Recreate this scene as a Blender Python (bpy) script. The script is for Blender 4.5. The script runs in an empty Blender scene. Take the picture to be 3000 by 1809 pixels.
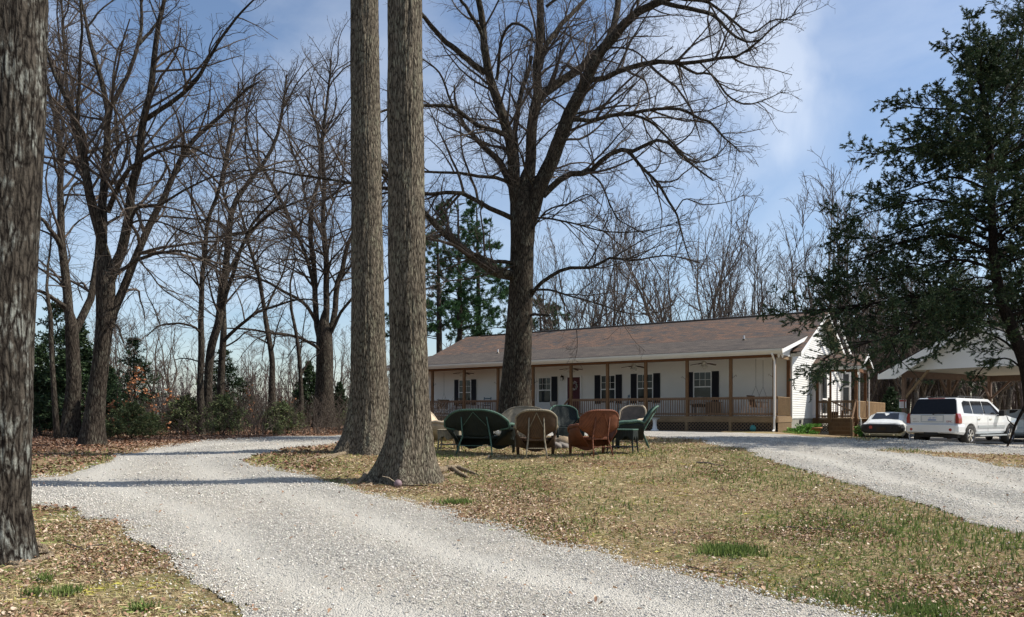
import bpy, math, random
import numpy as np
from mathutils import Vector, Matrix
rng = np.random.default_rng(7)
random.seed(7)
PI = math.pi
scene = bpy.context.scene
COL = scene.collection
CAMZ = 1.5
F, CX, CY = 2200.0, 1500.0, 1213.0      # focal length in photo pixels, principal column, eye level row

# ---------------------------------------------------------------- objects
def link(o, parent=None):
    COL.objects.link(o)
    if parent is not None: o.parent = parent
    return o

def tag(o, label=None, cat=None, group=None, kind=None):
    if label: o['label'] = label
    if cat: o['category'] = cat
    if group: o['group'] = group
    if kind: o['kind'] = kind
    return o

def thing(name, label, cat, loc=(0, 0, 0), rz=0.0, group=None):
    o = bpy.data.objects.new(name, None); link(o)
    o.location = loc; o.rotation_euler = (0, 0, rz); o.empty_display_size = 0.2
    return tag(o, label, cat, group)

def kids(o):
    return [c for c in bpy.data.objects if c.parent == o]

def copy_tree(o, parent=None, top=True, **kw):
    c = o.copy(); COL.objects.link(c)
    if parent is not None: c.parent = parent
    for ch in CH.get(o.name, kids(o)):
        copy_tree(ch, c, False)
    return c
CH = {}

def raw_mesh(name, V, Fs, mat, parent=None, smooth=False, colors=None):
    """V (n,3) array; Fs list of (m,k) int arrays"""
    me = bpy.data.meshes.new(name)
    V = np.asarray(V, dtype=np.float32)
    me.vertices.add(len(V)); me.vertices.foreach_set('co', V.ravel())
    Fs = [np.asarray(f, dtype=np.int32) for f in Fs if len(f)]
    nl = sum(f.size for f in Fs); nf = sum(len(f) for f in Fs)
    me.loops.add(nl); me.loops.foreach_set('vertex_index', np.concatenate([f.ravel() for f in Fs]))
    me.polygons.add(nf)
    tot = np.concatenate([np.full(len(f), f.shape[1], np.int32) for f in Fs])
    st = np.concatenate([[0], np.cumsum(tot)[:-1]]).astype(np.int32)
    me.polygons.foreach_set('loop_start', st)
    try: me.polygons.foreach_set('loop_total', tot)
    except Exception: pass
    if smooth: me.polygons.foreach_set('use_smooth', np.ones(nf, bool))
    if colors is not None:
        ca = me.color_attributes.new('tint', 'FLOAT_COLOR', 'POINT')
        c4 = np.ones((len(V), 4), np.float32); c4[:, :3] = colors
        ca.data.foreach_set('color', c4.ravel())
    me.update(calc_edges=True)
    if mat: me.materials.append(mat)
    o = bpy.data.objects.new(name, me)
    return link(o, parent)

class MB:
    def __init__(s): s.v = []; s.f = []
    def add(s, vs, fs):
        n = len(s.v); s.v += [tuple(v) for v in vs]; s.f += [tuple(i + n for i in f) for f in fs]; return s
    def box(s, x0, y0, z0, x1, y1, z1):
        if x0 > x1: x0, x1 = x1, x0
        if y0 > y1: y0, y1 = y1, y0
        if z0 > z1: z0, z1 = z1, z0
        return s.add([(x0,y0,z0),(x1,y0,z0),(x1,y1,z0),(x0,y1,z0),(x0,y0,z1),(x1,y0,z1),(x1,y1,z1),(x0,y1,z1)],
                     [(0,3,2,1),(4,5,6,7),(0,1,5,4),(1,2,6,5),(2,3,7,6),(3,0,4,7)])
    def beam(s, a, b, w, h, up=(0, 0, 1)):
        a = Vector(a); b = Vector(b); t = (b - a).normalized(); u = Vector(up)
        if abs(t.dot(u)) > .99: u = Vector((0, 1, 0))
        r = t.cross(u).normalized() * (w / 2); n = r.cross(t).normalized() * (h / 2)
        vs = [a - r - n, a + r - n, a + r + n, a - r + n, b - r - n, b + r - n, b + r + n, b - r + n]
        return s.add(vs, [(0,1,2,3),(7,6,5,4),(0,4,5,1),(1,5,6,2),(2,6,7,3),(3,7,4,0)])
    def prism(s, poly, y0, y1, axis='y'):
        """poly in (a,b); extruded along axis. axis y: (x,z); axis x: (y,z); axis z: (x,y)"""
        n = len(poly)
        def P(a, b, e):
            return (a, e, b) if axis == 'y' else ((e, a, b) if axis == 'x' else (a, b, e))
        vs = [P(a, b, y0) for a, b in poly] + [P(a, b, y1) for a, b in poly]
        fs = [tuple(range(n)), tuple(range(2 * n - 1, n - 1, -1))] + [(i, i + n, (i + 1) % n + n, (i + 1) % n) for i in range(n)]
        return s.add(vs, fs)
    def tube(s, pts, r, k=8, caps=True, flat=1.0):
        pts = [Vector(p) for p in pts]; n = len(pts)
        if not hasattr(r, '__len__'): r = [r] * n
        base = len(s.v); ref = None
        for i, p in enumerate(pts):
            t = (pts[min(i + 1, n - 1)] - pts[max(i - 1, 0)]).normalized()
            if ref is None:
                ref = Vector((0, 0, 1)) if abs(t.z) < .9 else Vector((1, 0, 0))
            u = (ref - t * ref.dot(t)).normalized(); ref = u; w = t.cross(u)
            for j in range(k):
                a = 2 * PI * j / k
                s.v.append(tuple(p + (u * math.cos(a) + w * math.sin(a) * flat) * r[i]))
        for i in range(n - 1):
            for j in range(k):
                s.f.append((base + i*k + j, base + i*k + (j+1) % k, base + (i+1)*k + (j+1) % k, base + (i+1)*k + j))
        if caps:
            s.f.append(tuple(base + j for j in reversed(range(k)))); s.f.append(tuple(base + (n-1)*k + j for j in range(k)))
        return s
    def lathe(s, prof, c=(0, 0, 0), k=16, axis='z', cap=True):
        base = len(s.v); n = len(prof)
        for r, h in prof:
            for j in range(k):
                a = 2 * PI * j / k; x, y = r * math.cos(a), r * math.sin(a)
                p = (x, y, h) if axis == 'z' else ((h, x, y) if axis == 'x' else (y, h, x))
                s.v.append((p[0] + c[0], p[1] + c[1], p[2] + c[2]))
        for i in range(n - 1):
            for j in range(k):
                s.f.append((base + i*k + j, base + i*k + (j+1) % k, base + (i+1)*k + (j+1) % k, base + (i+1)*k + j))
        if cap:
            s.f.append(tuple(base + j for j in reversed(range(k)))); s.f.append(tuple(base + (n-1)*k + j for j in range(k)))
        return s
    def grid(s, rows, thick=None, closed=False):
        """rows: list of lists of points, makes a sheet (optionally with thickness along normals)"""
        n, m = len(rows), len(rows[0]); P = np.array(rows, float)
        if thick is None:
            base = len(s.v); s.v += [tuple(p) for p in P.reshape(-1, 3)]
            for i in range(n - 1):
                for j in range(m - 1):
                    s.f.append((base+i*m+j, base+i*m+j+1, base+(i+1)*m+j+1, base+(i+1)*m+j))
            return s
        du = np.gradient(P, axis=1); dv = np.gradient(P, axis=0)
        N = np.cross(du, dv); N /= (np.linalg.norm(N, axis=2, keepdims=True) + 1e-9)
        A, B = P + N * thick / 2, P - N * thick / 2
        base = len(s.v); s.v += [tuple(p) for p in A.reshape(-1, 3)] + [tuple(p) for p in B.reshape(-1, 3)]
        q = n * m
        for i in range(n - 1):
            for j in range(m - 1):
                a, b, c, d = base+i*m+j, base+i*m+j+1, base+(i+1)*m+j+1, base+(i+1)*m+j
                s.f.append((a, b, c, d)); s.f.append((d+q, c+q, b+q, a+q))
        for i in range(n - 1):
            for j in (0, m - 1):
                a, d = base+i*m+j, base+(i+1)*m+j
                s.f.append((a, d, d+q, a+q) if j == 0 else (d, a, a+q, d+q))
        for j in range(m - 1):
            for i in (0, n - 1):
                a, b = base+i*m+j, base+i*m+j+1
                s.f.append((b, a, a+q, b+q) if i == 0 else (a, b, b+q, a+q))
        return s
    def build(s, name, mat, parent=None, smooth=False, bevel=0, loc=None, seg=2, subsurf=0):
        me = bpy.data.meshes.new(name); me.from_pydata(s.v, [], s.f)
        if mat: me.materials.append(mat)
        if smooth: me.polygons.foreach_set('use_smooth', [True] * len(me.polygons))
        me.update()
        o = bpy.data.objects.new(name, me); link(o, parent)
        if loc: o.location = loc
        if bevel:
            b = o.modifiers.new('bevel', 'BEVEL'); b.width = bevel; b.segments = seg; b.limit_method = 'ANGLE'
        if subsurf:
            b = o.modifiers.new('sub', 'SUBSURF'); b.levels = subsurf; b.render_levels = subsurf
        return o

# ---------------------------------------------------------------- materials
class NT:
    def __init__(s, name):
        s.m = bpy.data.materials.new(name); s.m.use_nodes = True
        s.t = s.m.node_tree; s.t.nodes.clear()
        s.out = s.n('ShaderNodeOutputMaterial'); s.b = s.n('ShaderNodeBsdfPrincipled')
        s.l(s.b.outputs[0], s.out.inputs[0])
        s.tc = s.n('ShaderNodeTexCoord')
    def n(s, t, **k):
        x = s.t.nodes.new(t)
        for a, v in k.items(): setattr(x, a, v)
        return x
    def l(s, a, b): s.t.links.new(a, b)
    def map(s, scale=(1, 1, 1), rot=(0, 0, 0), src='Object'):
        m = s.n('ShaderNodeMapping'); m.inputs['Scale'].default_value = scale; m.inputs['Rotation'].default_value = rot
        s.l(s.tc.outputs[src], m.inputs[0]); return m.outputs[0]
    def noise(s, vec, scale, detail=4, rough=.55, dist=0):
        x = s.n('ShaderNodeTexNoise'); x.inputs['Scale'].default_value = scale; x.inputs['Detail'].default_value = detail
        x.inputs['Roughness'].default_value = rough; x.inputs['Distortion'].default_value = dist
        s.l(vec, x.inputs['Vector']); return x.outputs[0]
    def vor(s, vec, scale, feature='F1', out='Distance', rnd=1):
        x = s.n('ShaderNodeTexVoronoi', feature=feature); x.inputs['Scale'].default_value = scale
        x.inputs['Randomness'].default_value = rnd
        s.l(vec, x.inputs['Vector']); return x.outputs[out]
    def ramp(s, fac, stops, interp='LINEAR'):
        x = s.n('ShaderNodeValToRGB'); r = x.color_ramp; r.interpolation = interp
        while len(r.elements) < len(stops): r.elements.new(.5)
        for e, (p, c) in zip(r.elements, stops):
            e.position = p; e.color = (c[0], c[1], c[2], 1) if hasattr(c, '__len__') else (c, c, c, 1)
        s.l(fac, x.inputs[0]); return x.outputs[0]
    def mix(s, fac, a, b, mode='MIX'):
        x = s.n('ShaderNodeMix', data_type='RGBA', blend_type=mode)
        for v, i in ((fac, 0), (a, 6), (b, 7)):
            if hasattr(v, 'default_value') or hasattr(v, 'is_linked'): s.l(v, x.inputs[i])
            else: x.inputs[i].default_value = (v[0], v[1], v[2], 1) if hasattr(v, '__len__') else v
        return x.outputs[2]
    def math(s, op, a, b=0.0):
        x = s.n('ShaderNodeMath', operation=op)
        for v, i in ((a, 0), (b, 1)):
            if hasattr(v, 'is_linked'): s.l(v, x.inputs[i])
            else: x.inputs[i].default_value = v
        return x.outputs[0]
    def bump(s, h, strength=.5, dist=.01):
        x = s.n('ShaderNodeBump'); x.inputs['Strength'].default_value = strength; x.inputs['Distance'].default_value = dist
        s.l(h, x.inputs['Height']); s.l(x.outputs[0], s.b.inputs['Normal'])
    def color(s, c):
        if hasattr(c, 'is_linked'): s.l(c, s.b.inputs['Base Color'])
        else: s.b.inputs['Base Color'].default_value = (c[0], c[1], c[2], 1)
    def set(s, rough=.7, metal=0, spec=.3, coat=0):
        s.b.inputs['Roughness'].default_value = rough; s.b.inputs['Metallic'].default_value = metal
        s.b.inputs['Specular IOR Level'].default_value = spec; s.b.inputs['Coat Weight'].default_value = coat
        return s

def simple(name, c, rough=.6, metal=0, var=.12, scale=8, bump=0, spec=.3, coat=0, bscale=60, stretch=(1, 1, 1)):
    t = NT(name).set(rough, metal, spec, coat)
    v = t.map(stretch); nz = t.noise(v, scale, 5)
    a = [x * (1 - var) for x in c]; b = [min(1, x * (1 + var)) for x in c]
    t.color(t.ramp(nz, [(.3, a), (.7, b)]))
    if bump: t.bump(t.noise(v, bscale, 4), bump, .01)
    return t.m

def bark_mat(name, dark, light, lichen, amt=.35, fur=1.0, strength=.9):
    t = NT(name).set(.95, 0, .1)
    v0 = t.map((1, 1, .21)); wn = t.n('ShaderNodeTexNoise'); wn.inputs['Scale'].default_value = 9 * fur; wn.inputs['Detail'].default_value = 3; t.l(t.map((1, 1, .35)), wn.inputs['Vector'])
    vm = t.n('ShaderNodeVectorMath', operation='MULTIPLY_ADD'); t.l(wn.outputs[1], vm.inputs[0]); vm.inputs[1].default_value = (.07, .07, .03); t.l(v0, vm.inputs[2]); v = vm.outputs[0]
    h1 = t.noise(v, 34 * fur, 7, .68, .3); h2 = t.vor(v, 26 * fur, 'DISTANCE_TO_EDGE'); h3 = t.noise(t.map((1, 1, .6)), 55 * fur, 3, .6)
    h = t.math('ADD', t.math('MULTIPLY', t.ramp(h2, [(0, 0), (.3, 1)]), .28), t.math('MULTIPLY', h1, .78)); h = t.math('ADD', h, t.math('MULTIPLY', t.math('SUBTRACT', h3, .5), .3))
    col = t.ramp(h, [(.36, dark), (.56, [a_ * .45 + b_ * .55 for a_, b_ in zip(dark, light)]), (.8, light)])
    ln = t.noise(t.map((1, 1, .55)), 4.5, 7, .7)
    lm = t.math('MULTIPLY', t.ramp(ln, [(.5, 0), (.62, 1)]), t.math('MULTIPLY', t.ramp(h, [(.42, 0), (.7, 1)]), amt))
    col = t.mix(lm, col, lichen)
    t.color(t.mix(.5, col, t.ramp(t.noise(t.map((1, 1, .3)), 1.6, 5, .6), [(.35, .5), (.65, 1.1)]), 'MULTIPLY'))
    t.bump(h, strength, .045)
    return t.m

M = {}
M['bark_front'] = bark_mat('bark_grey_oak', (.035, .028, .02), (.26, .22, .165), (.28, .29, .2), .55, 1.0)
M['bark_dark'] = bark_mat('bark_dark_furrowed', (.013, .010, .008), (.105, .09, .072), (.36, .38, .34), .8, .8)
M['bark_oak'] = bark_mat('bark_brown_oak', (.018, .014, .01), (.105, .085, .063), (.24, .24, .18), .55, .8)
M['bark_wood'] = bark_mat('bark_woods', (.018, .014, .011), (.10, .082, .064), (.2, .2, .15), .45, .8)
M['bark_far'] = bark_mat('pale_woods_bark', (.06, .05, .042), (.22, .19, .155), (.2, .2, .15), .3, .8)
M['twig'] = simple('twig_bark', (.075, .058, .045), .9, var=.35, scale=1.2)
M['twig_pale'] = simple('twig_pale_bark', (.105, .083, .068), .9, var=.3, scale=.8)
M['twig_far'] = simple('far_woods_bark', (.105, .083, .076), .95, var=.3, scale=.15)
M['cedar_bark'] = bark_mat('cedar_bark', (.012, .009, .007), (.05, .036, .028), (.15, .15, .1), .1, 1.2)

def leaf_mat(name, rough=.8, trans=.0):
    t = NT(name).set(rough, 0, .2)
    a = t.n('ShaderNodeAttribute', attribute_name='tint'); t.l(a.outputs[0], t.b.inputs['Base Color'])
    if trans:
        tr = t.n('ShaderNodeBsdfTranslucent'); t.l(a.outputs[0], tr.inputs[0])
        mx = t.n('ShaderNodeMixShader'); mx.inputs[0].default_value = trans
        t.l(t.b.outputs[0], mx.inputs[1]); t.l(tr.outputs[0], mx.inputs[2]); t.l(mx.outputs[0], t.out.inputs[0])
    return t.m
M['leaf'] = leaf_mat('dead_leaf'); M['blade'] = leaf_mat('grass_blade', .7, .25); M['needle'] = leaf_mat('evergreen_spray', .7, .12)
M['stone'] = leaf_mat('gravel_stone', .9)

# lawn and leaf-litter ground
t = NT('lawn_ground').set(.95, 0, .1)
v = t.map(); a = t.noise(v, .55, 6, .6); b = t.noise(v, 3.2, 6, .7); c = t.noise(v, 38, 4, .7)
base = t.ramp(b, [(.3, (.19, .115, .065)), (.45, (.31, .215, .125)), (.6, (.39, .30, .17)), (.8, (.29, .26, .11))])
grn = t.ramp(c, [(.3, (.09, .12, .03)), (.7, (.26, .28, .09))])
gm = t.math('MULTIPLY', t.ramp(a, [(.5, 0), (.62, .75)]), t.ramp(b, [(.35, .2), (.6, 1)]))
col = t.mix(gm, base, grn)
dirt = t.ramp(t.noise(v, .9, 5, .6), [(.6, 0), (.72, .8)])
col = t.mix(dirt, col, (.42, .29, .18))
col = t.mix(.55, col, t.ramp(c, [(.25, .35), (.7, 1.15)]), 'MULTIPLY')
# darker leaf mould under the trees on the left and behind
sx = t.n('ShaderNodeSeparateXYZ'); t.l(t.tc.outputs['Object'], sx.inputs[0])
wm = t.math('ADD', t.math('MULTIPLY', sx.outputs[0], -.115), t.math('MULTIPLY', sx.outputs[1], .055))
wm = t.math('ADD', wm, t.math('MULTIPLY', t.noise(v, .35, 4), .5))
wmk = t.ramp(wm, [(.0, 0), (1, 1)])
x = t.n('ShaderNodeMapRange'); x.inputs[1].default_value = 2.15; x.inputs[2].default_value = 2.7; t.l(wm, x.inputs[0])
litter = t.ramp(t.noise(v, 7, 5, .7), [(.3, (.09, .05, .03)), (.55, (.22, .12, .07)), (.8, (.34, .22, .13))])
col = t.mix(x.outputs[0], col, litter)
t.color(col); t.bump(t.math('ADD', c, t.math('MULTIPLY', t.noise(v, 140, 2), .5)), .9, .03)
M['lawn'] = t.m

t = NT('crushed_limestone').set(.92, 0, .15)
v = t.map(); vd = t.vor(v, 62, 'F1', 'Color'); ds = t.vor(v, 62, 'F1', 'Distance'); at_ = t.n('ShaderNodeAttribute', attribute_name='tint'); trk = at_.outputs['Fac']; big = t.noise(v, .6, 5, .6); mid = t.noise(v, 4, 5, .65)
sep = t.n('ShaderNodeSeparateColor'); t.l(vd, sep.inputs[0])
col = t.ramp(sep.outputs[0], [(.0, (.29, .27, .235)), (.35, (.42, .40, .355)), (.75, (.54, .515, .465)), (1, (.66, .635, .58))])
col = t.mix(.75, col, t.ramp(ds, [(.0, 1.0), (.75, .55)]), 'MULTIPLY')
col = t.mix(t.ramp(big, [(.4, 0), (.7, .5)]), col, (.56, .50, .41))
col = t.mix(.5, col, t.ramp(mid, [(.3, .72), (.65, 1.05)]), 'MULTIPLY')
fine = t.ramp(t.noise(v, 130, 3, .7), [(.3, (.40, .38, .33)), (.7, (.57, .545, .485))])
col = t.mix(t.math('MULTIPLY', trk, .8), col, fine)
t.color(col); t.bump(t.math('ADD', t.math('MULTIPLY', ds, -1.0), t.noise(v, 20, 3)), .85, .02)
M['gravel'] = t.m

def wood_mat(name, c, var=.3, grain=(2, 2, .35), rough=.75, sc=14):
    t = NT(name).set(rough, 0, .25)
    v = t.map(grain); n1 = t.noise(v, sc, 6, .65, .4); n2 = t.noise(t.map(), 1.3, 4)
    col = t.ramp(n1, [(.3, [x * (1 - var) for x in c]), (.7, [x * (1 + var) for x in c])])
    t.color(t.mix(.45, col, t.ramp(n2, [(.3, .6), (.7, 1.1)]), 'MULTIPLY')); t.bump(n1, .3, .004)
    return t.m
M['post'] = wood_mat('porch_post_wood', (.17, .095, .045))
M['deck'] = wood_mat('weathered_deck_wood', (.25, .17, .095), grain=(.4, 2, 2))
M['rail'] = wood_mat('rail_wood', (.22, .135, .08))
M['redwood'] = wood_mat('dark_stained_wood', (.16, .075, .035), grain=(.4, 2, 2))
M['carport_wood'] = wood_mat('carport_timber', (.17, .11, .08))
M['palerail'] = wood_mat('pale_rail_wood', (.36, .24, .13), .45)  # paler, more varied tan than the other rail wood
M['lattice'] = wood_mat('lattice_wood', (.19, .13, .085))
M['brownwood'] = wood_mat('chair_brown_wood', (.09, .045, .025))
M['siding'] = simple('white_vinyl_siding', (.76, .75, .71), .55, var=.035, scale=.8, bump=.04, bscale=200)
M['white'] = simple('white_trim_paint', (.78, .775, .75), .5, var=.03, scale=2)
M['cream'] = simple('cream_gutter_metal', (.60, .575, .50), .45, var=.04, scale=2)
M['shutter'] = simple('black_shutter_vinyl', (.012, .012, .018), .5, var=.2)
M['black'] = simple('black_plastic', (.015, .015, .016), .5, var=.2)
M['darkmetal'] = simple('dark_bronze_metal', (.04, .03, .02), .45, .6, var=.2)
M['soffit'] = simple('porch_ceiling_vinyl', (.40, .36, .28), .6, var=.03)
t = NT('dark_window_glass').set(.07, 0, .3); t.color(t.ramp(t.noise(t.map(), 1.6, 3), [(.35, (.012, .015, .018)), (.7, (.05, .06, .065))])); M['glass'] = t.m
t = NT('block_foundation').set(.9, 0, .2)
br = t.n('ShaderNodeTexBrick'); br.inputs['Scale'].default_value = 1; br.inputs['Brick Width'].default_value = .4; br.inputs['Row Height'].default_value = .2
br.inputs['Mortar Size'].default_value = .008; br.inputs['Color1'].default_value = (.33, .31, .27, 1); br.inputs['Color2'].default_value = (.38, .36, .31, 1); br.inputs['Mortar'].default_value = (.26, .25, .22, 1)
cb = t.n('ShaderNodeCombineXYZ'); sp = t.n('ShaderNodeSeparateXYZ'); t.l(t.tc.outputs['Object'], sp.inputs[0])
t.l(t.math('ADD', sp.outputs[0], sp.outputs[1]), cb.inputs[0]); t.l(sp.outputs[2], cb.inputs[1]); t.l(cb.outputs[0], br.inputs['Vector'])
t.color(t.mix(.3, br.outputs[0], t.noise(t.map(), 3, 5), 'MULTIPLY')); M['block'] = t.m

def shingle(name, cols, patch):
    t = NT(name).set(.95, 0, .1)
    br = t.n('ShaderNodeTexBrick'); br.offset = .37; br.offset_frequency = 2
    for k, v_ in (('Scale', 1), ('Brick Width', .32), ('Row Height', .145), ('Mortar Size', .006), ('Bias', 0)): br.inputs[k].default_value = v_
    br.inputs['Color1'].default_value = (0, 0, 0, 1); br.inputs['Color2'].default_value = (1, 1, 1, 1); br.inputs['Mortar'].default_value = (0, 0, 0, 1)
    t.l(t.tc.outputs['Object'], br.inputs['Vector'])
    v = t.map((1, 1, 1)); vd = t.map((.55, 1.2, 1), (0, 0, .55))
    pn = t.noise(vd, .9, 4, .6)
    f = t.math('ADD', t.math('MULTIPLY', br.outputs[0], .35), t.math('MULTIPLY', pn, patch))
    f = t.math('ADD', f, t.math('MULTIPLY', t.noise(v, 5, 3), .25))
    col = t.ramp(f, cols)
    col = t.mix(.6, col, t.ramp(t.noise(v, 60, 3), [(.3, .6), (.7, 1.2)]), 'MULTIPLY')
    col = t.mix(br.outputs['Fac'], col, (.035, .03, .028))
    t.color(col); t.bump(t.math('SUBTRACT', t.noise(v, 90, 3), br.outputs['Fac']), .5, .01)
    return t.m
M['shingle_up'] = shingle('weathered_shingle_upper', [(.35, (.055, .062, .072)), (.5, (.085, .077, .073)), (.66, (.115, .085, .070)), (.85, (.165, .105, .077))], .75)
M['shingle_lo'] = shingle('weathered_shingle_lower', [(.3, (.048, .044, .042)), (.55, (.078, .067, .060)), (.8, (.112, .093, .078))], .6)

def wicker(name, c, var=.4):
    t = NT(name).set(.65, 0, .3)
    s_ = t.n('ShaderNodeSeparateXYZ'); t.l(t.tc.outputs['Object'], s_.inputs[0])
    w1 = t.math('SINE', t.math('MULTIPLY', t.math('ADD', s_.outputs[0], s_.outputs[1]), 165))
    w2 = t.math('SINE', t.math('MULTIPLY', s_.outputs[2], 420))
    h = t.math('ADD', t.math('MULTIPLY', w1, .5), t.math('MULTIPLY', w2, .12))
    n = t.noise(t.map(), 5, 5, .65)
    f = t.math('ADD', t.math('MULTIPLY', h, .20), n)
    t.color(t.ramp(f, [(.25, [x * (1 - var) for x in c]), (.75, [min(1, x * (1 + var)) for x in c])])); t.bump(h, .6, .006)
    return t.m
M['w_green'] = wicker('green_painted_wicker', (.008, .014, .012))
M['w_green_lit'] = wicker('sunlit_green_wicker', (.06, .115, .085))  # lit copy of the green wicker: sunlight put into rim and table-top colour
M['w_tan'] = wicker('tan_wicker', (.46, .37, .26))
M['w_grey'] = wicker('greyed_straw_wicker', (.24, .205, .145))
M['w_brown'] = wicker('brown_wicker', (.075, .044, .024))
M['w_orange'] = wicker('russet_wicker', (.15, .052, .024))
M['w_taupe'] = wicker('taupe_wicker', (.12, .095, .075))
M['carwhite'] = simple('white_car_paint', (.72, .725, .72), .22, var=.03, scale=2, spec=.5, coat=.6)
M['carcream'] = simple('cream_white_car_paint', (.66, .67, .64), .28, var=.05, scale=2, spec=.5, coat=.4)
M['carsilver'] = simple('pale_silver_car_paint', (.42, .46, .48), .3, .3, var=.04, scale=2, coat=.5)
M['carglass'] = simple('tinted_car_glass', (.008, .009, .012), .06, var=.2, spec=.25)
M['tyre'] = simple('tyre_rubber', (.035, .033, .03), .85, var=.2, bump=.2)
M['chrome'] = simple('chrome_metal', (.62, .62, .62), .15, .95, var=.05)
M['redlens'] = simple('red_lamp_lens', (.30, .02, .012), .15, var=.2, spec=.6, coat=.5)
M['orange'] = simple('amber_lens', (.4, .10, .02), .2, var=.2)
M['blue'] = simple('plate_blue_paint', (.08, .18, .42), .4, var=.1)
M['terracotta'] = simple('terracotta_clay', (.42, .19, .09), .8, var=.15, bump=.1)
M['concrete'] = simple('grey_concrete', (.42, .41, .38), .9, var=.12, bump=.3)
M['rock'] = simple('tan_fire_ring_rock', (.27, .20, .125), .95, var=.35, scale=5, bump=.8, bscale=20)
M['rockgrey'] = simple('grey_fire_ring_rock', (.17, .15, .13), .95, var=.35, scale=5, bump=.8, bscale=20)
M['maroon'] = simple('maroon_door_paint', (.07, .010, .015), .5, var=.15)
M['root'] = bark_mat('root_bark', (.17, .125, .08), (.52, .42, .29), (.4, .36, .27), .2, 1.5)
M['buoy'] = simple('faded_mauve_plastic', (.20, .14, .15), .6, var=.2, bump=.1)
M['feather'] = simple('white_feathers', (.75, .74, .70), .85, var=.08, bump=.4, bscale=30)
M['comb'] = simple('pink_comb_skin', (.55, .22, .17), .6, var=.2)
M['green_pot'] = simple('teal_glazed_pot', (.05, .22, .22), .3, var=.2)
M['canvas'] = simple('grey_canvas_cover', (.30, .29, .26), .9, var=.15, bump=.3, bscale=15)
M['bluegrey'] = simple('bluegrey_paint', (.10, .16, .20), .6, var=.2)

# ---------------------------------------------------------------- terrain
def vnoise(x, y, seed=0):
    x = np.asarray(x, float); y = np.asarray(y, float)
    xi = np.floor(x).astype(np.int64); yi = np.floor(y).astype(np.int64); fx = x - xi; fy = y - yi
    def h(a, b):
        n = (a * 374761393 + b * 668265263 + seed * 974711) & 0xffffffff
        n = ((n ^ (n >> 13)) * 1274126177) & 0xffffffff
        return ((n ^ (n >> 16)) & 0xffff) / 65535.0
    u = fx * fx * (3 - 2 * fx); v = fy * fy * (3 - 2 * fy)
    return (h(xi, yi) * (1 - u) + h(xi + 1, yi) * u) * (1 - v) + (h(xi, yi + 1) * (1 - u) + h(xi + 1, yi + 1) * u) * v
def fbm(x, y, o=4, seed=0):
    s = 0; a = .5
    for i in range(o): s = s + a * vnoise(np.asarray(x) * 2**i, np.asarray(y) * 2**i, seed + i); a *= .5
    return s
def sstep(a, b, x):
    t = np.clip((np.asarray(x, float) - a) / (b - a), 0, 1); return t * t * (3 - 2 * t)
TD = [0, 5, 7.5, 10, 13, 16.5, 20, 25, 30, 36, 45, 60, 100, 250, 2000]
TZ = [-1.5, -1.48, -1.43, -1.31, -1.16, -.89, -.81, -.77, -.82, -.84, -.95, -1.1, -1.35, -2.2, -6]
def terr(x, y):
    x = np.asarray(x, float); y = np.asarray(y, float)
    yy = np.maximum(y, 0)
    z = np.interp(yy, TD, TZ)
    z = (z + np.interp(yy + .8, TD, TZ) + np.interp(np.maximum(yy - .8, 0), TD, TZ)) / 3
    z = z - .40 * sstep(11.5, 16, x) * sstep(12, 24, y) * (1 - sstep(60, 90, y))
    z = z + .22 * sstep(-3, -9, x) * sstep(27, 36, y) * (1 - sstep(55, 90, y))
    z = z + (fbm(x * .35, y * .35, 3, 5) - .45) * .10 * sstep(3, 8, y)
    return z + CAMZ
def T(x, y): return float(terr(x, y))

def gp(px, py):
    """ground point seen at a photo pixel"""
    wx = (px - CX) / F; wz = (CY - py) / F
    lo, prev = 2.0, 2.0
    d = 2.0
    while d < 400:
        if CAMZ + wz * d <= T(wx * d, d): break
        prev = d; d *= 1.03
    lo, hi = prev, d
    for _ in range(18):
        m = (lo + hi) / 2
        if CAMZ + wz * m <= T(wx * m, m): hi = m
        else: lo = m
    return (wx * hi, hi)
def P3(px, py, D): return Vector(((px - CX) / F * D, D, CAMZ + (CY - py) / F * D))
def GX(px, D): 
    x = (px - CX) / F * D; return Vector((x, D, T(x, D)))

def pip(x, y, poly):
    inside = np.zeros(x.shape, bool); n = len(poly); j = n - 1
    for i in range(n):
        xi, yi = poly[i]; xj, yj = poly[j]
        c = ((yi > y) != (yj > y)) & (x < (xj - xi) * (y - yi) / (yj - yi + 1e-12) + xi)
        inside ^= c; j = i
    return inside

outer = [gp(*p) for p in [(690,1809),(560,1700),(430,1605),(300,1535),(190,1490),(60,1465),(-200,1450),(-200,1405),(60,1400),(240,1378),(310,1352),(400,1322),(520,1302),(700,1286),(980,1275),(1115,1273),(1300,1266),(1600,1264),(1900,1263),(2100,1267),(2270,1272),(2350,1276),(2450,1283),(2530,1293)]] \
    + [(17.2, 31), (19, 45), (45, 50), (60, 20), (45, 6), (14, -8), (-3, -8), (-1.6, 2)]
island = [gp(*p) for p in [(2560,1809),(2200,1725),(1900,1660),(1600,1588),(1400,1530),(1240,1482),(1100,1442),(1000,1425),(900,1402),(800,1375),(757,1357),(742,1345),(800,1327),(900,1311),(985,1301),(1100,1292),(1250,1283),(1450,1280),(1700,1279),(1870,1279),(2000,1286),(2090,1302),(2180,1325),(2300,1360),(2400,1393),(2550,1438),(2700,1483),(2850,1530),(3000,1575),(3300,1680)]] + [(22, 2), (9, 2.2)]
strip = [gp(*p) for p in [(2560,1316),(2640,1316),(2740,1324),(2850,1331),(3000,1336),(3300,1350),(3300,1420),(3000,1374),(2900,1352),(2800,1340),(2680,1332)]]
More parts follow.
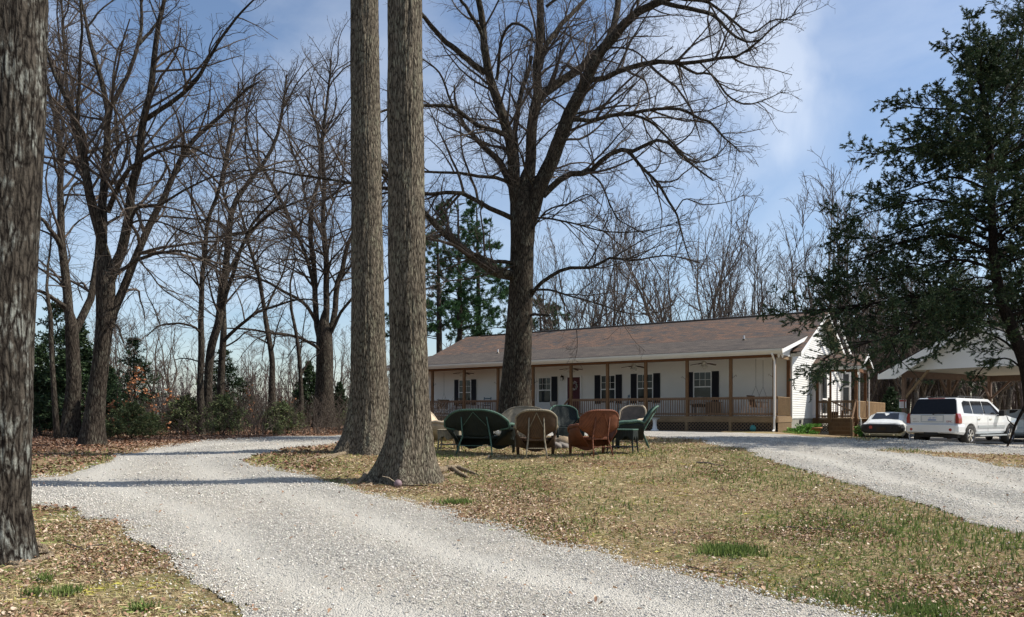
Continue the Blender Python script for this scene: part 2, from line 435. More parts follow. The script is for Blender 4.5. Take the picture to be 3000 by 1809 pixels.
def on_road(x, y, j=.0):
    wx = (fbm(x * 1.3, y * 1.3, 4, 11) - .47) * .9; wy = (fbm(x * 1.3 + 40, y * 1.3, 4, 12) - .47) * .9
    k = np.clip(y / 14, .45, 1.6)
    X, Y = x + wx * k + j * rng.normal(size=x.shape), y + wy * k * 1.3 + j * rng.normal(size=x.shape)
    return pip(X, Y, outer) & ~pip(X, Y, island) & ~pip(X, Y, strip)

def dist_poly(x, y, poly):
    sh = x.shape; x = x.ravel(); y = y.ravel(); d = np.full(x.shape, 1e9)
    for i in range(len(poly)):
        (ax, ay), (bx, by) = poly[i], poly[(i + 1) % len(poly)]; vx, vy = bx - ax, by - ay; l2 = vx * vx + vy * vy + 1e-9
        u = np.clip(((x - ax) * vx + (y - ay) * vy) / l2, 0, 1); d = np.minimum(d, np.hypot(x - ax - u * vx, y - ay - u * vy))
    return d.reshape(sh)
def track(x, y):
    d = dist_poly(x, y, island) + (fbm(x * .4, y * .4, 2, 77) - .45) * .5
    m = np.exp(-((d - 1.05) / .34) ** 2) + np.exp(-((d - 2.75) / .36) ** 2)
    return np.clip(m * (.55 + .9 * (fbm(x * 1.1, y * 1.1, 3, 78))), 0, 1)
NA, NR = 760, 430
ang = np.radians(np.concatenate([np.linspace(-88, -46, 40, endpoint=False), np.linspace(-46, 46, NA - 80), np.linspace(46, 88, 41)[1:]]))
rad = np.concatenate([[.6, 1.5, 2.4], np.geomspace(3.2, 60, NR - 43), np.geomspace(62, 1500, 40)])
A_, R_ = np.meshgrid(ang, rad); GXx = R_ * np.sin(A_); GYy = R_ * np.cos(A_)
GZ = terr(GXx, GYy)
rough = (fbm(GXx * 9, GYy * 9, 3, 3) - .45) * .035 * (1 - sstep(18, 40, R_))
nr, na = GXx.shape
idx = np.arange(nr * na).reshape(nr, na)
quads = np.stack([idx[:-1, :-1], idx[:-1, 1:], idx[1:, 1:], idx[1:, :-1]], -1).reshape(-1, 4)
road_m = on_road(GXx, GYy, 0.03) & (R_ < 62)
def blur(m, k):
    m = m.astype(float)
    for _ in range(k):
        m = (m + np.roll(m, 1, 0) + np.roll(m, -1, 0)) / 3; m = (m + np.roll(m, 1, 1) + np.roll(m, -1, 1)) / 3
    return m
rb = blur(road_m, 3)
GZ = GZ - .05 * np.clip((rb - .6) * 2.5, 0, 1)
ground = raw_mesh('ground', np.stack([GXx, GYy, GZ + rough], -1).reshape(-1, 3), [quads], M['lawn'], smooth=True)
tag(ground, kind='structure')
qm = road_m[:-1, :-1] & road_m[1:, 1:] & road_m[1:, :-1] & road_m[:-1, 1:]
rq = quads.reshape(nr - 1, na - 1, 4)[qm]
used = np.unique(rq); remap = -np.ones(nr * na, np.int64); remap[used] = np.arange(len(used))
rz = terr(GXx, GYy) + .032 * np.clip((rb - .45) * 2.2, .3, 1) + (fbm(GXx * 22, GYy * 22, 2, 9) - .4) * .02 * (1 - sstep(16, 30, R_)) - .03 * np.exp(-((fbm(GXx * .25, GYy * .25, 2, 31) - .4) * 6) ** 2)
VV = np.stack([GXx, GYy, rz], -1).reshape(-1, 3)[used]
tk = track(VV[:, 0], VV[:, 1]); VV[:, 2] -= .012 * tk
road = raw_mesh('gravel_road', VV, [remap[rq]], M['gravel'], smooth=True, colors=np.repeat(tk[:, None], 3, 1)); tag(road, kind='structure')
# ---------------------------------------------------------------- tree machinery (vectorised tubes)
def tubes(sets):
    """sets: list of (P (N,m,3), R (N,m), k) -> verts, quads"""
    VS, QS, base = [], [], 0
    for P, R, k in sets:
        if len(P) == 0: continue
        N, m, _ = P.shape
        Tn = np.gradient(P, axis=1); Tn /= np.linalg.norm(Tn, axis=2, keepdims=True) + 1e-9
        mean = Tn.mean(axis=1); ref = np.where(np.abs(mean[:, 2:3]) < .8, np.array([[0, 0, 1.]]), np.array([[1., 0, 0]]))
        U = np.cross(Tn, ref[:, None, :]); U /= np.linalg.norm(U, axis=2, keepdims=True) + 1e-9
        W = np.cross(Tn, U)
        a = np.arange(k) * 2 * PI / k
        ring = P[:, :, None, :] + R[:, :, None, None] * (U[:, :, None, :] * np.cos(a)[None, None, :, None] + W[:, :, None, :] * np.sin(a)[None, None, :, None])
        VS.append(ring.reshape(-1, 3))
        ii = np.arange(N * m * k).reshape(N, m, k) + base
        q = np.stack([ii[:, :-1], np.roll(ii[:, :-1], -1, 2), np.roll(ii[:, 1:], -1, 2), ii[:, 1:]], -1).reshape(-1, 4)
        QS.append(q); base += N * m * k
    return np.concatenate(VS), np.concatenate(QS)

def children(P, R, dens, lenf, ang, up, n, rr, tmin=.15, wig=.22, lmax=99, lmin=.05, pw=1.0, taper=.25, curl=0.0):
    """spawn side branches from every branch in P"""
    N, m, _ = P.shape
    seg = np.linalg.norm(np.diff(P, axis=1), axis=2); L = seg.sum(1)
    cnt = np.floor(L * dens + rng.random(N)).astype(int)
    pid = np.repeat(np.arange(N), cnt); K = len(pid)
    if K == 0: return np.zeros((0, n, 3)), np.zeros((0, n))
    t = tmin + (1 - tmin) * rng.random(K) ** pw
    f = t * (m - 1); i = np.minimum(f.astype(int), m - 2); u = (f - i)[:, None]
    p0 = P[pid, i] * (1 - u) + P[pid, i + 1] * u
    r0 = R[pid, i] * (1 - u[:, 0]) + R[pid, i + 1] * u[:, 0]
    Tn = P[pid, i + 1] - P[pid, i]; Tn /= np.linalg.norm(Tn, axis=1, keepdims=True) + 1e-9
    rv = rng.normal(size=(K, 3)); perp = rv - Tn * (rv * Tn).sum(1, keepdims=True); perp /= np.linalg.norm(perp, axis=1, keepdims=True) + 1e-9
    a = np.radians(ang) * rng.uniform(.7, 1.3, K)[:, None]
    d = Tn * np.cos(a) + perp * np.sin(a); d[:, 2] += up; d /= np.linalg.norm(d, axis=1, keepdims=True)
    l = np.clip(L[pid] * lenf * (1 - .65 * t) * rng.uniform(.55, 1.25, K), lmin, lmax)
    r = np.minimum(r0 * .75, rr * l)
    out = np.zeros((K, n, 3)); out[:, 0] = p0; cv = rng.normal(size=(K, 3)) * curl
    for s_ in range(1, n):
        d = d + rng.normal(size=(K, 3)) * wig + cv; d[:, 2] += up * .25
        d /= np.linalg.norm(d, axis=1, keepdims=True)
        out[:, s_] = out[:, s_ - 1] + d * (l / (n - 1))[:, None]
    rad_ = r[:, None] * np.linspace(1, taper, n)[None, :]
    return out, rad_

def resample(pts, rad_, n, jit=.0):
    pts = np.array(pts, float); rad_ = np.array(rad_, float)
    d = np.concatenate([[0], np.cumsum(np.linalg.norm(np.diff(pts, axis=0), axis=1))])
    # catmull-rom dense then uniform
    m = len(pts); ext = np.vstack([2 * pts[0] - pts[1], pts, 2 * pts[-1] - pts[-2]])
    out = []; rr = []
    for i in range(m - 1):
        p0, p1, p2, p3 = ext[i], ext[i + 1], ext[i + 2], ext[i + 3]
        for t in np.linspace(0, 1, 8, endpoint=(i == m - 2)):
            out.append(.5 * ((2 * p1) + (-p0 + p2) * t + (2*p0 - 5*p1 + 4*p2 - p3) * t*t + (-p0 + 3*p1 - 3*p2 + p3) * t**3))
            rr.append(rad_[i] * (1 - t) + rad_[i + 1] * t)
    out = np.array(out); rr = np.array(rr)
    d = np.concatenate([[0], np.cumsum(np.linalg.norm(np.diff(out, axis=0), axis=1))]); s = np.linspace(0, d[-1], n)
    P = np.stack([np.interp(s, d, out[:, k]) for k in range(3)], 1); R = np.interp(s, d, rr)
    if jit:
        w = np.minimum(np.arange(n) / 3., 1)[:, None]
        nz = rng.normal(size=(n, 3)) * jit; nz = (nz + np.roll(nz, 1, 0)) / 2
        P = P + nz * w * R[:, None]
    return P, R

def trunk_mesh(pts, rad_, flare, name, mat, parent, k=40, rows=70, lobes=6, seed=0, rough=.05, flare_h=1.0, lobe_amp=.35, fr=7, fa=1.6):
    """main stem with a root flare and furrowed, uneven skin"""
    P, R = resample(pts, rad_, rows)
    z0 = P[0, 2]; h = P[:, 2] - z0
    Tn = np.gradient(P, axis=0); Tn /= np.linalg.norm(Tn, axis=1, keepdims=True)
    U = np.cross(Tn, np.array([[0, 1., 0]])); U /= np.linalg.norm(U, axis=1, keepdims=True); W = np.cross(U, Tn)
    a = np.arange(k) * 2 * PI / k
    fl = flare * np.exp(-h / (flare_h * .42))
    r_ = np.random.default_rng(seed); ph = np.concatenate([[0.15, PI - .2], (np.arange(lobes - 2) + r_.uniform(-.25, .25, lobes - 2)) * 2 * PI / max(1, lobes - 2) + 1.2])
    lob = sum(np.exp(-((np.angle(np.exp(1j * (a - p_))) / .38) ** 2)) for p_ in ph)
    lob = lob / lob.max()
    n1 = fbm(a[None, :] * 2.2 + 30 + h[:, None] * .15, h[:, None] * .9 + 5 + seed, 4, seed) - .47
    n2 = fbm(np.cos(a)[None, :] * fr + 40 + h[:, None] * .9, np.sin(a)[None, :] * fr + 50 + h[:, None] * 1.6, 3, seed + 7) - .45
    rr = R[:, None] * (1 + rough * 2.2 * n1 + rough * fa * n2) + fl[:, None] * (.35 + lobe_amp * 2 * lob[None, :]) * R[0]
    V = P[:, None, :] + rr[..., None] * (U[:, None, :] * np.cos(a)[None, :, None] + W[:, None, :] * np.sin(a)[None, :, None])
    top = []
    for s_, c_ in ((.9, .85), (1.8, .62), (2.7, .36), (3.4, .04)):
        top.append(P[-1] + Tn[-1] * R[-1] * s_ + (V[-1] - P[-1]) * c_)
    V = np.concatenate([V, np.array(top)]); rows += 4
    ii = np.arange(rows * k).reshape(rows, k)
    q = np.stack([ii[:-1], np.roll(ii[:-1], -1, 1), np.roll(ii[1:], -1, 1), ii[1:]], -1).reshape(-1, 4)
    o = raw_mesh(name, V.reshape(-1, 3), [q], mat, parent, smooth=True)
    return o, P, R

def crown_from(limbP, limbR, root, mats, dens=(1.7, 3.4, 5.5), lens=(.5, .5, .55), far=1.0, up=.06, name='branches', trunkmat=None, wig=.17, ang=50, finer=True, lmax=(3.2, 1.5, .6), clip_px=True):
    """limbs list of (m,3),(m,) -> limb mesh + fine branch mesh"""
    P0 = np.array(limbP); R0 = np.array(limbR)
    sets0 = [(P0, R0, 9)]
    Vt, Qt = tubes(sets0); raw_mesh('limbs', Vt, [Qt], trunkmat or mats[0], root, smooth=True)
    a1, r1 = children(P0, R0, dens[0], lens[0], ang, up, 9, .015, .10, wig * .75, lmax[0], .6, .9, .3, .05)
    K = len(P0); te, re_ = children(P0[:, -5:], R0[:, -5:], 3.2, .9, 34, up * 1.3, 9, .013, .3, wig * .7, 2.0, .7, .7, .25, .04)
    a1 = np.concatenate([a1, te]); r1 = np.concatenate([r1, re_])
    a2, r2 = children(a1, r1, dens[1], lens[1], ang, up, 7, .010, .08, wig * .9, lmax[1], .28, .85, .4, .05)
    b2, q2 = children(P0, R0, dens[0] * 1.8, .14, 60, up, 7, .009, .1, wig, 1.0, .25, .9, .4, .06)
    a2 = np.concatenate([a2, b2]); r2 = np.maximum(np.concatenate([r2, q2]), .0048 * far)
    sets = [(a1, np.maximum(r1, .007 * far), 5), (a2, r2, 3)]
    if finer:
        a3, r3 = children(a2, r2, dens[2], lens[2], ang, up, 4, .008, .08, wig, lmax[2], .16, .85, .6, .06)
        r3 = np.maximum(r3, .0034 * far); sets.append((a3, r3, 3))
    V, Q = tubes(sets)
    raw_mesh(name, V, [Q], mats[1], root)
    return sum(len(s[0]) for s in sets)

def traced(D0, limbs, n=18, depth_sd=2.2, extra=2, seed=1):
    """limbs: (points in photo pixels, w0, w1 widths px[, depth drift m]); start depth taken from nearest earlier limb"""
    known = []; LP, LR = [], []
    r_ = np.random.default_rng(seed)
    for it in limbs:
        pts, w0, w1 = it[0], it[1], it[2]
        p0 = np.array(pts[0], float)
        dstart = D0; best = 60
        for kx, ky, kd in known:
            e = math.hypot(kx - p0[0], ky - p0[1])
            if e < best: best = e; dstart = kd
        plen = sum(math.hypot(pts[i+1][0]-pts[i][0], pts[i+1][1]-pts[i][1]) for i in range(len(pts)-1))
        dd = it[3] if len(it) > 3 else float(r_.normal()) * depth_sd * min(1, plen / 500)
        m = len(pts); q = []; rd = []
        for i, (x, y) in enumerate(pts):
            t = i / max(1, m - 1); D = dstart + dd * t
            q.append(P3(x, y, D)); w = w0 * (1 - t) ** .9 + w1 * (1 - (1 - t) ** .9); rd.append(w / 2 * D / F)
        P, R = resample(q, rd, n, .22)
        for j in range(n):
            known.append((CX + P[j, 0] / P[j, 1] * F, CY - (P[j, 2] - CAMZ) / P[j, 1] * F, P[j, 1]))
        LP.append(P); LR.append(R)
    return LP, LR

def to_local(L, org):
    return [p - np.array(org) for p in L]

def bare_tree(name, label, D, base, trunk, limbs, mat, tw, lobes=6, flare=.5, group=None, dens=(2.5, 4.2, 5.5), seed=1, rows=60, flare_h=1.0, lobe_amp=.3, far=1.0, sd=2.2, cat='bare tree', up=.06, lmax=(3.2, 1.5, .6), ws=.72):
    """trunk: [(px,py,width_px)...] from the ground up"""
    b = P3(base[0], base[1], D); org = Vector((b.x, D, T(b.x, D)))
    root = thing(name, label, cat, org, 0, group)
    tp = [np.array(P3(x, y, D)) - np.array(org) for x, y, w in trunk]; tr = [w / 2 * D / F * (.86 if ws > .73 else .74) for x, y, w in trunk]
    tp[0][2] = -.08
    trunk_mesh(tp, tr, flare, 'trunk', mat, root, lobes=lobes, seed=seed, rows=rows, flare_h=flare_h, lobe_amp=lobe_amp)
    LP, LR = traced(D, limbs, seed=seed, depth_sd=sd)
    LR = [r * ws for r in LR]
    LP = to_local(LP, org)
    n = crown_from(LP, LR, root, (mat, tw), dens, far=far, trunkmat=mat, up=up, lmax=lmax)
    return root

# --- the three big trunks nearest the camera
def big_trunk(name, label, D, pts, mat, lobes, flare, seed, lobe_amp=.35, flare_h=1.0, top=13.0, crown_dir=0):
    x0 = (pts[0][0] - CX) / F * D; org = Vector((x0, D, T(x0, D)))
    root = thing(name, label, 'tree trunk', org)
    tp = [np.array(P3(x, y, D)) - np.array(org) for x, y, w in pts]; tr = [w / 2 * D / F for x, y, w in pts]
    tp[0][2] = -.1
    last = tp[-1]; dirv = (tp[-1] - tp[-2]) / np.linalg.norm(tp[-1] - tp[-2])
    while tp[-1][2] < top:
        tp.append(tp[-1] + dirv * 1.5); tr.append(tr[-1] * .93)
    trunk_mesh(tp, tr, flare, 'trunk', mat, root, k=150, rows=300, lobes=lobes, seed=seed, rough=.05, fr=15, fa=3.0, flare_h=flare_h, lobe_amp=lobe_amp)
    # crown above the picture
    r_ = np.random.default_rng(seed + 50); LP, LR = [], []
    for i in range(7):
        az = r_.random() * 2 * PI; el = r_.uniform(.5, 1.2); L = r_.uniform(3.5, 6)
        st = tp[-1] * (1 - .12 * r_.random()); d = np.array([math.cos(az) * math.cos(el), math.sin(az) * math.cos(el), math.sin(el)])
        q = [st + d * L * t + np.array([0, 0, .4 * t * t * L * .3]) for t in (0, .3, .6, 1)]
        P, R = resample(q, [tr[-1] * .55, tr[-1] * .4, tr[-1] * .25, .02], 14, .3); LP.append(P); LR.append(R)
    crown_from(LP, LR, root, (mat, M['twig']), (1.2, 1.6, 2), trunkmat=mat, finer=False)
    return root

tA = big_trunk('foreground_tree', 'thick furrowed trunk nearest the camera at the left edge with pale lichen streaks', 7.3,
    [(2, 1628, 168), (2, 1560, 156), (0, 1480, 150), (0, 1350, 154), (2, 1200, 158), (4, 1000, 162), (8, 800, 168), (14, 600, 176), (24, 300, 188), (28, 0, 192)], M['bark_dark'], 7, .38, 3, .30, .55, 8)
tB = big_trunk('yard_tree', 'tall straight grey trunk just behind its neighbour, lower left of the pair by the drive', 17.0,
    [(1076, 1325, 112), (1078, 1270, 106), (1079, 1200, 100), (1080, 1100, 97), (1078, 900, 94), (1074, 600, 87), (1070, 300, 83), (1067, 0, 80)], M['bark_front'], 6, 1.25, 11, .42, 1.5, 13)
tC = big_trunk('yard_tree', 'tall straight lichened trunk in front of the pair, a mauve ball among its roots', 13.0,
    [(1190, 1408, 124), (1195, 1350, 118), (1200, 1280, 112), (1200, 1200, 109), (1196, 1000, 108), (1192, 800, 106), (1190, 600, 104), (1188, 300, 102), (1186, 0, 99)], M['bark_front'], 7, 1.1, 23, .45, 1.15, 13)

# --- large oak by the house
oak_limbs = [
 ([(1513,640),(1512,565),(1499,471),(1490,400),(1462,306),(1438,235),(1419,141),(1410,71),(1396,-30),(1385,-150)], 52, 18, -1.0),
 ([(1420,215),(1372,179),(1306,122),(1264,75),(1233,42),(1190,10),(1150,-40)], 26, 9, -1.5),
 ([(1416,110),(1391,61),(1349,0),(1320,-50)], 17, 9),
 ([(1495,420),(1471,391),(1400,372),(1363,339),(1320,311),(1240,311),(1165,314),(1112,330),(1050,350)], 22, 5, -2),
 ([(1350,330),(1325,311),(1292,221),(1238,174),(1180,140)], 11, 4),
 ([(1505,560),(1476,499),(1452,466),(1410,424),(1381,391),(1358,363),(1335,300),(1330,250)], 32, 6, 2),
 ([(1500,540),(1457,523),(1414,518),(1349,506),(1264,504),(1190,500),(1118,490),(1020,470)], 16, 4, -2),
 ([(1510,645),(1485,631),(1433,608),(1377,575),(1330,563),(1250,570),(1118,553),(1000,532),(848,509),(777,495),(690,505)], 22, 5, -3),
 ([(1525,815),(1490,807),(1452,798),(1410,774),(1367,741),(1320,699),(1283,666),(1240,619),(1190,560),(1130,510),(1060,440)], 46, 12, -2.5),
 ([(1500,770),(1442,765),(1390,745)], 16, 16, -.8),
 ([(1516,620),(1515,500),(1509,377),(1527,283),(1542,226),(1558,165)], 26, 14, 1.5),
 ([(1540,640),(1551,527),(1560,424),(1565,330),(1575,264),(1577,165),(1584,71),(1586,-20),(1590,-120)], 50, 22, 1),
 ([(1582,200),(1600,135),(1636,85),(1678,38),(1716,0),(1750,-40)], 24, 12, 2),
 ([(1562,350),(1579,292),(1626,250),(1683,212),(1735,170),(1777,127),(1800,60),(1815,-30)], 38, 24, 2.4),
 ([(1548,650),(1575,565),(1612,480),(1645,410),(1674,320),(1707,264),(1735,207),(1754,165),(1790,118),(1829,65),(1871,30),(1935,0),(2010,-25)], 66, 24, -1.8),
 ([(1600,20),(1640,-10),(1700,-60)], 12, 8),
 ([(1705,260),(1735,235),(1772,231),(1824,207),(1895,184),(1942,181),(2000,186),(2060,178),(2115,170),(2158,167),(2202,140),(2240,105),(2277,70),(2342,38)], 24, 4, -2),
 ([(1985,186),(2040,215),(2083,218),(2132,280),(2185,307),(2245,291),(2293,269)], 11, 3),
 ([(1680,336),(1754,320),(1829,309),(1857,311),(1900,300)], 10, 3),
 ([(1665,352),(1688,349),(1735,353),(1800,339),(1871,330),(1918,320),(2000,323),(2040,345),(2078,355),(2115,398),(2142,420),(2169,447)], 19, 4, -1),
 ([(1835,338),(1862,339),(1914,363),(1942,391),(1975,425),(2018,468),(2062,474),(2105,452),(2142,404)], 12, 3, 1),
 ([(1590,575),(1645,523),(1674,513),(1721,509),(1763,471),(1810,440),(1853,443),(1895,424),(1942,412),(1990,450),(2035,490),(2090,530)], 27, 6, -1.5),
 ([(1845,445),(1871,480),(1923,532),(1956,584),(1980,622),(1992,660),(2008,720),(2030,790)], 14, 4, -1),
 ([(1978,620),(2008,584),(2062,600),(2132,592),(2180,571)], 6, 2),
 ([(1730,510),(1763,542),(1801,631),(1829,655),(1900,690)], 8, 3),
 ([(1935,5),(1970,16),(2062,32),(2105,59),(2142,97),(2190,124),(2230,115)], 20, 5, -1),
 ([(1960,-10),(2008,0),(2078,11),(2142,59),(2202,97),(2266,59),(2320,60)], 14, 4, 1),
 ([(1778,140),(1829,142),(1871,157),(1914,198),(1960,240),(2010,250)], 8, 3),
 ([(1553,872),(1584,831),(1655,788),(1735,784),(1791,755),(1848,765),(1950,750),(2050,770)], 18, 3, -3),
 ([(1556,850),(1610,850),(1659,864),(1754,892),(1848,920),(1930,915)], 10, 3, -3.5),
 ([(1550,640),(1600,640),(1680,655),(1780,680),(1900,676),(2020,640)], 9, 3, -2),
 ([(1545,925),(1565,922),(1608,925)], 12, 10, -.6),
 ([(1505,780),(1440,800),(1380,815),(1310,825),(1240,850)], 10, 3, -3),
 ([(1570,560),(1540,500),(1520,440),(1470,360),(1400,290),(1390,230)], 9, 3, -3),
 ([(1540,700),(1600,620),(1660,600),(1720,570),(1760,600)], 8, 3, -3),
 ([(1455,235),(1470,120),(1500,70),(1550,90),(1565,125)], 13, 8, -2),
]
tOak = bare_tree('oak_tree', 'huge bare spreading oak standing between the wicker chairs and the porch', 25.0, (1508, 1279),
    [(1508, 1279, 112), (1509, 1180, 104), (1514, 1090, 98), (1519, 1000, 90), (1524, 900, 84), (1528, 800, 80), (1530, 720, 80), (1532, 650, 88), (1534, 600, 76)],
    oak_limbs, M['bark_oak'], M['twig'], 6, .55, seed=5, dens=(2.7, 5.0, 7), ws=.735, flare_h=1.6, cat='tree')

# --- woods edge on the left
e1 = [
 ([(301,760),(297,700),(287,640),(268,589),(254,495),(235,400),(221,348),(202,306),(160,212),(132,137),(100,80)], 40, 8, -1),
 ([(224,360),(228,339),(231,235),(235,165),(240,85),(235,-20)], 16, 8),
 ([(300,735),(303,640),(306,518),(311,400),(316,325),(283,188),(259,94),(235,-10)], 38, 9, .8),
 ([(314,335),(349,268),(377,212),(405,132),(414,71),(414,-30)], 19, 10),
 ([(405,132),(440,95),(475,40),(484,-20)], 13, 8),
 ([(318,835),(340,775),(358,732),(372,660),(386,565),(405,471),(419,377),(438,283),(452,188),(462,94),(471,47),(490,-30)], 44, 13, -.6),
 ([(428,350),(471,320),(528,283),(575,235),(608,179),(659,94),(707,38),(754,-10)], 20, 6, -1),
 ([(322,960),(338,895),(358,854),(386,788),(424,694),(466,609),(509,509),(546,438),(593,391),(650,339),(700,280),(760,240)], 38, 7, 1.2),
 ([(325,815),(367,784),(405,760),(471,741),(542,737),(603,765),(650,790)], 17, 5, -2),
 ([(316,620),(330,579),(363,518),(391,485),(452,447),(504,433),(565,433),(620,460),(680,470)], 22, 5, -2),
 ([(372,690),(400,612),(471,598),(542,556),(612,523),(690,500)], 14, 4, -2.5),
 ([(380,660),(405,647),(471,652),(542,680),(612,699),(680,690),(740,715)], 9, 3, -2),
 ([(300,560),(330,480),(345,420),(340,345),(330,250),(345,150),(375,100)], 14, 5, 2),
 ([(322,940),(345,960),(362,1005)], 11, 7, -1), ([(405,760),(440,800),(480,850),(560,900),(600,930)], 7, 3),
]
bare_tree('woods_tree', 'tallest many-stemmed dark tree at the left, leaning at the edge of the drive', 19.5, (285, 1305),
    [(268, 1305, 84), (274, 1250, 74), (282, 1165, 66), (296, 1050, 60), (305, 960, 62), (308, 900, 66), (309, 840, 72), (308, 780, 60)],
    e1, M['bark_wood'], M['twig'], 6, .5, seed=31, dens=(2.7, 4.8, 6.5), group='tall trees at the woods edge', cat='tree')
e2 = [
 ([(208,960),(196,880),(186,790),(179,694),(181,624),(178,560),(174,424),(165,353),(146,283),(130,207),(120,120)], 38, 8, 1),
 ([(210,990),(226,950),(254,906),(273,845),(283,788),(290,700),(262,600),(240,480),(215,380),(200,280),(190,150),(180,0)], 34, 8, 2),
 ([(198,905),(179,892),(141,864),(101,850),(60,840)], 22, 8, -1), ([(184,735),(170,704),(141,661),(108,628),(70,600)], 22, 7, -1),
 ([(180,720),(150,690),(108,670),(70,650)], 10, 4), ([(203,860),(160,820),(120,790),(95,760)], 10, 4),
 ([(176,470),(200,420),(235,380),(260,320)], 10, 3), ([(180,640),(205,560),(240,520),(300,470)], 9, 3),
]
bare_tree('woods_tree', 'dark forked tree behind the tallest one, close beside the foreground trunk', 24.0, (207, 1278),
    [(205, 1285, 74), (210, 1200, 60), (216, 1118, 52), (213, 1024, 48), (210, 960, 48)],
    e2, M['bark_wood'], M['twig'], 5, .4, seed=37, group='tall trees at the woods edge', cat='tree')
bare_tree('woods_tree', 'slim crooked trunk nearest the rail fence at the far left', 23.0, (170, 1285),
    [(168, 1285, 22), (152, 1050, 17), (148, 930, 16), (140, 880, 14)],
    [([(145,905),(138,850),(140,780),(150,700),(145,620)], 14, 4), ([(145,900),(125,870),(100,860)], 7, 3)], M['bark_wood'], M['twig'], 4, .3, seed=38, group='tall trees at the woods edge', cat='tree')
f2 = [
 ([(640,950),(655,835),(669,694),(676,640),(690,589),(735,532),(777,471),(810,400),(830,320),(840,220)], 30, 7, 1),
 ([(652,905),(662,860),(685,800),(710,720),(745,650),(790,600),(840,540)], 20, 6, -1),
 ([(683,689),(735,675),(791,628),(850,600),(930,570),(980,560)], 13, 4, -2),
 ([(672,680),(640,650),(603,647),(528,638),(433,628),(380,600)], 12, 3, -2),
 ([(655,1000),(697,958),(754,916),(824,892),(871,878),(930,880)], 15, 5, -2),
 ([(646,930),(625,880),(610,820),(604,760)], 10, 4),
 ([(676,640),(655,560),(665,470),(690,380),(680,290)], 12, 4, 2), ([(740,530),(720,440),(725,340),(750,260)], 9, 3),
 ([(700,590),(760,590),(820,560),(880,500)], 9, 3), ([(668,720),(720,760),(780,790),(830,800)], 9, 3),
]
bare_tree('woods_tree', 'leaning double-stemmed trunk in the middle of the woods edge across the drive', 29.0, (612, 1258),
    [(606, 1262, 44), (608, 1200, 36), (610, 1118, 33), (618, 1024, 31), (641, 945, 30)],
    f2, M['bark_wood'], M['twig'], 5, .45, seed=41, group='tall trees at the woods edge', far=1.1, cat='tree')
bare_tree('woods_tree', 'upright thin dark trunk just left of the leaning double stem, one low arching bough', 28.0, (590, 1262),
    [(588, 1262, 34), (587, 1118, 24), (590, 1024, 24), (588, 930, 22)],
    [([(588,960),(591,835),(603,741),(610,647),(645,550),(665,430),(690,330),(700,240)], 22, 6, -1),
     ([(586,985),(584,972),(556,953),(499,949),(462,958),(429,986)], 12, 4, -1.5), ([(470,955),(452,906),(430,860),(420,820)], 6, 2),
     ([(590,850),(560,812),(530,790),(515,760)], 9, 3), ([(587,1060),(540,1050),(510,1055)], 6, 3), ([(606,700),(580,640),(560,560),(570,470)], 10, 3), ([(592,830),(625,780),(660,770)], 8, 3)],
    M['bark_wood'], M['twig'], 4, .4, seed=43, group='tall trees at the woods edge', far=1.1, cat='tree')
bare_tree('woods_tree', 'straight dark trunk just right of the leaning double stem', 31.0, (648, 1250),
    [(645, 1250, 34), (646, 1150, 28), (650, 1060, 27), (655, 977, 25)],
    [([(655,985),(660,883),(662,820),(690,760),(730,690),(770,640),(830,600)], 22, 6), ([(655,977),(640,900),(645,800),(640,700)], 14, 4), ([(652,1020),(690,1000),(735,967),(801,977)], 8, 3)],
    M['bark_wood'], M['twig'], 4, .4, seed=44, group='tall trees at the woods edge', far=1.1, cat='tree')
bare_tree('woods_tree', 'single straight trunk with a splayed foot left of the twin-stemmed tree', 32.0, (796, 1250),
    [(796, 1250, 44), (797, 1180, 30), (797, 1118, 24), (796, 1047, 21), (777, 930, 19)],
    [([(779,945),(763,835),(739,751),(720,680),(700,600),(690,520)], 18, 5), ([(775,920),(800,860),(830,800),(850,720),(870,640)], 10, 3), ([(790,1010),(755,990),(735,985)], 8, 3), ([(797,1030),(812,960),(835,900)], 7, 3), ([(750,790),(700,760),(660,700)], 8, 3)],
    M['bark_wood'], M['twig'], 5, .6, seed=47, group='tall trees at the woods edge', far=1.2, cat='tree')
bare_tree('woods_tree', 'thin wavy trunk left of the twin-stemmed tree and touching its low boughs', 33.0, (884, 1240),
    [(884, 1240, 20), (881, 1118, 16), (871, 1000, 14), (852, 901, 11)],
    [([(855,915),(850,830),(865,760),(850,680)], 10, 3), ([(882,1100),(905,1060),(935,1035)], 8, 3), ([(878,1050),(890,960),(900,880)], 6, 3)],
    M['bark_wood'], M['twig'], 4, .4, seed=48, group='tall trees at the woods edge', far=1.2, cat='tree')
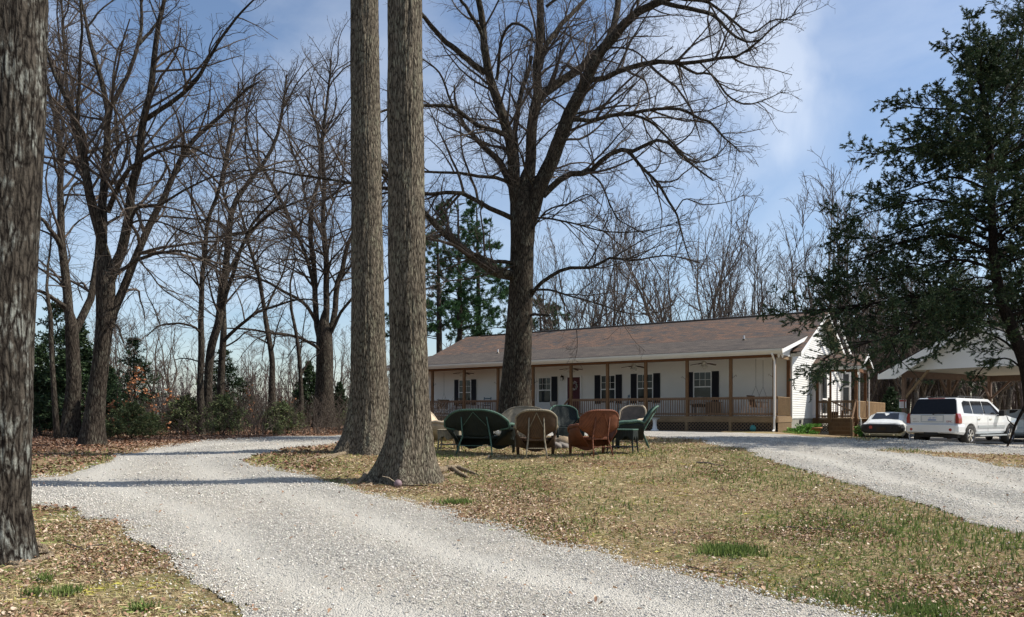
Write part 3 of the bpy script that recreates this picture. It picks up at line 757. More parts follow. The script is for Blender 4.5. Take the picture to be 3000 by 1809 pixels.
hl = [
 ([(938,1000),(928,953),(923,835),(914,741),(909,647),(925,560),(940,480),(930,380),(900,280)], 26, 7, 1),
 ([(950,990),(956,900),(956,788),(951,694),(947,624),(950,520),(945,400),(960,300),(970,180)], 28, 7, -.5),
 ([(962,985),(980,930),(989,835),(1000,800),(1010,740),(1025,700),(1060,640),(1110,560),(1160,470),(1200,380)], 26, 6, 1.5),
 ([(928,905),(923,864),(895,741),(848,638),(810,556),(791,532),(740,440),(720,340),(750,220)], 17, 5, -2),
 ([(932,955),(895,892),(848,864),(791,831),(730,812),(674,826),(630,850)], 16, 4, -2.5),
 ([(945,1040),(923,1014),(871,986),(801,977),(735,967),(674,963),(620,960)], 15, 4, -3),
 ([(965,985),(1010,900),(1060,850),(1130,820),(1180,760)], 14, 4, -1), ([(940,1010),(900,1000),(870,1010),(840,1050)], 8, 3),
 ([(950,700),(900,600),(880,500),(850,420),(840,300)], 11, 4, 2), ([(985,840),(1040,760),(1080,700),(1120,690)], 10, 4),
 ([(955,640),(990,560),(1010,470),(1015,360)], 9, 3), ([(912,700),(870,690),(820,700),(790,690)], 8, 3),
]
bare_tree('woods_tree', 'stout twin-stemmed dark tree at the right end of the woods edge beside the pale trunk', 35.0, (952, 1246),
    [(950, 1248, 92), (950, 1180, 76), (951, 1100, 66), (951, 1040, 66), (950, 985, 62)],
    hl, M['bark_wood'], M['twig'], 5, .35, seed=53, group='tall trees at the woods edge', far=1.25, dens=(2.5, 4, 5), cat='tree')

# --- generic procedural bare trees used as background copies
def proto_tree(seed, H, spread, stems, fan=True, leaf=False):
    r_ = np.random.default_rng(seed)
    root = thing('bare_tree', 'x', 'tree', (0, 0, 0))
    LP, LR = [], []; r0 = H * .0105
    hs = H * r_.uniform(.16, .3)
    tp = [np.array([0, 0, -.2]), np.array([r_.normal() * .1, 0, hs * .5]), np.array([r_.normal() * .2, 0, hs])]
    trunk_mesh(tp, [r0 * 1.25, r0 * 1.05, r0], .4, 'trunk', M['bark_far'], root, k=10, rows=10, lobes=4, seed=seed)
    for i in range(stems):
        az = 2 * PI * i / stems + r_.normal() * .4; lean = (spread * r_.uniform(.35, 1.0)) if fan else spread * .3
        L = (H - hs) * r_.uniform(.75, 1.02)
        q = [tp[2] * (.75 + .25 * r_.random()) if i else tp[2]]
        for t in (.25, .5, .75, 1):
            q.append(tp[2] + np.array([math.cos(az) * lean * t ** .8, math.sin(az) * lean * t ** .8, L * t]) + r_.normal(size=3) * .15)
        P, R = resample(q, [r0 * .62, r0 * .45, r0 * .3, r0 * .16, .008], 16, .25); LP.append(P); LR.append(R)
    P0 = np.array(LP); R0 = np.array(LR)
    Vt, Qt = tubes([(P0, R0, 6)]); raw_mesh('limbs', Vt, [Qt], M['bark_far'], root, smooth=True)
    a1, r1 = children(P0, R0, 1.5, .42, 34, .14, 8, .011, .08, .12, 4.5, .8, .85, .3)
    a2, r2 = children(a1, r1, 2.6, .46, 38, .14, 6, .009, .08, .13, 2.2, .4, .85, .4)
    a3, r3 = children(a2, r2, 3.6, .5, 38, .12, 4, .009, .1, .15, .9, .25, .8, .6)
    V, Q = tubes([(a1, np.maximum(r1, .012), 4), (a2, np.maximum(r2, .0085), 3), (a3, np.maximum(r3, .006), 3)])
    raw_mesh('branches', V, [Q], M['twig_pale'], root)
    CH[root.name] = kids(root)
    return root
protos = [proto_tree(101, 12, 3.2, 6), proto_tree(102, 12, 2.0, 5), proto_tree(103, 12, 4.2, 7), proto_tree(104, 12, 1.1, 3)]
placed = [0] * 4
def put_tree(k, px, top, D, label, group, sx=1.0, rz=None):
    x = (px - CX) / F * D; z = T(x, D); H = CAMZ + (CY - top) / F * D - z
    src = protos[k]
    o = src if placed[k] == 0 else copy_tree(src)
    placed[k] += 1
    s_ = H / 12.0
    o.location = (x, D, z); o.scale = (s_ * sx, s_ * sx, s_); o.rotation_euler = (0, 0, random.random() * 6.28 if rz is None else rz)
    tag(o, label, 'tree', group); return o
G1 = 'bare trees behind the house'
back = [(2,1700,640,56,1.0,'hazy bare tree over the ridge just right of the oak boughs'),(0,1790,610,60,.9,'bare tree over the roof ridge where the low oak bough droops'),(2,2035,555,54,1.15,'broadest fan-shaped bare tree above the middle of the roof'),
 (0,2105,640,58,.9,'dense bare tree just right of the broadest fan above the roof'),(1,2190,700,60,1.2,'small forked bare tree low over the right half of the ridge'),(2,2260,690,64,.9,'spreading bare tree over the roof left of the tallest pale tree'),
 (1,2330,740,62,1.0,'thin bare tree touching the tallest pale tree behind the gable'),(1,2417,520,55,1.05,'tallest pale slender bare tree behind the gable end'),(1,2505,570,58,1.0,'slender bare tree half hidden by the cedar tips'),
 (0,1870,720,66,.9,'faint bare tree over the ridge between two larger fans'),(3,1945,740,60,1.4,'narrow bare tree left of the broadest fan above the roof'),(1,2590,640,62,1.0,'bare tree behind the side porch seen through the cedar'),
 (0,1640,700,60,.9,'bare tree behind the house hidden by the oak trunk side'),(2,2700,700,60,1.0,'bare tree behind the carport roof seen through the cedar')]
for k, px, top, D, sx, lb in back: put_tree(k, px, top, D, lb, G1, sx)
G2 = 'slim trees beyond the carport'
for i in range(26):
    px = 2480 + i * 21 + random.uniform(-8, 8)
    put_tree(3 if i % 3 else 1, px, random.uniform(760, 930), random.uniform(52, 74), 'slim bare tree in the thicket seen under and beside the carport', G2, 1.5)
G3 = 'slim trees in the woods across the drive'
for i in range(13):
    px = random.uniform(90, 1120)
    put_tree(random.choice([3, 3, 1, 3]), px, random.uniform(880, 1080), random.uniform(44, 72), 'slim grey bare tree deep in the woods left of the drive', G3, 1.3)
for px, top in [(500, 1010), (470, 1040), (540, 1060), (700, 1030), (745, 1060), (830, 1040), (905, 1010), (1035, 940), (1128, 960)]:
    put_tree(3, px, top + 40, random.uniform(33, 40), 'thin bare sapling standing at the leafy edge of the woods', 'saplings at the woods edge', 1.0)

# --- far woods: one mass
def far_mass(x0, x1, y0, y1, n, h0, h1, name, label, thick=.02):
    x = rng.uniform(x0, x1, n); y = rng.uniform(y0, y1, n); z = terr(x, y); h = rng.uniform(h0, h1, n)
    m = 7; P = np.zeros((n, m, 3)); lean = rng.normal(size=(n, 2)) * .05
    for i in range(m):
        t = i / (m - 1); P[:, i, 0] = x + lean[:, 0] * h * t + rng.normal(size=n) * .08; P[:, i, 1] = y + lean[:, 1] * h * t; P[:, i, 2] = z - .2 + h * t
    R = (h * .010)[:, None] * np.linspace(1, .2, m)[None, :]
    a1, r1 = children(P, R, 1.2, .33, 38, .15, 5, .012, .15, .15, 4, .5, .9, .4)
    a2, r2 = children(a1, r1, 1.6, .5, 40, .12, 4, .010, .1, .2, 2, .3, .9, .5)
    V, Q = tubes([(P, R, 4), (a1, np.maximum(r1, thick), 3), (a2, np.maximum(r2, thick * .7), 3)])
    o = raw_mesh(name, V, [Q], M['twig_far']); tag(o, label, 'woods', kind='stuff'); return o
far_mass(-90, 8, 80, 130, 800, 4, 8, 'distant_woods', 'hazy grey-brown far woods low behind the trees left of the drive', .03)
far_mass(20, 66, 60, 92, 560, 7, 13, 'thicket', 'dense grey-brown bare thicket behind the carport and parked cars', .018)
far_mass(-8, 26, 80, 120, 200, 6, 11, 'distant_woods', 'faint far woods low behind the house roof', .03)

def brush(n, x0, x1, y0, y1, h, mat, name, label, dens=2.5, arch=.3):
    x = rng.uniform(x0, x1, n); y = rng.uniform(y0, y1, n)
    k = ~on_road(x, y); x, y = x[k], y[k]; n = len(x); z = terr(x, y); hh = rng.uniform(.4, 1, n) * h
    m = 6; P = np.zeros((n, m, 3)); d = rng.normal(size=(n, 2)) * arch
    for i in range(m):
        t = i / (m - 1); P[:, i, 0] = x + d[:, 0] * hh * t ** 1.5; P[:, i, 1] = y + d[:, 1] * hh * t ** 1.5; P[:, i, 2] = z + hh * (t - .25 * t * t)
    R = np.full((n, m), .009) * np.linspace(1, .4, m)[None, :]
    a1, r1 = children(P, R, dens, .5, 45, .15, 5, .012, .1, .25, 1, .15, .9, .5)
    V, Q = tubes([(P, R, 3), (a1, np.maximum(r1, .004), 3)])
    o = raw_mesh(name, V, [Q], mat); tag(o, label, 'brush', kind='stuff'); return P, a1
brush(2600, -24, -3.5, 25, 44, 2.1, M['twig'], 'underbrush', 'tangled bare brush along the woods floor left of the drive')
brush(900, 18, 42, 44, 60, 2.2, M['twig_pale'], 'underbrush', 'tangled bare brush behind the carport')
brush(160, -12, -5, 25.5, 31, .9, M['twig_pale'], 'dry_weeds', 'pale dry stems leaning at the edge of the woods', 1.5, .6)
# ---------------------------------------------------------------- evergreens
def sprays(P, R, per, size, cols, droop=.2, tmin=.15, width=.28, flat=0.4, seed=0, rnd=.55):
    """narrow leaf blades clustered along twigs; returns V,F,colours"""
    N, m, _ = P.shape; K = N * per
    pid = np.repeat(np.arange(N), per); t = tmin + (1 - tmin) * rng.random(K); f = t * (m - 1); i = np.minimum(f.astype(int), m - 2); u = (f - i)[:, None]
    p = P[pid, i] * (1 - u) + P[pid, i + 1] * u
    d = P[pid, i + 1] - P[pid, i]; d /= np.linalg.norm(d, axis=1, keepdims=True) + 1e-9
    d = d * .8 + rng.normal(size=(K, 3)) * rnd; d[:, 2] = d[:, 2] * (1 - flat) - droop; d /= np.linalg.norm(d, axis=1, keepdims=True)
    s = np.cross(d, rng.normal(size=(K, 3))); s /= np.linalg.norm(s, axis=1, keepdims=True) + 1e-9
    L = size * rng.uniform(.5, 1.3, K)[:, None]
    a = p; b = p + d * L * .5 + s * L * width; c = p + d * L; e = p + d * L * .45 - s * L * width
    V = np.stack([a, b, c, e], 1).reshape(-1, 3)
    Q = np.arange(K * 4).reshape(K, 4)
    cols = np.array(cols); ci = cols[rng.integers(0, len(cols), K)] * rng.uniform(.7, 1.3, (K, 1))
    return V, Q, np.repeat(ci, 4, 0)

CED = [(.034, .062, .03), (.046, .082, .034), (.062, .098, .038), (.024, .045, .026), (.10, .115, .05), (.055, .07, .032)]
# big cedar on the right
Dc = 22.6; cb = GX(3030, Dc)
ced = thing('cedar_tree', 'tall dark evergreen cedar at the right edge spreading over the carport', 'tree', cb)
cpts = [(3030, 1330, 46), (3026, 1240, 42), (3018, 1150, 38), (3002, 1060, 35), (2962, 960, 32), (2930, 860, 28), (2912, 760, 24), (2905, 600, 20), (2897, 404, 19), (2880, 290, 13), (2868, 200, 9), (2855, 110, 5)]
cp = [np.array(P3(x, y, Dc)) - np.array(cb) for x, y, w in cpts]; cr = [w / 2 * Dc / F for x, y, w in cpts]; cp[0][2] = -.1
trunk_mesh(cp, cr, .35, 'trunk', M['cedar_bark'], ced, k=20, rows=70, lobes=5, seed=77)
cl = [([(2872,250),(2830,200),(2790,160),(2762,125)],8,3),([(2890,390),(2830,330),(2740,320),(2640,310),(2570,293)],12,3),([(2896,430),(2820,390),(2720,400),(2620,412)],12,3),
 ([(2898,470),(2800,450),(2680,430),(2590,450),(2503,447)],13,3),([(2901,560),(2800,520),(2700,540),(2610,570),(2514,565)],14,3),([(2903,610),(2794,597),(2713,585),(2560,620),(2462,646)],16,3),
 ([(2906,680),(2794,640),(2700,660),(2560,700),(2452,690)],15,3),([(2910,740),(2820,700),(2754,686),(2633,712),(2520,760),(2428,775)],18,4),([(2914,790),(2800,760),(2650,800),(2520,830),(2400,850)],16,4),
 ([(2922,840),(2800,850),(2680,870),(2560,890),(2450,905),(2350,910),(2305,905)],18,4),([(2940,900),(2840,890),(2754,908),(2680,950),(2612,985),(2540,1005),(2471,1021),(2410,1053)],20,4),
 ([(2960,960),(2875,940),(2800,930),(2700,960),(2620,1010),(2560,1030)],14,4),([(2985,1040),(2940,1000),(2870,970),(2800,960),(2740,1000),(2720,1050)],12,3),
 ([(2995,1080),(2950,1050),(2900,1060),(2870,1090),(2850,1120)],10,3),([(2893,400),(2930,300),(2970,200),(2990,110),(3000,40)],13,4),([(2900,520),(2960,440),(3020,380),(3080,300)],14,4),
 ([(2908,650),(2980,600),(3060,560),(3140,540)],14,4),([(2912,760),(2990,720),(3080,700),(3180,700)],16,4),([(2930,850),(3010,820),(3110,820),(3220,840)],16,4),([(2960,950),(3040,930),(3140,950),(3240,980)],14,4),
 ([(2892,380),(2860,320),(2850,230),(2842,140),(2840,50)],9,3),([(2900,500),(2850,470),(2790,480),(2740,500)],9,3),([(2905,600),(2850,590),(2800,620),(2740,650)],9,3),
 ([(2906,600),(2945,450),(2975,300),(2992,170),(3000,30)],16,4),([(2975,300),(3030,250),(3090,220)],8,3),([(2985,220),(2940,180),(2900,170)],7,3),([(2960,380),(3040,350),(3120,340)],9,3),([(2992,170),(3040,110),(3080,60)],6,3),([(2980,250),(2950,210),(2935,150)],6,3)]
LP, LR = traced(Dc, [(a, b, c) for a, b, c in cl], n=14, depth_sd=1.6, seed=9)
LP = to_local(LP, cb); LR = [r * .6 for r in LR]
# limbs towards and away from the camera
P, R = resample(cp, cr, 60)
for i in range(64):
    t = rng.uniform(.32, .93); k = int(t * 59); st = P[k]; zz = st[2]
    az = rng.uniform(0, 2 * PI)
    if zz < 5.2 and math.sin(az) < .2: az = abs(az - 3.6) % 1.2 - .2
    rad_ = np.interp(zz, [2.4, 3.5, 5, 8, 10.5, 12.3], [2.6, 4.6, 4.3, 3.3, 2.2, .8]) * rng.uniform(.6, 1.0)
    if math.cos(az) < -.75: az += 1.2
    rise = np.interp(zz, [3, 8, 12], [-.12, .12, .7])
    q = [st + np.array([math.cos(az) * rad_ * s_, math.sin(az) * rad_ * s_, rad_ * (rise * s_ + .10 * math.sin(s_ * 3.1))]) + rng.normal(size=3) * .1 * s_ for s_ in (0, .3, .6, 1)]
    p_, r_ = resample(q, [R[k] * .3, .02, .014, .006], 14); LP.append(p_); LR.append(r_)
LP = np.array(LP); LR = np.array(LR)
V, Q = tubes([(LP, LR, 6)]); raw_mesh('limbs', V, [Q], M['cedar_bark'], ced, smooth=True)
a1, r1 = children(LP, LR, 7.2, .36, 46, -.02, 7, .012, .06, .14, 1.6, .4, .85, .3)
a2, r2 = children(a1, r1, 8.5, .42, 48, .03, 5, .01, .1, .16, .55, .16, .9, .4)
V, Q = tubes([(a1, np.maximum(r1, .005), 4), (a2, np.maximum(r2, .004), 3)]); raw_mesh('branches', V, [Q], M['cedar_bark'], ced)
print('cedar twigs', len(a1), len(a2))
V, Q, C = sprays(a2, r2, 44, .085, CED, droop=.1, width=.115, flat=.3, rnd=.36)
V2, Q2, C2 = sprays(a1, r1, 44, .085, CED, droop=.1, width=.115, tmin=.3, rnd=.4)
raw_mesh('foliage', np.concatenate([V, V2]), [Q, Q2 + len(V)], M['needle'], ced, colors=np.concatenate([C, C2]))

CH[ced.name] = kids(ced)
c2 = copy_tree(ced); c2.location = (22.4, 20.6, T(22.4, 20.6)); c2.rotation_euler = (0, 0, 2.4); tag(c2, 'second tall cedar standing outside the picture to the right, shading the drive', 'tree')
def cedar_bush(name, H, rad_, n, cols, seed, cat='cedar', label='', per=14, size=.12, bare=.0, shape=1.0):
    root = thing(name, label, cat)
    p = np.zeros((1, 10, 3)); p[0, :, 2] = np.linspace(-.05, H, 10); p[0, 1:, :2] += rng.normal(size=(9, 2)) * .03 * H / 3
    r_ = np.linspace(H * .016, .006, 10)[None, :]
    k = n; t = bare + (1 - bare) * rng.random(k) ** .8; az = rng.random(k) * 2 * PI
    L = rad_ * (1 - t ** shape * .92) * rng.uniform(.6, 1.1, k)
    Pm = np.zeros((k, 6, 3))
    for s_ in range(6):
        q = s_ / 5; Pm[:, s_, 0] = np.cos(az) * L * q; Pm[:, s_, 1] = np.sin(az) * L * q; Pm[:, s_, 2] = t * H * .97 + L * (.45 * q - .1 * q * q) + rng.normal(size=k) * .03
    Rm = np.full((k, 6), .008) * np.linspace(1, .4, 6)
    V, Q = tubes([(p, r_, 7)]); raw_mesh('trunk', V, [Q], M['cedar_bark'], root, smooth=True)
    a, ra = children(Pm, Rm, 11, .5, 45, .06, 5, .01, .1, .18, .6, .14, .9, .4)
    V0, Q0 = tubes([(Pm, Rm, 3), (a, np.maximum(ra, .003), 3)])
    raw_mesh('branches', V0, [Q0], M['cedar_bark'], root)
    V, Q, C = sprays(a, ra, per, size, cols, droop=.02, width=.18, flat=.1); V2, Q2, C2 = sprays(Pm, Rm, per, size, cols, droop=.0, width=.18, tmin=.4, flat=.1)
    raw_mesh('foliage', np.concatenate([V, V2]), [Q, Q2 + len(V)], M['needle'], root, colors=np.concatenate([C, C2]))
    CH[root.name] = kids(root); return root
BG = [(.03, .055, .025), (.042, .075, .03), (.06, .09, .038), (.022, .04, .022)]
BG2 = [(.10, .13, .05), (.13, .155, .065), (.075, .11, .045), (.15, .16, .075)]
bA = cedar_bush('cedar', 4, 1.6, 160, BG, 1); bB = cedar_bush('cedar', 1.6, 1.0, 100, BG2, 2, per=8, size=.09, shape=1.6)
bC = cedar_bush('cedar', 5, 2.1, 105, BG, 3, per=9, bare=.12)
cnt = {'a': 0, 'b': 0, 'c': 0}
def bush(k, px, top, D, label, sx=1.0, cat='cedar', group='evergreens in the woods edge'):
    src = {'a': bA, 'b': bB, 'c': bC}[k]; H0 = {'a': 4, 'b': 1.6, 'c': 5}[k]
    o = src if cnt[k] == 0 else copy_tree(src); cnt[k] += 1
    x = (px - CX) / F * D; z = T(x, D); H = CAMZ + (CY - top) / F * D - z; s_ = H / H0
    o.location = (x, D, z); o.scale = (s_ * sx, s_ * sx, s_); o.rotation_euler = (0, 0, random.random() * 6.28)
    tag(o, label, cat, group); return o
for k, px, top, D, sx, lb in [('a',120,1010,26,1.0,'dark green cedar at the far left beside the foreground trunk'),('a',225,940,25.5,1.1,'tallest dark cedar hiding the foot of the forked trunk'),
  ('c',165,880,28,1.0,'open-branched dark cedar above the rail fence'),('a',322,1075,24,.9,'bushy cedar right behind the tallest woods tree'),('b',385,1180,23,1.3,'low spreading grey-green cedar right of the tallest woods tree'),
  ('c',392,985,29,1.0,'sparse pointed cedar standing among the russet saplings'),('c',655,1020,33,1.25,'tall wide cedar behind the straight trunk of the middle clump'),('b',655,1160,27,1.1,'round bright green cedar bush at the foot of the middle clump'),
  ('b',545,1160,28,1.2,'olive green thin cedar bush left of the middle clump'),('b',825,1180,29,1.4,'feathery olive bush right of the single splayed trunk'),('a',905,1060,37,1.0,'dark cedar just left of the twin-stemmed tree'),
  ('b',815,1240,27,.9,'small low green bush at the drive edge near the splayed trunk'),('a',995,1120,38,1.0,'cedar to the right of the twin-stemmed tree'),('b',300,1225,22.5,1.0,'small dark bush at the foot of the tallest woods tree'),('b',440,1210,25,1.3,'low olive cedar bush under the russet saplings'),
  ('a',2610,1135,47,1.2,'olive cedar bush left of the carport corner post'),('b',1060,1180,33,1.6,'low dark shrub seen left of the pale twin trunks'),('a',78,1120,30,1.0,'dark cedar mostly hidden behind the foreground trunk')]:
    bush(k, px, top, D, lb, sx)

# pines behind the left end of the house
def pine(name, label, D, px, top, first, trunkw, tufts, seed, group=None):
    b = GX(px, D); H = CAMZ + (CY - top) / F * D - b.z; h0 = CAMZ + (CY - first) / F * D - b.z
    root = thing(name, label, 'pine', b, 0, group)
    tp = [np.array([0, 0, -.1]), np.array([.05, 0, H * .5]), np.array([-.1, 0, H])]; w = trunkw * .36 * D / F
    trunk_mesh(tp, [w, w * .75, w * .2], .3, 'trunk', M['bark_wood'], root, k=14, rows=24, lobes=4, seed=seed)
    LPs, LRs = [], []
    for i in range(tufts):
        z = h0 + (H - h0) * (i + random.random()) / tufts; az = random.random() * 6.28; L = (1 - .65 * (z - h0) / (H - h0)) * random.uniform(2.2, 5.0)
        q = [np.array([0, 0, z]) + np.array([math.cos(az) * L * s_, math.sin(az) * L * s_, L * (.25 * s_ - .18 * s_ * s_)]) for s_ in (0, .35, .7, 1)]
        p_, r_ = resample(q, [.04, .028, .018, .008], 10, .5); LPs.append(p_); LRs.append(r_)
    LPs = np.array(LPs); LRs = np.array(LRs)
    a1, r1 = children(LPs, LRs, 4.5, .42, 45, .1, 6, .014, .3, .15, 1.3, .3, .8, .4)
    V, Q = tubes([(LPs, LRs, 5), (a1, r1, 3)]); raw_mesh('limbs', V, [Q], M['bark_wood'], root)
    PG = [(.035, .085, .03), (.05, .115, .04), (.07, .14, .05), (.025, .06, .025)]
    V, Q, C = sprays(a1, r1, 75, .24, PG, droop=-.12, tmin=.2, width=.09, flat=0)
    raw_mesh('foliage', V, [Q], M['needle'], root, colors=C)
pine('pine_tree', 'green pine behind the left end of the roof, nearest the front pale trunk', 58, 1285, 680, 1000, 30, 36, 61)
pine('pine_tree', 'green pine directly behind the left ridge end with bushy lower boughs', 60, 1345, 590, 1000, 28, 46, 62)
pine('pine_tree', 'pine hidden mostly by the oak trunk with a few green tufts on its right', 63, 1400, 610, 1000, 26, 46, 63)
pine('pine_tree', 'low green pine peeping over the ridge right of the oak trunk', 66, 1585, 880, 1010, 22, 22, 64)

# young beeches holding russet leaves
RU = [(.42, .17, .07), (.34, .14, .07), (.48, .24, .11), (.28, .13, .07)]
def russet(px, top, D, label, sc=1.0):
    b = GX(px, D); H = CAMZ + (CY - top) / F * D - b.z
    root = thing('beech_sapling', label, 'sapling', b, 0, 'young beeches with russet leaves')
    p = np.zeros((1, 12, 3)); p[0, :, 2] = np.linspace(-.05, H, 12); p[0, 1:, :2] += np.cumsum(rng.normal(size=(11, 2)) * .05, 0)
    r_ = np.linspace(H * .009, .005, 12)[None, :]
    V, Q = tubes([(p, r_, 6)]); raw_mesh('trunk', V, [Q], M['twig'], root)
    a, ra = children(p, r_, 6.5, .42, 62, .05, 7, .012, .1, .12, 1.8, .4, 1, .3); a2, r2 = children(a, ra, 5, .42, 48, .02, 5, .01, .1, .2, .7, .15)
    V, Q = tubes([(a, ra, 4), (a2, np.maximum(r2, .003), 3)]); raw_mesh('branches', V, [Q], M['twig'], root)
    low = a2[a2[:, 0, 2] < H * .75]; V, Q, C = sprays(low, low[..., 0], 5, .10, RU, droop=.1, width=.3)
    raw_mesh('foliage', V, [Q], M['leaf'], root, colors=C)
russet(400, 1010, 25, 'tallest young beech with russet leaves right of the tallest woods tree')
russet(455, 1090, 27, 'young beech with orange leaves around the middle of the left woods')
russet(350, 1120, 23.5, 'low beech sapling with russet leaves close to the leaning woods trunk')
russet(715, 1080, 34, 'small russet-leaved sapling between the middle clump and the splayed trunk')
russet(835, 1110, 35, 'small russet-leaved sapling right of the splayed trunk')

russet(520, 1120, 29, 'russet-leaved sapling left of the thin upright trunk with the arching bough')
russet(300, 1090, 26, 'russet-leaved sapling glimpsed behind the tallest woods tree')
# ---------------------------------------------------------------- ground scatter
def scatter(n, sampler, keep):
    x, y = sampler(n); k = keep(x, y); return x[k], y[k]
def polar(n, d0, d1, a0=-38, a1=38, pw=1.0):
    r = d0 + (d1 - d0) * rng.random(n) ** pw; a = np.radians(rng.uniform(a0, a1, n)); return r * np.sin(a), r * np.cos(a)
BR = np.array([(.38,.26,.17),(.29,.18,.11),(.46,.35,.25),(.20,.12,.08),(.35,.25,.17),(.52,.42,.32),(.14,.085,.06),(.30,.18,.11),(.24,.14,.09)])
RB = np.array([(.22,.13,.085),(.17,.10,.065),(.29,.19,.13),(.12,.075,.05),(.33,.24,.17),(.21,.14,.10),(.26,.13,.08)])
def leaves(x, y, smin, smax, cols, name, label, zoff=.015):
    n = len(x); z = terr(x, y) + zoff + rng.random(n) * .02
    az = rng.random(n) * 2 * PI; L = rng.uniform(smin, smax, n); W = L * rng.uniform(.45, .75, n); tilt = rng.normal(size=n) * .38; tl2 = rng.normal(size=n) * .3; curl = rng.uniform(-.1, .4, n) * L
    u = np.stack([np.cos(az), np.sin(az), tilt], 1); w = np.stack([-np.sin(az), np.cos(az), tl2], 1)
    c = np.stack([x, y, z], 1); up = np.array([[0, 0, 1.]])
    pts = [c - u * L[:, None] / 2, c - u * L[:, None] * .15 - w * W[:, None] / 2 + up * curl[:, None], c + u * L[:, None] * .28 - w * W[:, None] * .38 + up * curl[:, None] * .8,
           c + u * L[:, None] / 2, c + u * L[:, None] * .28 + w * W[:, None] * .38 + up * curl[:, None] * .8, c - u * L[:, None] * .15 + w * W[:, None] / 2 + up * curl[:, None]]
    V = np.stack(pts, 1); V[:, :, 2] = np.maximum(V[:, :, 2], (z - zoff)[:, None] + .002); V = V.reshape(-1, 3)
    b = np.arange(n)[:, None] * 6; Q = np.concatenate([b + np.array([[0, 1, 2, 3]]), b + np.array([[0, 3, 4, 5]])])
    col = cols[rng.integers(0, len(cols), n)] * rng.uniform(.75, 1.25, (n, 1))
    o = raw_mesh(name, V, [Q], M['leaf'], colors=np.repeat(col, 6, 0)); tag(o, label, 'leaves', kind='stuff'); return o
def lit(x, y):      # patchy density of leaves
    return rng.random(len(x)) < np.clip((fbm(x * .8, y * .8, 3, 21) - .36) * 4.2, .07, 1)
x, y = scatter(80000, lambda n: polar(n, 4.8, 12.5, pw=.8), lambda x, y: ~on_road(x, y, .12) & lit(x, y)); leaves(x, y, .016, .045, BR, 'fallen_leaves', 'dry brown leaves strewn over the near lawn')
x, y = scatter(42000, lambda n: polar(n, 12.5, 27, pw=.9), lambda x, y: ~on_road(x, y, .15) & lit(x, y) & (x > -5.5)); leaves(x, y, .025, .06, BR, 'fallen_leaves', 'dry leaves scattered around the chairs and tree roots')
x, y = scatter(90000, lambda n: (rng.uniform(-24, -2, n), rng.uniform(10, 42, n)), lambda x, y: ~on_road(x, y, .1) & (x < -2 - .12 * y)); leaves(x, y, .04, .09, RB, 'leaf_litter', 'reddish brown leaf litter on the woods floor')
x, y = scatter(1300, lambda n: polar(n, 5, 24), lambda x, y: on_road(x, y)); leaves(x, y, .02, .05, BR, 'stray_leaves', 'a few stray leaves blown on the gravel', .045)

GC = np.array([(.11,.16,.04),(.16,.22,.06),(.21,.26,.08),(.10,.14,.035)]); DC = np.array([(.52,.42,.25),(.44,.35,.19),(.42,.36,.18),(.30,.30,.12),(.60,.50,.32),(.46,.34,.20)])
def blades(x, y, h0, h1, cols, name, label, lean=.5, w=.006):
    n = len(x); z = terr(x, y) + .0; h = rng.uniform(h0, h1, n); az = rng.random(n) * 2 * PI; l = np.abs(rng.normal(size=n)) * lean * h
    ww = w * (1 + y / 14); c = np.stack([x, y, z], 1); s_ = np.stack([np.sin(az + 1.2), np.cos(az + 1.2), 0 * az], 1) * ww[:, None]
    d = np.stack([np.cos(az) * l, np.sin(az) * l, h], 1)
    V = np.stack([c - s_, c + s_, c + d * .55 + s_ * .7 + np.array([[0, 0, .0]]), c + d + np.array([[0, 0, 1]]) * -.15 * l[:, None]], 1).reshape(-1, 3)
    b = np.arange(n)[:, None] * 4; Tt = np.concatenate([b + np.array([[0, 1, 2]]), b + np.array([[0, 2, 3]])])
    col = cols[rng.integers(0, len(cols), n)] * rng.uniform(.75, 1.25, (n, 1))
    if 'dry' in name:
        f1 = np.clip((fbm(x * .55, y * .55, 4, 91) - .42) * 5, 0, 1)[:, None]; f2 = np.clip((fbm(x * .8 + 9, y * .8, 4, 92) - .50) * 7, 0, 1)[:, None]; f3 = np.clip((fbm(x * 1.1, y * 1.1 + 5, 3, 93) - .52) * 7, 0, 1)[:, None]; pick = rng.random((n, 1))
        col = np.where(pick < f1 * .38, np.array([[.22, .27, .08]]) * rng.uniform(.6, 1.3, (n, 1)), col); col = np.where((pick > .45) & (pick < .45 + f2 * .5), np.array([[.26, .15, .085]]) * rng.uniform(.6, 1.4, (n, 1)), col); col = np.where((pick > .8) & (f3 > .5), np.array([[.42, .38, .08]]) * rng.uniform(.7, 1.2, (n, 1)), col)
    o = raw_mesh(name, V, [Tt], M['blade'], colors=np.repeat(col, 4, 0)); tag(o, label, 'grass', kind='stuff'); return o
x, y = scatter(260000, lambda n: polar(n, 4.8, 18, pw=.85), lambda x, y: ~on_road(x, y, .1)); blades(x, y, .012, .04, DC * .95, 'dry_grass', 'thin dry straw-coloured grass over the yard', 2.2, .0035)
x, y = scatter(60000, lambda n: polar(n, 15, 27), lambda x, y: ~on_road(x, y, .1) & (x > -6)); blades(x, y, .02, .06, DC, 'dry_grass', 'dry grass around the wicker chairs', 1.6)
gx, gy = [], []
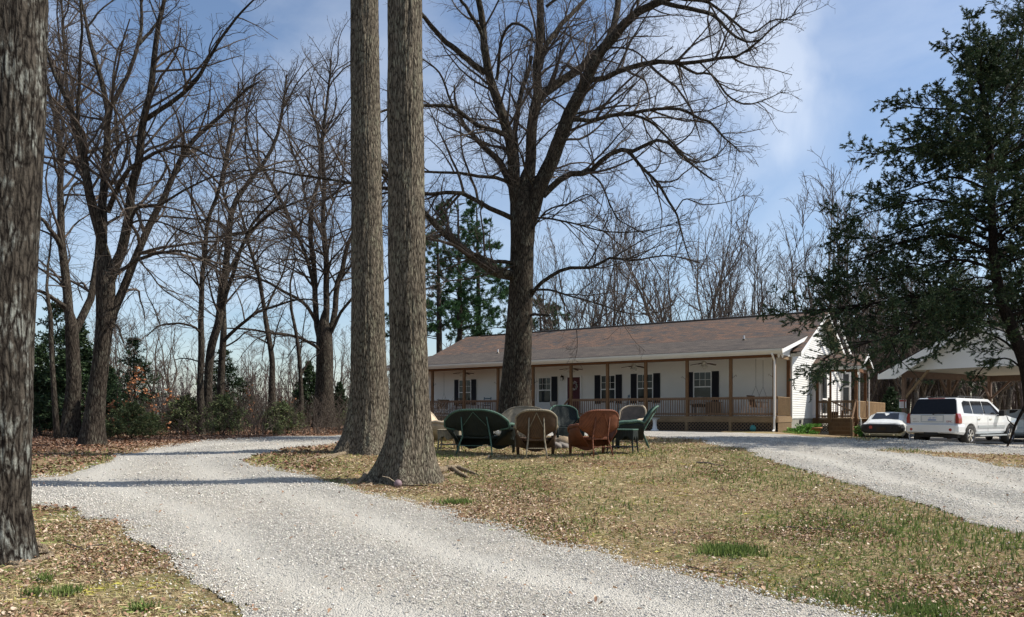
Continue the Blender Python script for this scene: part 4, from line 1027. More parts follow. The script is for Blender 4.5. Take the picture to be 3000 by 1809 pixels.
for px, py, sp, n in [(2150,1618,.35,1500),(2100,1622,.25,500),(1335,1476,.3,700),(2700,1540,.7,1100),(2850,1580,.8,1500),(2960,1600,.6,1100),(2450,1775,.45,900),(2620,1790,.4,900),(2720,1800,.3,600),(1270,1342,.45,700),(330,1512,.22,500),(190,1740,.14,380),(130,1705,.08,160),(100,1745,.09,200),(410,1790,.12,260),
                      (1880,1490,.7,500),(1700,1560,.5,300),(2250,1400,.8,800),(2350,1420,.7,600),(1500,1400,.8,600),(1780,1340,.7,500),(1950,1330,.6,500),(1640,1450,.6,400),(2580,1500,.6,700),(2740,1640,.5,500),(2000,1400,.7,500),(900,1350,.6,300),(2400,1560,.5,350),(2940,1690,.4,600),(225,1345,1.0,700)]:
    c = gp(px, py); n = int(n * .5); sp = sp * (.45 if sp < .4 else 1.15); gx.append(c[0] + rng.normal(size=n) * sp); gy.append(c[1] + rng.normal(size=n) * sp * .8)
gx = np.concatenate(gx); gy = np.concatenate(gy); k = ~on_road(gx, gy, .05); blades(gx[k], gy[k], .03, .10, GC, 'green_grass_tufts', 'bright green grass tufts dotted over the lawn', .6)
x, y = scatter(34000, lambda n: polar(n, 5, 26), lambda x, y: ~on_road(x, y, .1) & (fbm(x * .55, y * .55, 4, 91) > .53) & (x > -5)); blades(x, y, .02, .05, GC * .9, 'short_green_grass', 'sparse short green grass in the yard', .8)
# greener verge by the side porch
hx = lambda X, Yy: (np.array([12.08, 34.4]) + X * np.array([.828, -.561]) + Yy * np.array([.561, .828]))
n = 16000; u_, v_ = rng.uniform(.2, 5.2, n), rng.uniform(.3, 6.2, n); gxx = 12.08 + .828 * u_ + .561 * v_; gyy = 34.4 - .561 * u_ + .828 * v_
k = ~on_road(gxx, gyy); blades(gxx[k], gyy[k], .05, .16, np.array([(.16,.28,.05),(.22,.34,.07),(.26,.33,.10)]), 'verge_grass', 'fresh green grass below the side porch', .6, .008)
n = 16000; x, y = rng.uniform(9, 22, n), rng.uniform(17, 27, n); k = pip(x, y, strip); blades(x[k], y[k], .03, .09, np.array([(.10,.16,.04),(.16,.2,.06),(.26,.2,.1)]), 'strip_grass', 'dull grass strip shaded in front of the parked cars', .8)

# loose stones
def stones(x, y, s0, s1, name, label, zoff):
    n = len(x); s_ = s0 + (s1 - s0) * rng.random(n) ** 2; z = terr(x, y) + zoff + s_ * .15
    o6 = np.array([(1, 0, 0), (0, 1, 0), (-1, 0, 0), (0, -1, 0), (0, 0, .65), (0, 0, -.65)], float)
    jit = 1 + rng.normal(size=(n, 6, 1)) * .22; sc = rng.uniform(.6, 1.25, (n, 1, 3)); az = rng.random(n) * 2 * PI
    V = o6[None] * jit * sc; ca, sa = np.cos(az)[:, None], np.sin(az)[:, None]
    X = V[:, :, 0] * ca - V[:, :, 1] * sa; Y = V[:, :, 0] * sa + V[:, :, 1] * ca; Z = V[:, :, 2] + V[:, :, 0] * rng.normal(size=(n, 1)) * .35
    V = np.stack([X, Y, Z], -1) * s_[:, None, None] + np.stack([x, y, z], 1)[:, None, :]
    f = np.array([(0, 1, 4), (1, 2, 4), (2, 3, 4), (3, 0, 4), (1, 0, 5), (2, 1, 5), (3, 2, 5), (0, 3, 5)])
    Tt = (np.arange(n)[:, None, None] * 6 + f[None]).reshape(-1, 3)
    g = rng.uniform(.36, .80, (n, 1)) * np.array([[.95, .90, .80]]) * rng.uniform(.97, 1.03, (n, 3))
    o = raw_mesh(name, V.reshape(-1, 3), [Tt], M['stone'], colors=np.repeat(g, 6, 0)); tag(o, label, 'gravel', kind='stuff'); return o
x, y = scatter(170000, lambda n: polar(n, 4.8, 14, pw=.8), lambda x, y: on_road(x, y) & (rng.random(len(x)) > .85 * track(x, y))); stones(x, y, .004, .0135, 'loose_gravel', 'loose pale limestone pieces on the near drive', .032)
x, y = scatter(60000, lambda n: polar(n, 12, 26), lambda x, y: on_road(x, y) & (rng.random(len(x)) > .85 * track(x, y))); stones(x, y, .008, .02, 'loose_gravel', 'loose stones farther along the drive', .032)
x, y = scatter(60000, lambda n: polar(n, 4.8, 15), lambda x, y: on_road(x, y, .45) & ~on_road(x, y)); stones(x, y, .005, .016, 'spilled_gravel', 'gravel spilled over the lawn edges', .01)
# ---------------------------------------------------------------- the house
HO = Vector((12.08, 34.4, 0)); HA = math.atan2(-.561, .828)
ex = Vector((math.cos(HA), math.sin(HA), 0)); ey = Vector((-math.sin(HA), math.cos(HA), 0))
def hxp(px, t):
    w = (px - CX) / F
    return (w * (HO.y + ey.y * t) - HO.x - ey.x * t) / (ex.x - w * ex.y)
def hzp(px, py, t):
    x = hxp(px, t); D = HO.y + ex.y * x + ey.y * t; return CAMZ + (CY - py) / F * D
def hw(x, t, z=0): return HO + ex * x + ey * t + Vector((0, 0, z))
def hground(x, t): p = hw(x, t); return T(p.x, p.y)
house = thing('house', 'long white single-storey house with brown shingle roof and full-width wooden porch', 'house', HO, HA)
XL, XR = -23.9, .1; ZD, ZB, ZW = 1.39, 4.10, 4.38
PT = 2.5; RT = 8.4; BT = 14.3; RZ = 7.06; EZ = 4.45; SL = (RZ - EZ) / (RT - 2.2)
# walls of lapped siding
def siding(m, x0, x1, y, z0, z1, face=-1, lap=.115, d=.03):
    z = z0
    while z < z1 - .01:
        zt = min(z + lap, z1); a, b = y + face * d, y
        m.add([(x0, a, z), (x1, a, z), (x1, b, zt), (x0, b, zt)], [(0, 1, 2, 3)]); m.add([(x0, a, z), (x1, a, z), (x1, b + face * .001, z), (x0, b + face * .001, z)], [(3, 2, 1, 0)]); z = zt
    return m
m = MB(); siding(m, XL, XR, PT, ZD - .02, ZW + .3); m.box(XL, PT + .015, ZD - .1, XR, PT + .1, ZW + .3)
m.build('wall', M['siding'], house)['label'] = 'front wall of lapped white siding in the porch shade'
def roof_z(t): return EZ + SL * (t - 2.2) if t <= RT else RZ - SL * (t - RT)
m = MB(); z = 1.30
while z < RZ - .12:
    zt = z + .115; zm = z + .1
    t0 = PT if zm < roof_z(PT) - .05 else 2.2 + (zm + .06 - EZ) / SL; t1 = BT if zm < roof_z(BT) - .05 else RT + (RZ - zm - .06) / SL
    if t1 > t0: m.add([(XR + .022, t0, z), (XR + .022, t1, z), (XR + .001, t1, zt), (XR + .001, t0, zt)], [(0, 1, 2, 3)])
    z = zt
m.prism([(PT, 1.25), (BT, 1.25), (BT, roof_z(BT) - .08), (RT, RZ - .08), (PT, roof_z(PT) - .08)], XR - .1, XR, 'x')
m.build('gable_wall', M['siding'], house)
m = MB(); m.box(XL, BT - .1, 1.25, XR - .1, BT, 4.4); m.box(XL, PT + .1, 1.25, XL + .1, BT - .1, 4.5)
m.prism([(PT + .1, 4.5), (BT - .1, 4.5), (RT, RZ - .12)], XL, XL + .1, 'x'); m.build('rear_wall', M['siding'], house)
m = MB(); m.box(XL + .05, PT + .04, -.2, XR - .02, BT - .05, 1.285); m.build('foundation', M['block'], house)
m = MB(); m.box(XR - .0, hxp(0, 0) * 0 + 4.05, 1.02, XR + .012, 4.4, 1.2); m.build('foundation_vent', M['black'], house)
MB().box(XR - .06, PT - .035, 1.28, XR + .035, PT + .09, roof_z(PT) - .02).build('corner_trim', M['white'], house); MB().box(XR + .003, BT - .09, 1.28, XR + .035, BT + .03, 4.5).build('corner_trim', M['white'], house)
# roof
def slab(x0, t0, z0, x1, t1, z1, th, name, mat):
    L = math.hypot(t1 - t0, z1 - z0); a = math.atan2(z1 - z0, t1 - t0)
    o = MB().box(0, 0, 0, x1 - x0, L, th).build(name, mat, house); o.location = (x0, t0, z0); o.rotation_euler = (a, 0, 0); return o
XE = -24.35
slab(XE, 2.2, EZ, .6, RT, RZ, .05, 'roof', M['shingle_up'])
o = slab(XE, 14.9, roof_z(14.9), .6, RT, RZ - .004, -.05, 'roof', M['shingle_up']); 
slab(XE - .05, -.48, 4.42, .42, 4.5, EZ + SL * 2.3 + .03, .05, 'porch_roof', M['shingle_lo'])
m = MB(); m.prism([(RT - .16, RZ + .0), (RT + .16, RZ + .0), (RT + .10, RZ + .085), (RT, RZ + .12), (RT - .10, RZ + .085)], -22.9, .3, 'x'); m.build('ridge_vent', M['darkmetal'], house)
m = MB()
for sx, (t0, z0, t1, z1) in ((1, (2.2, EZ, RT, RZ)), (1, (14.9, roof_z(14.9), RT, RZ))):
    m.prism([(t0, z0 - .19), (t1, z1 - .19), (t1, z1 - .002), (t0, z0 - .002)], .58, .612, 'x')
m.build('rake_board', M['white'], house)
m = MB(); m.prism([(-.46, 4.24), (4.45, EZ + SL * 2.25 - .14), (4.45, EZ + SL * 2.25 + .03), (-.46, 4.42)], .40, .432, 'x'); m.build('porch_rake_board', M['white'], house)
m = MB(); m.prism([(2.2, EZ - .04), (RT, RZ - .04), (RT, RZ - .15), (PT, roof_z(PT) - .15), (2.2, EZ - .15)], XR + .04, .578, 'x'); m.prism([(14.9, roof_z(14.9) - .04), (RT, RZ - .04), (RT, RZ - .15), (14.9, roof_z(14.9) - .15)], XR + .04, .578, 'x'); m.build('soffit', M['soffit'], house)
m = MB(); m.box(.42, 2.17, EZ - .20, .62, 2.205, EZ + .01); m.box(XR + .04, 2.17, EZ - .20, .42, 2.19, EZ - .05); m.build('eave_return', M['cream'], house)
m = MB(); m.prism([(-.2, 4.25), (2.45, 4.25), (2.45, 4.82), (-.2, 4.42)], .06, .10, 'x'); m.build('porch_gable_panel', M['siding'], house)
# gutter and beam
m = MB(); m.prism([(-.62, 4.44), (-.62, 4.36), (-.56, 4.26), (-.48, 4.25), (-.48, 4.44)], XE, .44, 'x'); m.build('gutter', M['cream'], house)
m = MB(); m.box(XE, -.478, 4.20, .40, -.44, 4.41); m.build('fascia', M['cream'], house)
m = MB(); m.box(XL, -.05, 4.10, .02, .05, 4.26); m.box(XL, -.10, 4.11, -.0, -.055, 4.25); m.build('porch_beam', M['redwood'], house)
m = MB(); m.box(.025, -.06, 4.08, .075, PT - .05, 4.24); m.build('side_beam', M['deck'], house)
m = MB(); m.box(XL, .06, 4.27, .02, PT - .02, 4.30); m.build('porch_ceiling', M['soffit'], house)
# deck
m = MB(); m.box(XL, -.04, ZD - .05, .08, PT, ZD); m.build('deck_floor', M['deck'], house)
m = MB(); m.box(XL, -.10, ZD - .29, .11, -.045, ZD - .055); m.box(.085, -.04, ZD - .29, .13, PT - .03, ZD - .055); m.build('rim_board', M['deck'], house)
px_posts = [1267, 1360, 1459, 1562, 1673, 1780, 1892, 2013, 2141, 2273]
xs = [hxp(p, 0) for p in px_posts]; xs[-1] = -.06
xs = [xs[0] - 2.45] + xs
for i, x in enumerate(xs):
    g = hground(x, 0)
    MB().box(x - .07, -.07, ZD + .002, x + .07, .07, 4.098).build('porch_post', M['post'], house, bevel=.008)
    MB().box(x - .065, -.108, g - .1, x + .065, -.045, ZD - .292).build('pier_board', M['deck'], house)
MB().box(-.10, PT - .19, ZD, .06, PT - .04, 4.09).build('porch_post', M['redwood'], house, bevel=.008)
def railing(a, b, parent, mat, z0, h=.91, step=.118, name='railing', skew=0):
    a = Vector(a); b = Vector(b); L = (b - a).length; d = (b - a) / L; m = MB()
    m.beam(a + Vector((0, 0, z0 + h - .02)), b + Vector((0, 0, z0 + h - .02)), .09, .035); m.beam(a + Vector((0, 0, z0 + h - .085)), b + Vector((0, 0, z0 + h - .085)), .035, .085)
    m.beam(a + Vector((0, 0, z0 + .10)), b + Vector((0, 0, z0 + .10)), .035, .085)
    n = int(L / step); nrm = Vector((d.y, -d.x, 0)) * .036
    for i in range(n):
        p = a + d * ((i + .5) * L / n) + nrm
        m.beam(p + Vector((0, 0, z0 + .02)), p + Vector((random.uniform(-.004, .004), 0, z0 + h - .042)), .034, .034)
    return m.build(name, mat, parent)
for i in range(len(xs) - 1):
    if i == 4: continue
    railing((xs[i] + .07, 0, 0), (xs[i + 1] - .07, 0, 0), house, M['rail'], ZD)
railing((.035, .07, 0), (.035, PT - .2, 0), house, M['deck'], ZD, step=.105)
# lattice skirts
def lattice(a, b, z0, z1, parent, mat, pitch=.135, w=.036):
    a = Vector(a); b = Vector(b); L = (b - a).length; d = (b - a) / L; H = z1 - z0; m = MB(); nrm = Vector((d.y, -d.x, 0))
    for sgn in (1, -1):
        s = -H
        while s < L:
            s0, s1 = s, s + H; h0, h1 = 0, H
            if s0 < 0: h0 = -s0; s0 = 0
            if s1 > L: h1 = H - (s1 - L); s1 = L
            if h1 - h0 > .05:
                if sgn < 0: q0, q1 = L - s0, L - s1
                else: q0, q1 = s0, s1
                o = nrm * (.008 * sgn)
                m.beam(a + d * q0 + o + Vector((0, 0, z0 + h0)), a + d * q1 + o + Vector((0, 0, z0 + h1)), .009, w, up=nrm) if False else m.beam(a + d * q0 + o + Vector((0, 0, z0 + h0)), a + d * q1 + o + Vector((0, 0, z0 + h1)), w, .009, up=nrm)
            s += pitch
    return m.build('lattice', mat, parent)
for i in range(len(xs) - 1):
    g = min(hground(xs[i], 0), hground(xs[i + 1], 0)) - .03
    lattice((xs[i] + .065, -.065, 0), (xs[i + 1] - .065, -.065, 0), g, ZD - .295, house, M['lattice'], .17, .04)
lattice((.10, 0, 0), (.10, PT - .05, 0), hground(0, 1) - .05, ZD - .295, house, M['deck'], .11, .045)
MB().box(XL, .9, .2, -.05, .95, ZD - .3).build('crawlspace_painted_shade', M['black'], house)  # black sheet standing in for the shade under the porch deck
# porch steps in front of the door
x0, x1 = xs[4] + .1, xs[5] - .1; g = hground((x0 + x1) / 2, -1) ; m = MB(); ns = 4
for i in range(ns):
    zt = ZD - (i + 1) * (ZD - g) / (ns + 1); m.box(x0 + .15, -.12 - .28 * (i + 1), zt - .04, x1 - .15, -.12 - .28 * i, zt); m.box(x0 + .17, -.11 - .28 * i - .02, zt - .2, x1 - .17, -.115 - .28 * i, zt - .045)
m.build('porch_steps', M['deck'], house)
m = MB()
for x in (x0, x1): m.beam((x, -.06, ZD + .9), (x, -1.35, g + .85), .05, .09); m.box(x - .045, -1.4, g - .1, x + .045, -1.31, g + .9)
m.build('stair_handrail', M['rail'], house)

def window(px0, px1, pyt, pyb, t=PT, parent=house, curtain=True, y=None):
    a, b = hxp(px0, t), hxp(px1, t); pm = (px0 + px1) / 2; zt, zb = hzp(pm, pyt, t), hzp(pm, pyb, t); y = t - .034
    m = MB(); f = .055
    m.box(a - f, y - .035, zt, b + f, y + .0, zt + f); m.box(a - f, y - .035, zb - f, b + f, y, zb); m.box(a - f, y - .035, zb, a, y, zt); m.box(b, y - .035, zb, b + f, y, zt)
    zm = (zt + zb) / 2; m.box(a, y - .028, zm - .028, b, y - .002, zm + .028)
    w = m.build('window', M['white'], parent)
    g = MB().box(a, y - .012, zb, b, y - .004, zm - .028); g.box(a, y - .016, zm + .028, b, y - .008, zt); g.build('pane', M['glass'], w)
    mu = MB()
    for k in (1, 2): xx = a + (b - a) * k / 3; mu.box(xx - .009, y - .022, zm + .028, xx + .009, y - .016, zt)
    zz = (zm + zt) / 2
    for k in range(3): xa = a + (b - a) * k / 3 + .010; mu.box(xa, y - .0215, zz - .009, a + (b - a) * (k + 1) / 3 - .010, y - .016, zz + .009)
    mu.build('muntin', M['white'], w); return a, b, zb, zt
def shutter(px0, px1, pyt, pyb, t=PT):
    a, b = hxp(px0, t), hxp(px1, t); pm = (px0 + px1) / 2; zt, zb = hzp(pm, pyt, t), hzp(pm, pyb, t); y = t - .034; m = MB()
    m.box(a, y - .03, zb, a + .045, y, zt); m.box(b - .045, y - .03, zb, b, y, zt); m.box(a + .045, y - .03, zb, b - .045, y, zb + .05); m.box(a + .045, y - .03, zt - .05, b - .045, y, zt); m.box(a + .045, y - .014, zb + .05, b - .045, y - .004, zt - .05)
    z = zb + .07
    while z < zt - .07: m.add([(a + .045, y - .028, z), (b - .045, y - .028, z), (b - .045, y - .012, z + .045), (a + .045, y - .012, z + .045)], [(0, 1, 2, 3)]); z += .05
    m.build('shutter', M['shutter'], house)
for wx in [(1347.5,1380,1115,1186),(1580,1614,1108.5,1179),(1541,1569,1110,1180),(1763.5,1802,1102,1180.5),(1870,1912,1098.5,1179),(2035,2083,1092,1176)]: window(*wx)
for sx_ in [(1332.5,1346,1113,1188),(1382,1396,1112,1187),(1617,1634,1104,1183.5),(1523,1538,1108,1186),(1743,1760,1100,1184),(1804.5,1823,1098,1182.5),(1849,1867,1096,1182),(1915,1935,1094,1181),(2014.5,2033,1091,1179.5),(2086,2107,1088,1178)]: shutter(*sx_)
# front door
a, b = hxp(1664, PT), hxp(1701, PT); zt = hzp(1682, 1106, PT); y = PT - .034
m = MB(); m.box(a - .09, y - .045, ZD + .005, a, y, zt + .09); m.box(b, y - .045, ZD + .005, b + .09, y, zt + .09); m.box(a, y - .045, zt, b, y, zt + .09); fr = m.build('door_frame', M['white'], house)
dr = MB().box(a + .004, y - .03, ZD + .01, b - .004, y - .004, zt - .004); dr = dr.build('front_door', M['maroon'], house, bevel=.004)
MB().tube([(a + .1, y - .08, ZD + 1.0), (a + .1, y - .03, ZD + 1.0)], .03, 10).build('handle', M['darkmetal'], dr)
pan = MB()
for zz in (.25, 1.15):
    for xx in (.14, .54): pan.box(a + xx, y - .038, ZD + zz, a + xx + .3, y - .031, ZD + zz + .7)
pan.build('door_panel', M['maroon'], dr)
# porch light by the door
lx, lz = hxp(1650, PT), hzp(1650, 1117, PT); pl = MB().box(lx - .05, y - .03, lz + .08, lx + .05, y, lz + .3); pl.beam((lx, y - .03, lz + .27), (lx, y - .14, lz + .3), .02, .02); pl.lathe([(.02, .36), (.03, .30), (.09, .24), (.075, .22), (.075, .2)], (lx, y - .14, lz), 8)
for k in range(4): an = k * PI / 2 + .78; pl.beam((lx + .065 * math.cos(an), y - .14 + .065 * math.sin(an), lz), (lx + .065 * math.cos(an), y - .14 + .065 * math.sin(an), lz + .21), .01, .01)
pl = pl.build('wall_lantern', M['darkmetal'], house); MB().lathe([(.05, .01), (.055, .2)], (lx, y - .14, lz), 8).build('lamp_glass', M['white'], pl)
# vent pipes on the roof
for px, py, t in [(2180, 998, 3.5), (1459, 1040, 3.8)]:
    x = hxp(px, t); z = 4.42 + (t + .48) * .199; m = MB().tube([(x, t, z), (x, t, z + .32)], .04, 10); o = m.build('vent_pipe', M['white'], house); MB().lathe([(.14, 0), (.06, .12)], (x, t, z + .03), 10).build('vent_flashing', M['darkmetal'], o)
# downspout
def spout(x, t, zt, zb, ofs=(-.5,)):
    m = MB(); m.beam((x, t - .52, zt), (x, t - .52, zt - .1), .07, .055); m.beam((x, t - .52, zt - .08), (x, t - .12, zt - .34), .07, .055); m.beam((x, t - .13, zt - .30), (x, t - .13, ZD - .02), .07, .055); m.beam((x, t - .13, ZD), (x, t - .17, ZD - .15), .07, .055); m.beam((x, t - .17, ZD - .14), (x, t - .17, zb + .08), .07, .055); m.beam((x, t - .17, zb + .1), (x, t - .38, zb + .03), .07, .055)
    return m.build('downspout', M['white'], house)
spout(-.02, 0, 4.27, hground(0, -.2))
fl = MB()
for dx, ya in ((.14, -.30), (.30, -.26)): fl.tube([(dx, -.06, 4.16), (dx + .05, -.16, 4.14)], .02, 6); fl.lathe([(.02, 0), (.035, .05), (.07, .14), (.07, .16)], (dx + .05, -.2, 4.05), 10)
fl.build('flood_light', M['white'], house)
# gable side: narrow window, side door, enclosed rear part
def ty(px, x=XR):
    w = (px - CX) / F; return (w * (HO.y + ex.y * x) - HO.x - ex.x * x) / (ey.x - w * ey.y)
def zy(px, py, x=XR):
    t = ty(px, x); return CAMZ + (CY - py) / F * (HO.y + ex.y * x + ey.y * t)
t0, t1 = ty(2366.5), ty(2371.5); zt, zb = zy(2368, 1090), zy(2368, 1144)
X = XR + .016; m = MB(); m.box(X - .01, t0 - .06, zb - .06, X + .03, t0, zt + .06); m.box(X - .01, t1, zb - .06, X + .03, t1 + .06, zt + .06); m.box(X - .01, t0, zt, X + .03, t1, zt + .06); m.box(X - .01, t0, zb - .06, X + .03, t1, zb); m.box(X - .01, t0, (zt + zb) / 2 - .03, X + .025, t1, (zt + zb) / 2 + .03)
w = m.build('window', M['white'], house); m = MB(); m.box(X - .008, t0, zb, X + .004, t1, (zt + zb) / 2 - .03); m.box(X - .008, t0, (zt + zb) / 2 + .03, X + .004, t1, zt); m.build('pane', M['glass'], w)
t0, t1 = ty(2406), ty(2420); zt = zy(2413, 1097); zs = ZD - .05
m = MB(); m.box(X, t0 - .08, zs, X + .04, t0, zt + .1); m.box(X, t1, zs, X + .04, t1 + .08, zt + .1); m.box(X, t0, zt, X + .04, t1, zt + .1); m.box(X, t0, zs + .95, X + .035, t1, zs + 1.03); m.box(X, t0, zs, X + .035, t1, zs + .18)
d = m.build('side_door', M['white'], house); m = MB(); m.box(X, t0, zs + .18, X + .015, t1, zs + .95); m.box(X, t0, zs + 1.03, X + .015, t1, zt); m.build('pane', M['glass'], d)
# side porch
ST0, ST1 = 6.8, 9.6; SZ = 1.39; sp = MB()
side = house
MB().box(XR + .03, ST0, SZ - .16, 2.35, ST1, SZ - .11).build('side_deck_floor', M['deck'], side)
MB().box(XR + .05, ST0 - .05, SZ - .40, 2.37, ST0 - .005, SZ - .165).build('side_rim_board', M['post'], side)
for x, t in ((.36, ST0), (2.25, ST0), (2.25, ST1), (.95, ST0 + .02)):
    if x == .95: continue
    MB().box(x - .07, t - .07, T(hw(x, t).x, hw(x, t).y) - .1, x + .07, t + .07, 3.70).build('side_porch_post', M['redwood'], side, bevel=.006)
x = hxp(2432, ST0); MB().box(x - .05, ST0 + .02, SZ - .1, x + .05, ST0 + .12, 3.70).build('side_porch_post', M['redwood'], side)
MB().box(x - .08, ST0 - .17, .6, x + .09, ST0 - .06, SZ + .95).build('stair_newel', M['post'], side, bevel=.01)
MB().box(.29, ST0 - .07, 3.702, 2.40, ST0 + .07, 3.86).build('side_beam', M['redwood'], side)
MB().box(2.18, ST0 + .075, 3.705, 2.32, ST1 + .07, 3.858).build('side_beam', M['redwood'], side)
zE, zA, tE0, tE1, tAp = 3.92, 4.66, 6.42, 9.98, 8.2
for (ta, za, tb, zb_) in ((tE0, zE, tAp, zA), (tE1, zE, tAp, zA - .003)):
    L = math.hypot(tb - ta, zb_ - za); o = MB().box(0, 0, 0, 2.62 - XR - .02, L, .05 if ta < tb else -.05).build('side_porch_roof', M['shingle_up'], side); o.location = (XR + .02, ta, za); o.rotation_euler = (math.atan2(zb_ - za, tb - ta), 0, 0)
m = MB(); m.prism([(tE0, zE - .14), (tAp, zA - .14), (tAp, zA - .002), (tE0, zE - .002)], 2.61, 2.64, 'x'); m.prism([(tE1, zE - .14), (tAp, zA - .14), (tAp, zA - .002), (tE1, zE - .002)], 2.61, 2.64, 'x'); m.build('side_rake_board', M['white'], side)
MB().box(.16, tE0 - .10, zE - .13, 2.66, tE0 + .0, zE + .02).build('side_gutter', M['cream'], side)
m = MB(); m.prism([(tE0 + .3, zE - .02), (tE1 - .3, zE - .02), (tAp, zA - .14)], 2.3, 2.33, 'x'); m.build('side_gable_panel', M['siding'], side)
MB().box(.2, ST0 + .08, 3.87, 2.29, ST1 + .05, 3.90).build('side_porch_ceiling', M['soffit'], side)
railing((.43, ST0, 0), (x - .06, ST0, 0), side, M['rail'], SZ - .11, .92)
railing((x + .1, ST0, 0), (2.17, ST0, 0), side, M['rail'], SZ - .11, .92)
railing((2.25, ST0 + .08, 0), (2.25, ST1 - .08, 0), side, M['palerail'], SZ - .11, .9, .10)
railing((2.3, ST1 + .1, 0), (2.3, 16.2, 0), side, M['palerail'], SZ - .11, .9, .10)
MB().box(.4, ST1 + .0, SZ - .30, 2.38, 16.2, SZ - .11).build('rear_deck', M['deck'], side)
lattice((.43, ST0 - .03, 0), (x - .06, ST0 - .03, 0), .55, SZ - .41, side, M['lattice'])
m = MB(); sx0, sx1 = x + .1, 2.22; g = hground(1.6, 5.6)
for i in range(4):
    zt_ = SZ - .11 - (i + 1) * (SZ - .11 - g) / 5; m.box(sx0, ST0 - .08 - .29 * (i + 1), zt_ - .04, sx1, ST0 - .08 - .29 * i, zt_); m.box(sx0 + .02, ST0 - .085 - .29 * i - .30, g - .1, sx1 - .02, ST0 - .10 - .29 * i, zt_ - .045)
m.build('side_steps', M['post'], side)
m = MB(); m.beam((2.27, ST0 - .1, SZ + .8), (2.27, ST0 - 1.25, g + .95), .05, .12); m.box(2.21, ST0 - 1.32, g - .1, 2.32, ST0 - 1.22, g + 1.0); m.beam((sx0 - .04, ST0 - .1, SZ + .78), (2.2, ST0 - .12, SZ + .18), .04, .07); m.build('side_handrail', M['rail'], side)
for xx, tt in ((2.42, ST0 - .05), (2.42, ST1 + .15)):
    MB().beam((xx, tt - .28, 3.86), (xx, tt - .28, 3.76), .06, .05).beam((xx, tt - .28, 3.77), (xx, tt - .05, 3.55), .06, .05).beam((xx, tt - .05, 3.56), (xx, tt - .05, SZ - .05), .06, .05).beam((xx, tt - .05, SZ - .03), (xx + .08, tt - .05, SZ - .2), .06, .05).beam((xx + .08, tt - .05, SZ - .19), (xx + .08, tt - .05, .6), .06, .05).build('downspout', M['white'], side)
# rear screened doorway
a, b = hxp(2470, 13.6), hxp(2487, 13.6); m = MB(); y = 13.6
m.box(a - .1, y, 1.2, a, y + .06, 4.0); m.box(b, y, 1.2, b + .1, y + .06, 4.0); m.box(a, y, 3.9, b, y + .06, 4.0); m.box(a, y, 3.1, b, y + .05, 3.2); m.box(a, y, 1.2, b, y + .05, 1.5)
d = m.build('screen_door', M['white'], side); m = MB().box(a, y + .02, 1.5, b, y + .03, 3.1); m.box(a, y + .02, 3.2, b, y + .03, 3.9); m.build('pane', M['glass'], d)
# second, offset rear roof end behind the main gable
m = MB(); m.prism([(RT + .8, RZ - .5), (15.4, 3.9), (15.4, 4.1), (RT + .8, RZ - .28)], .9, .95, 'x'); m.build('rear_rake_board', M['white'], house)

# ---------------------------------------------------------------- things on and around the porch
def hthing(name, label, cat, x, t, z, rz=0, group=None): return thing(name, label, cat, hw(x, t, z), HA + rz, group)
# ceiling fans
def make_fan(label, x):
    r = hthing('ceiling_fan', label, 'ceiling fan', x, 1.2, 4.02, random.random(), 'ceiling fans under the porch roof')
    MB().lathe([(.07, .25), (.075, .22), (.02, .18), (.02, .12), (.10, .10), (.13, .05), (.13, -.02), (.08, -.06)], k=14).build('motor', M['cream'], r, smooth=True)
    for k in range(5):
        a = k * 2 * PI / 5; c, s_ = math.cos(a), math.sin(a); m = MB(); m.beam((c * .12, s_ * .12, .0), (c * .2, s_ * .2, .0), .03, .012)
        p = [(c * .2 - s_ * w_, s_ * .2 + c * w_, z_) for w_, z_ in ((.045, -.014), (-.045, .014))]; q = [(c * .66 - s_ * w_, s_ * .66 + c * w_, z_) for w_, z_ in ((.065, -.09), (-.065, -.055))]
        m.grid([p, q], .008); m.build('blade', M['brownwood'], r)
    for k in range(4):
        a = k * PI / 2 + .4; c, s_ = math.cos(a), math.sin(a); m = MB(); m.tube([(0, 0, -.07), (c * .08, s_ * .08, -.09)], .012, 6); m.tube([(c * .07, s_ * .07, -.08), (c * .12, s_ * .12, -.13), (c * .18, s_ * .18, -.20)], [.03, .05, .075], 10); m.build('lamp_shade', M['cream'], r)
    MB().tube([(0, 0, -.06), (0, 0, -.32)], .004, 4).build('pull_chain', M['darkmetal'], r)
for lb, px in (('leftmost ceiling fan, seen behind a post near the porch swing at the left end', 1358), ('ceiling fan in front of the maroon door, behind the post by the steps', 1673), ('ceiling fan between two posts right of the door, third from the left', 1857), ('rightmost ceiling fan, nearest the porch swing at the right end', 2062)):
    make_fan(lb, hxp(px, 1.2))
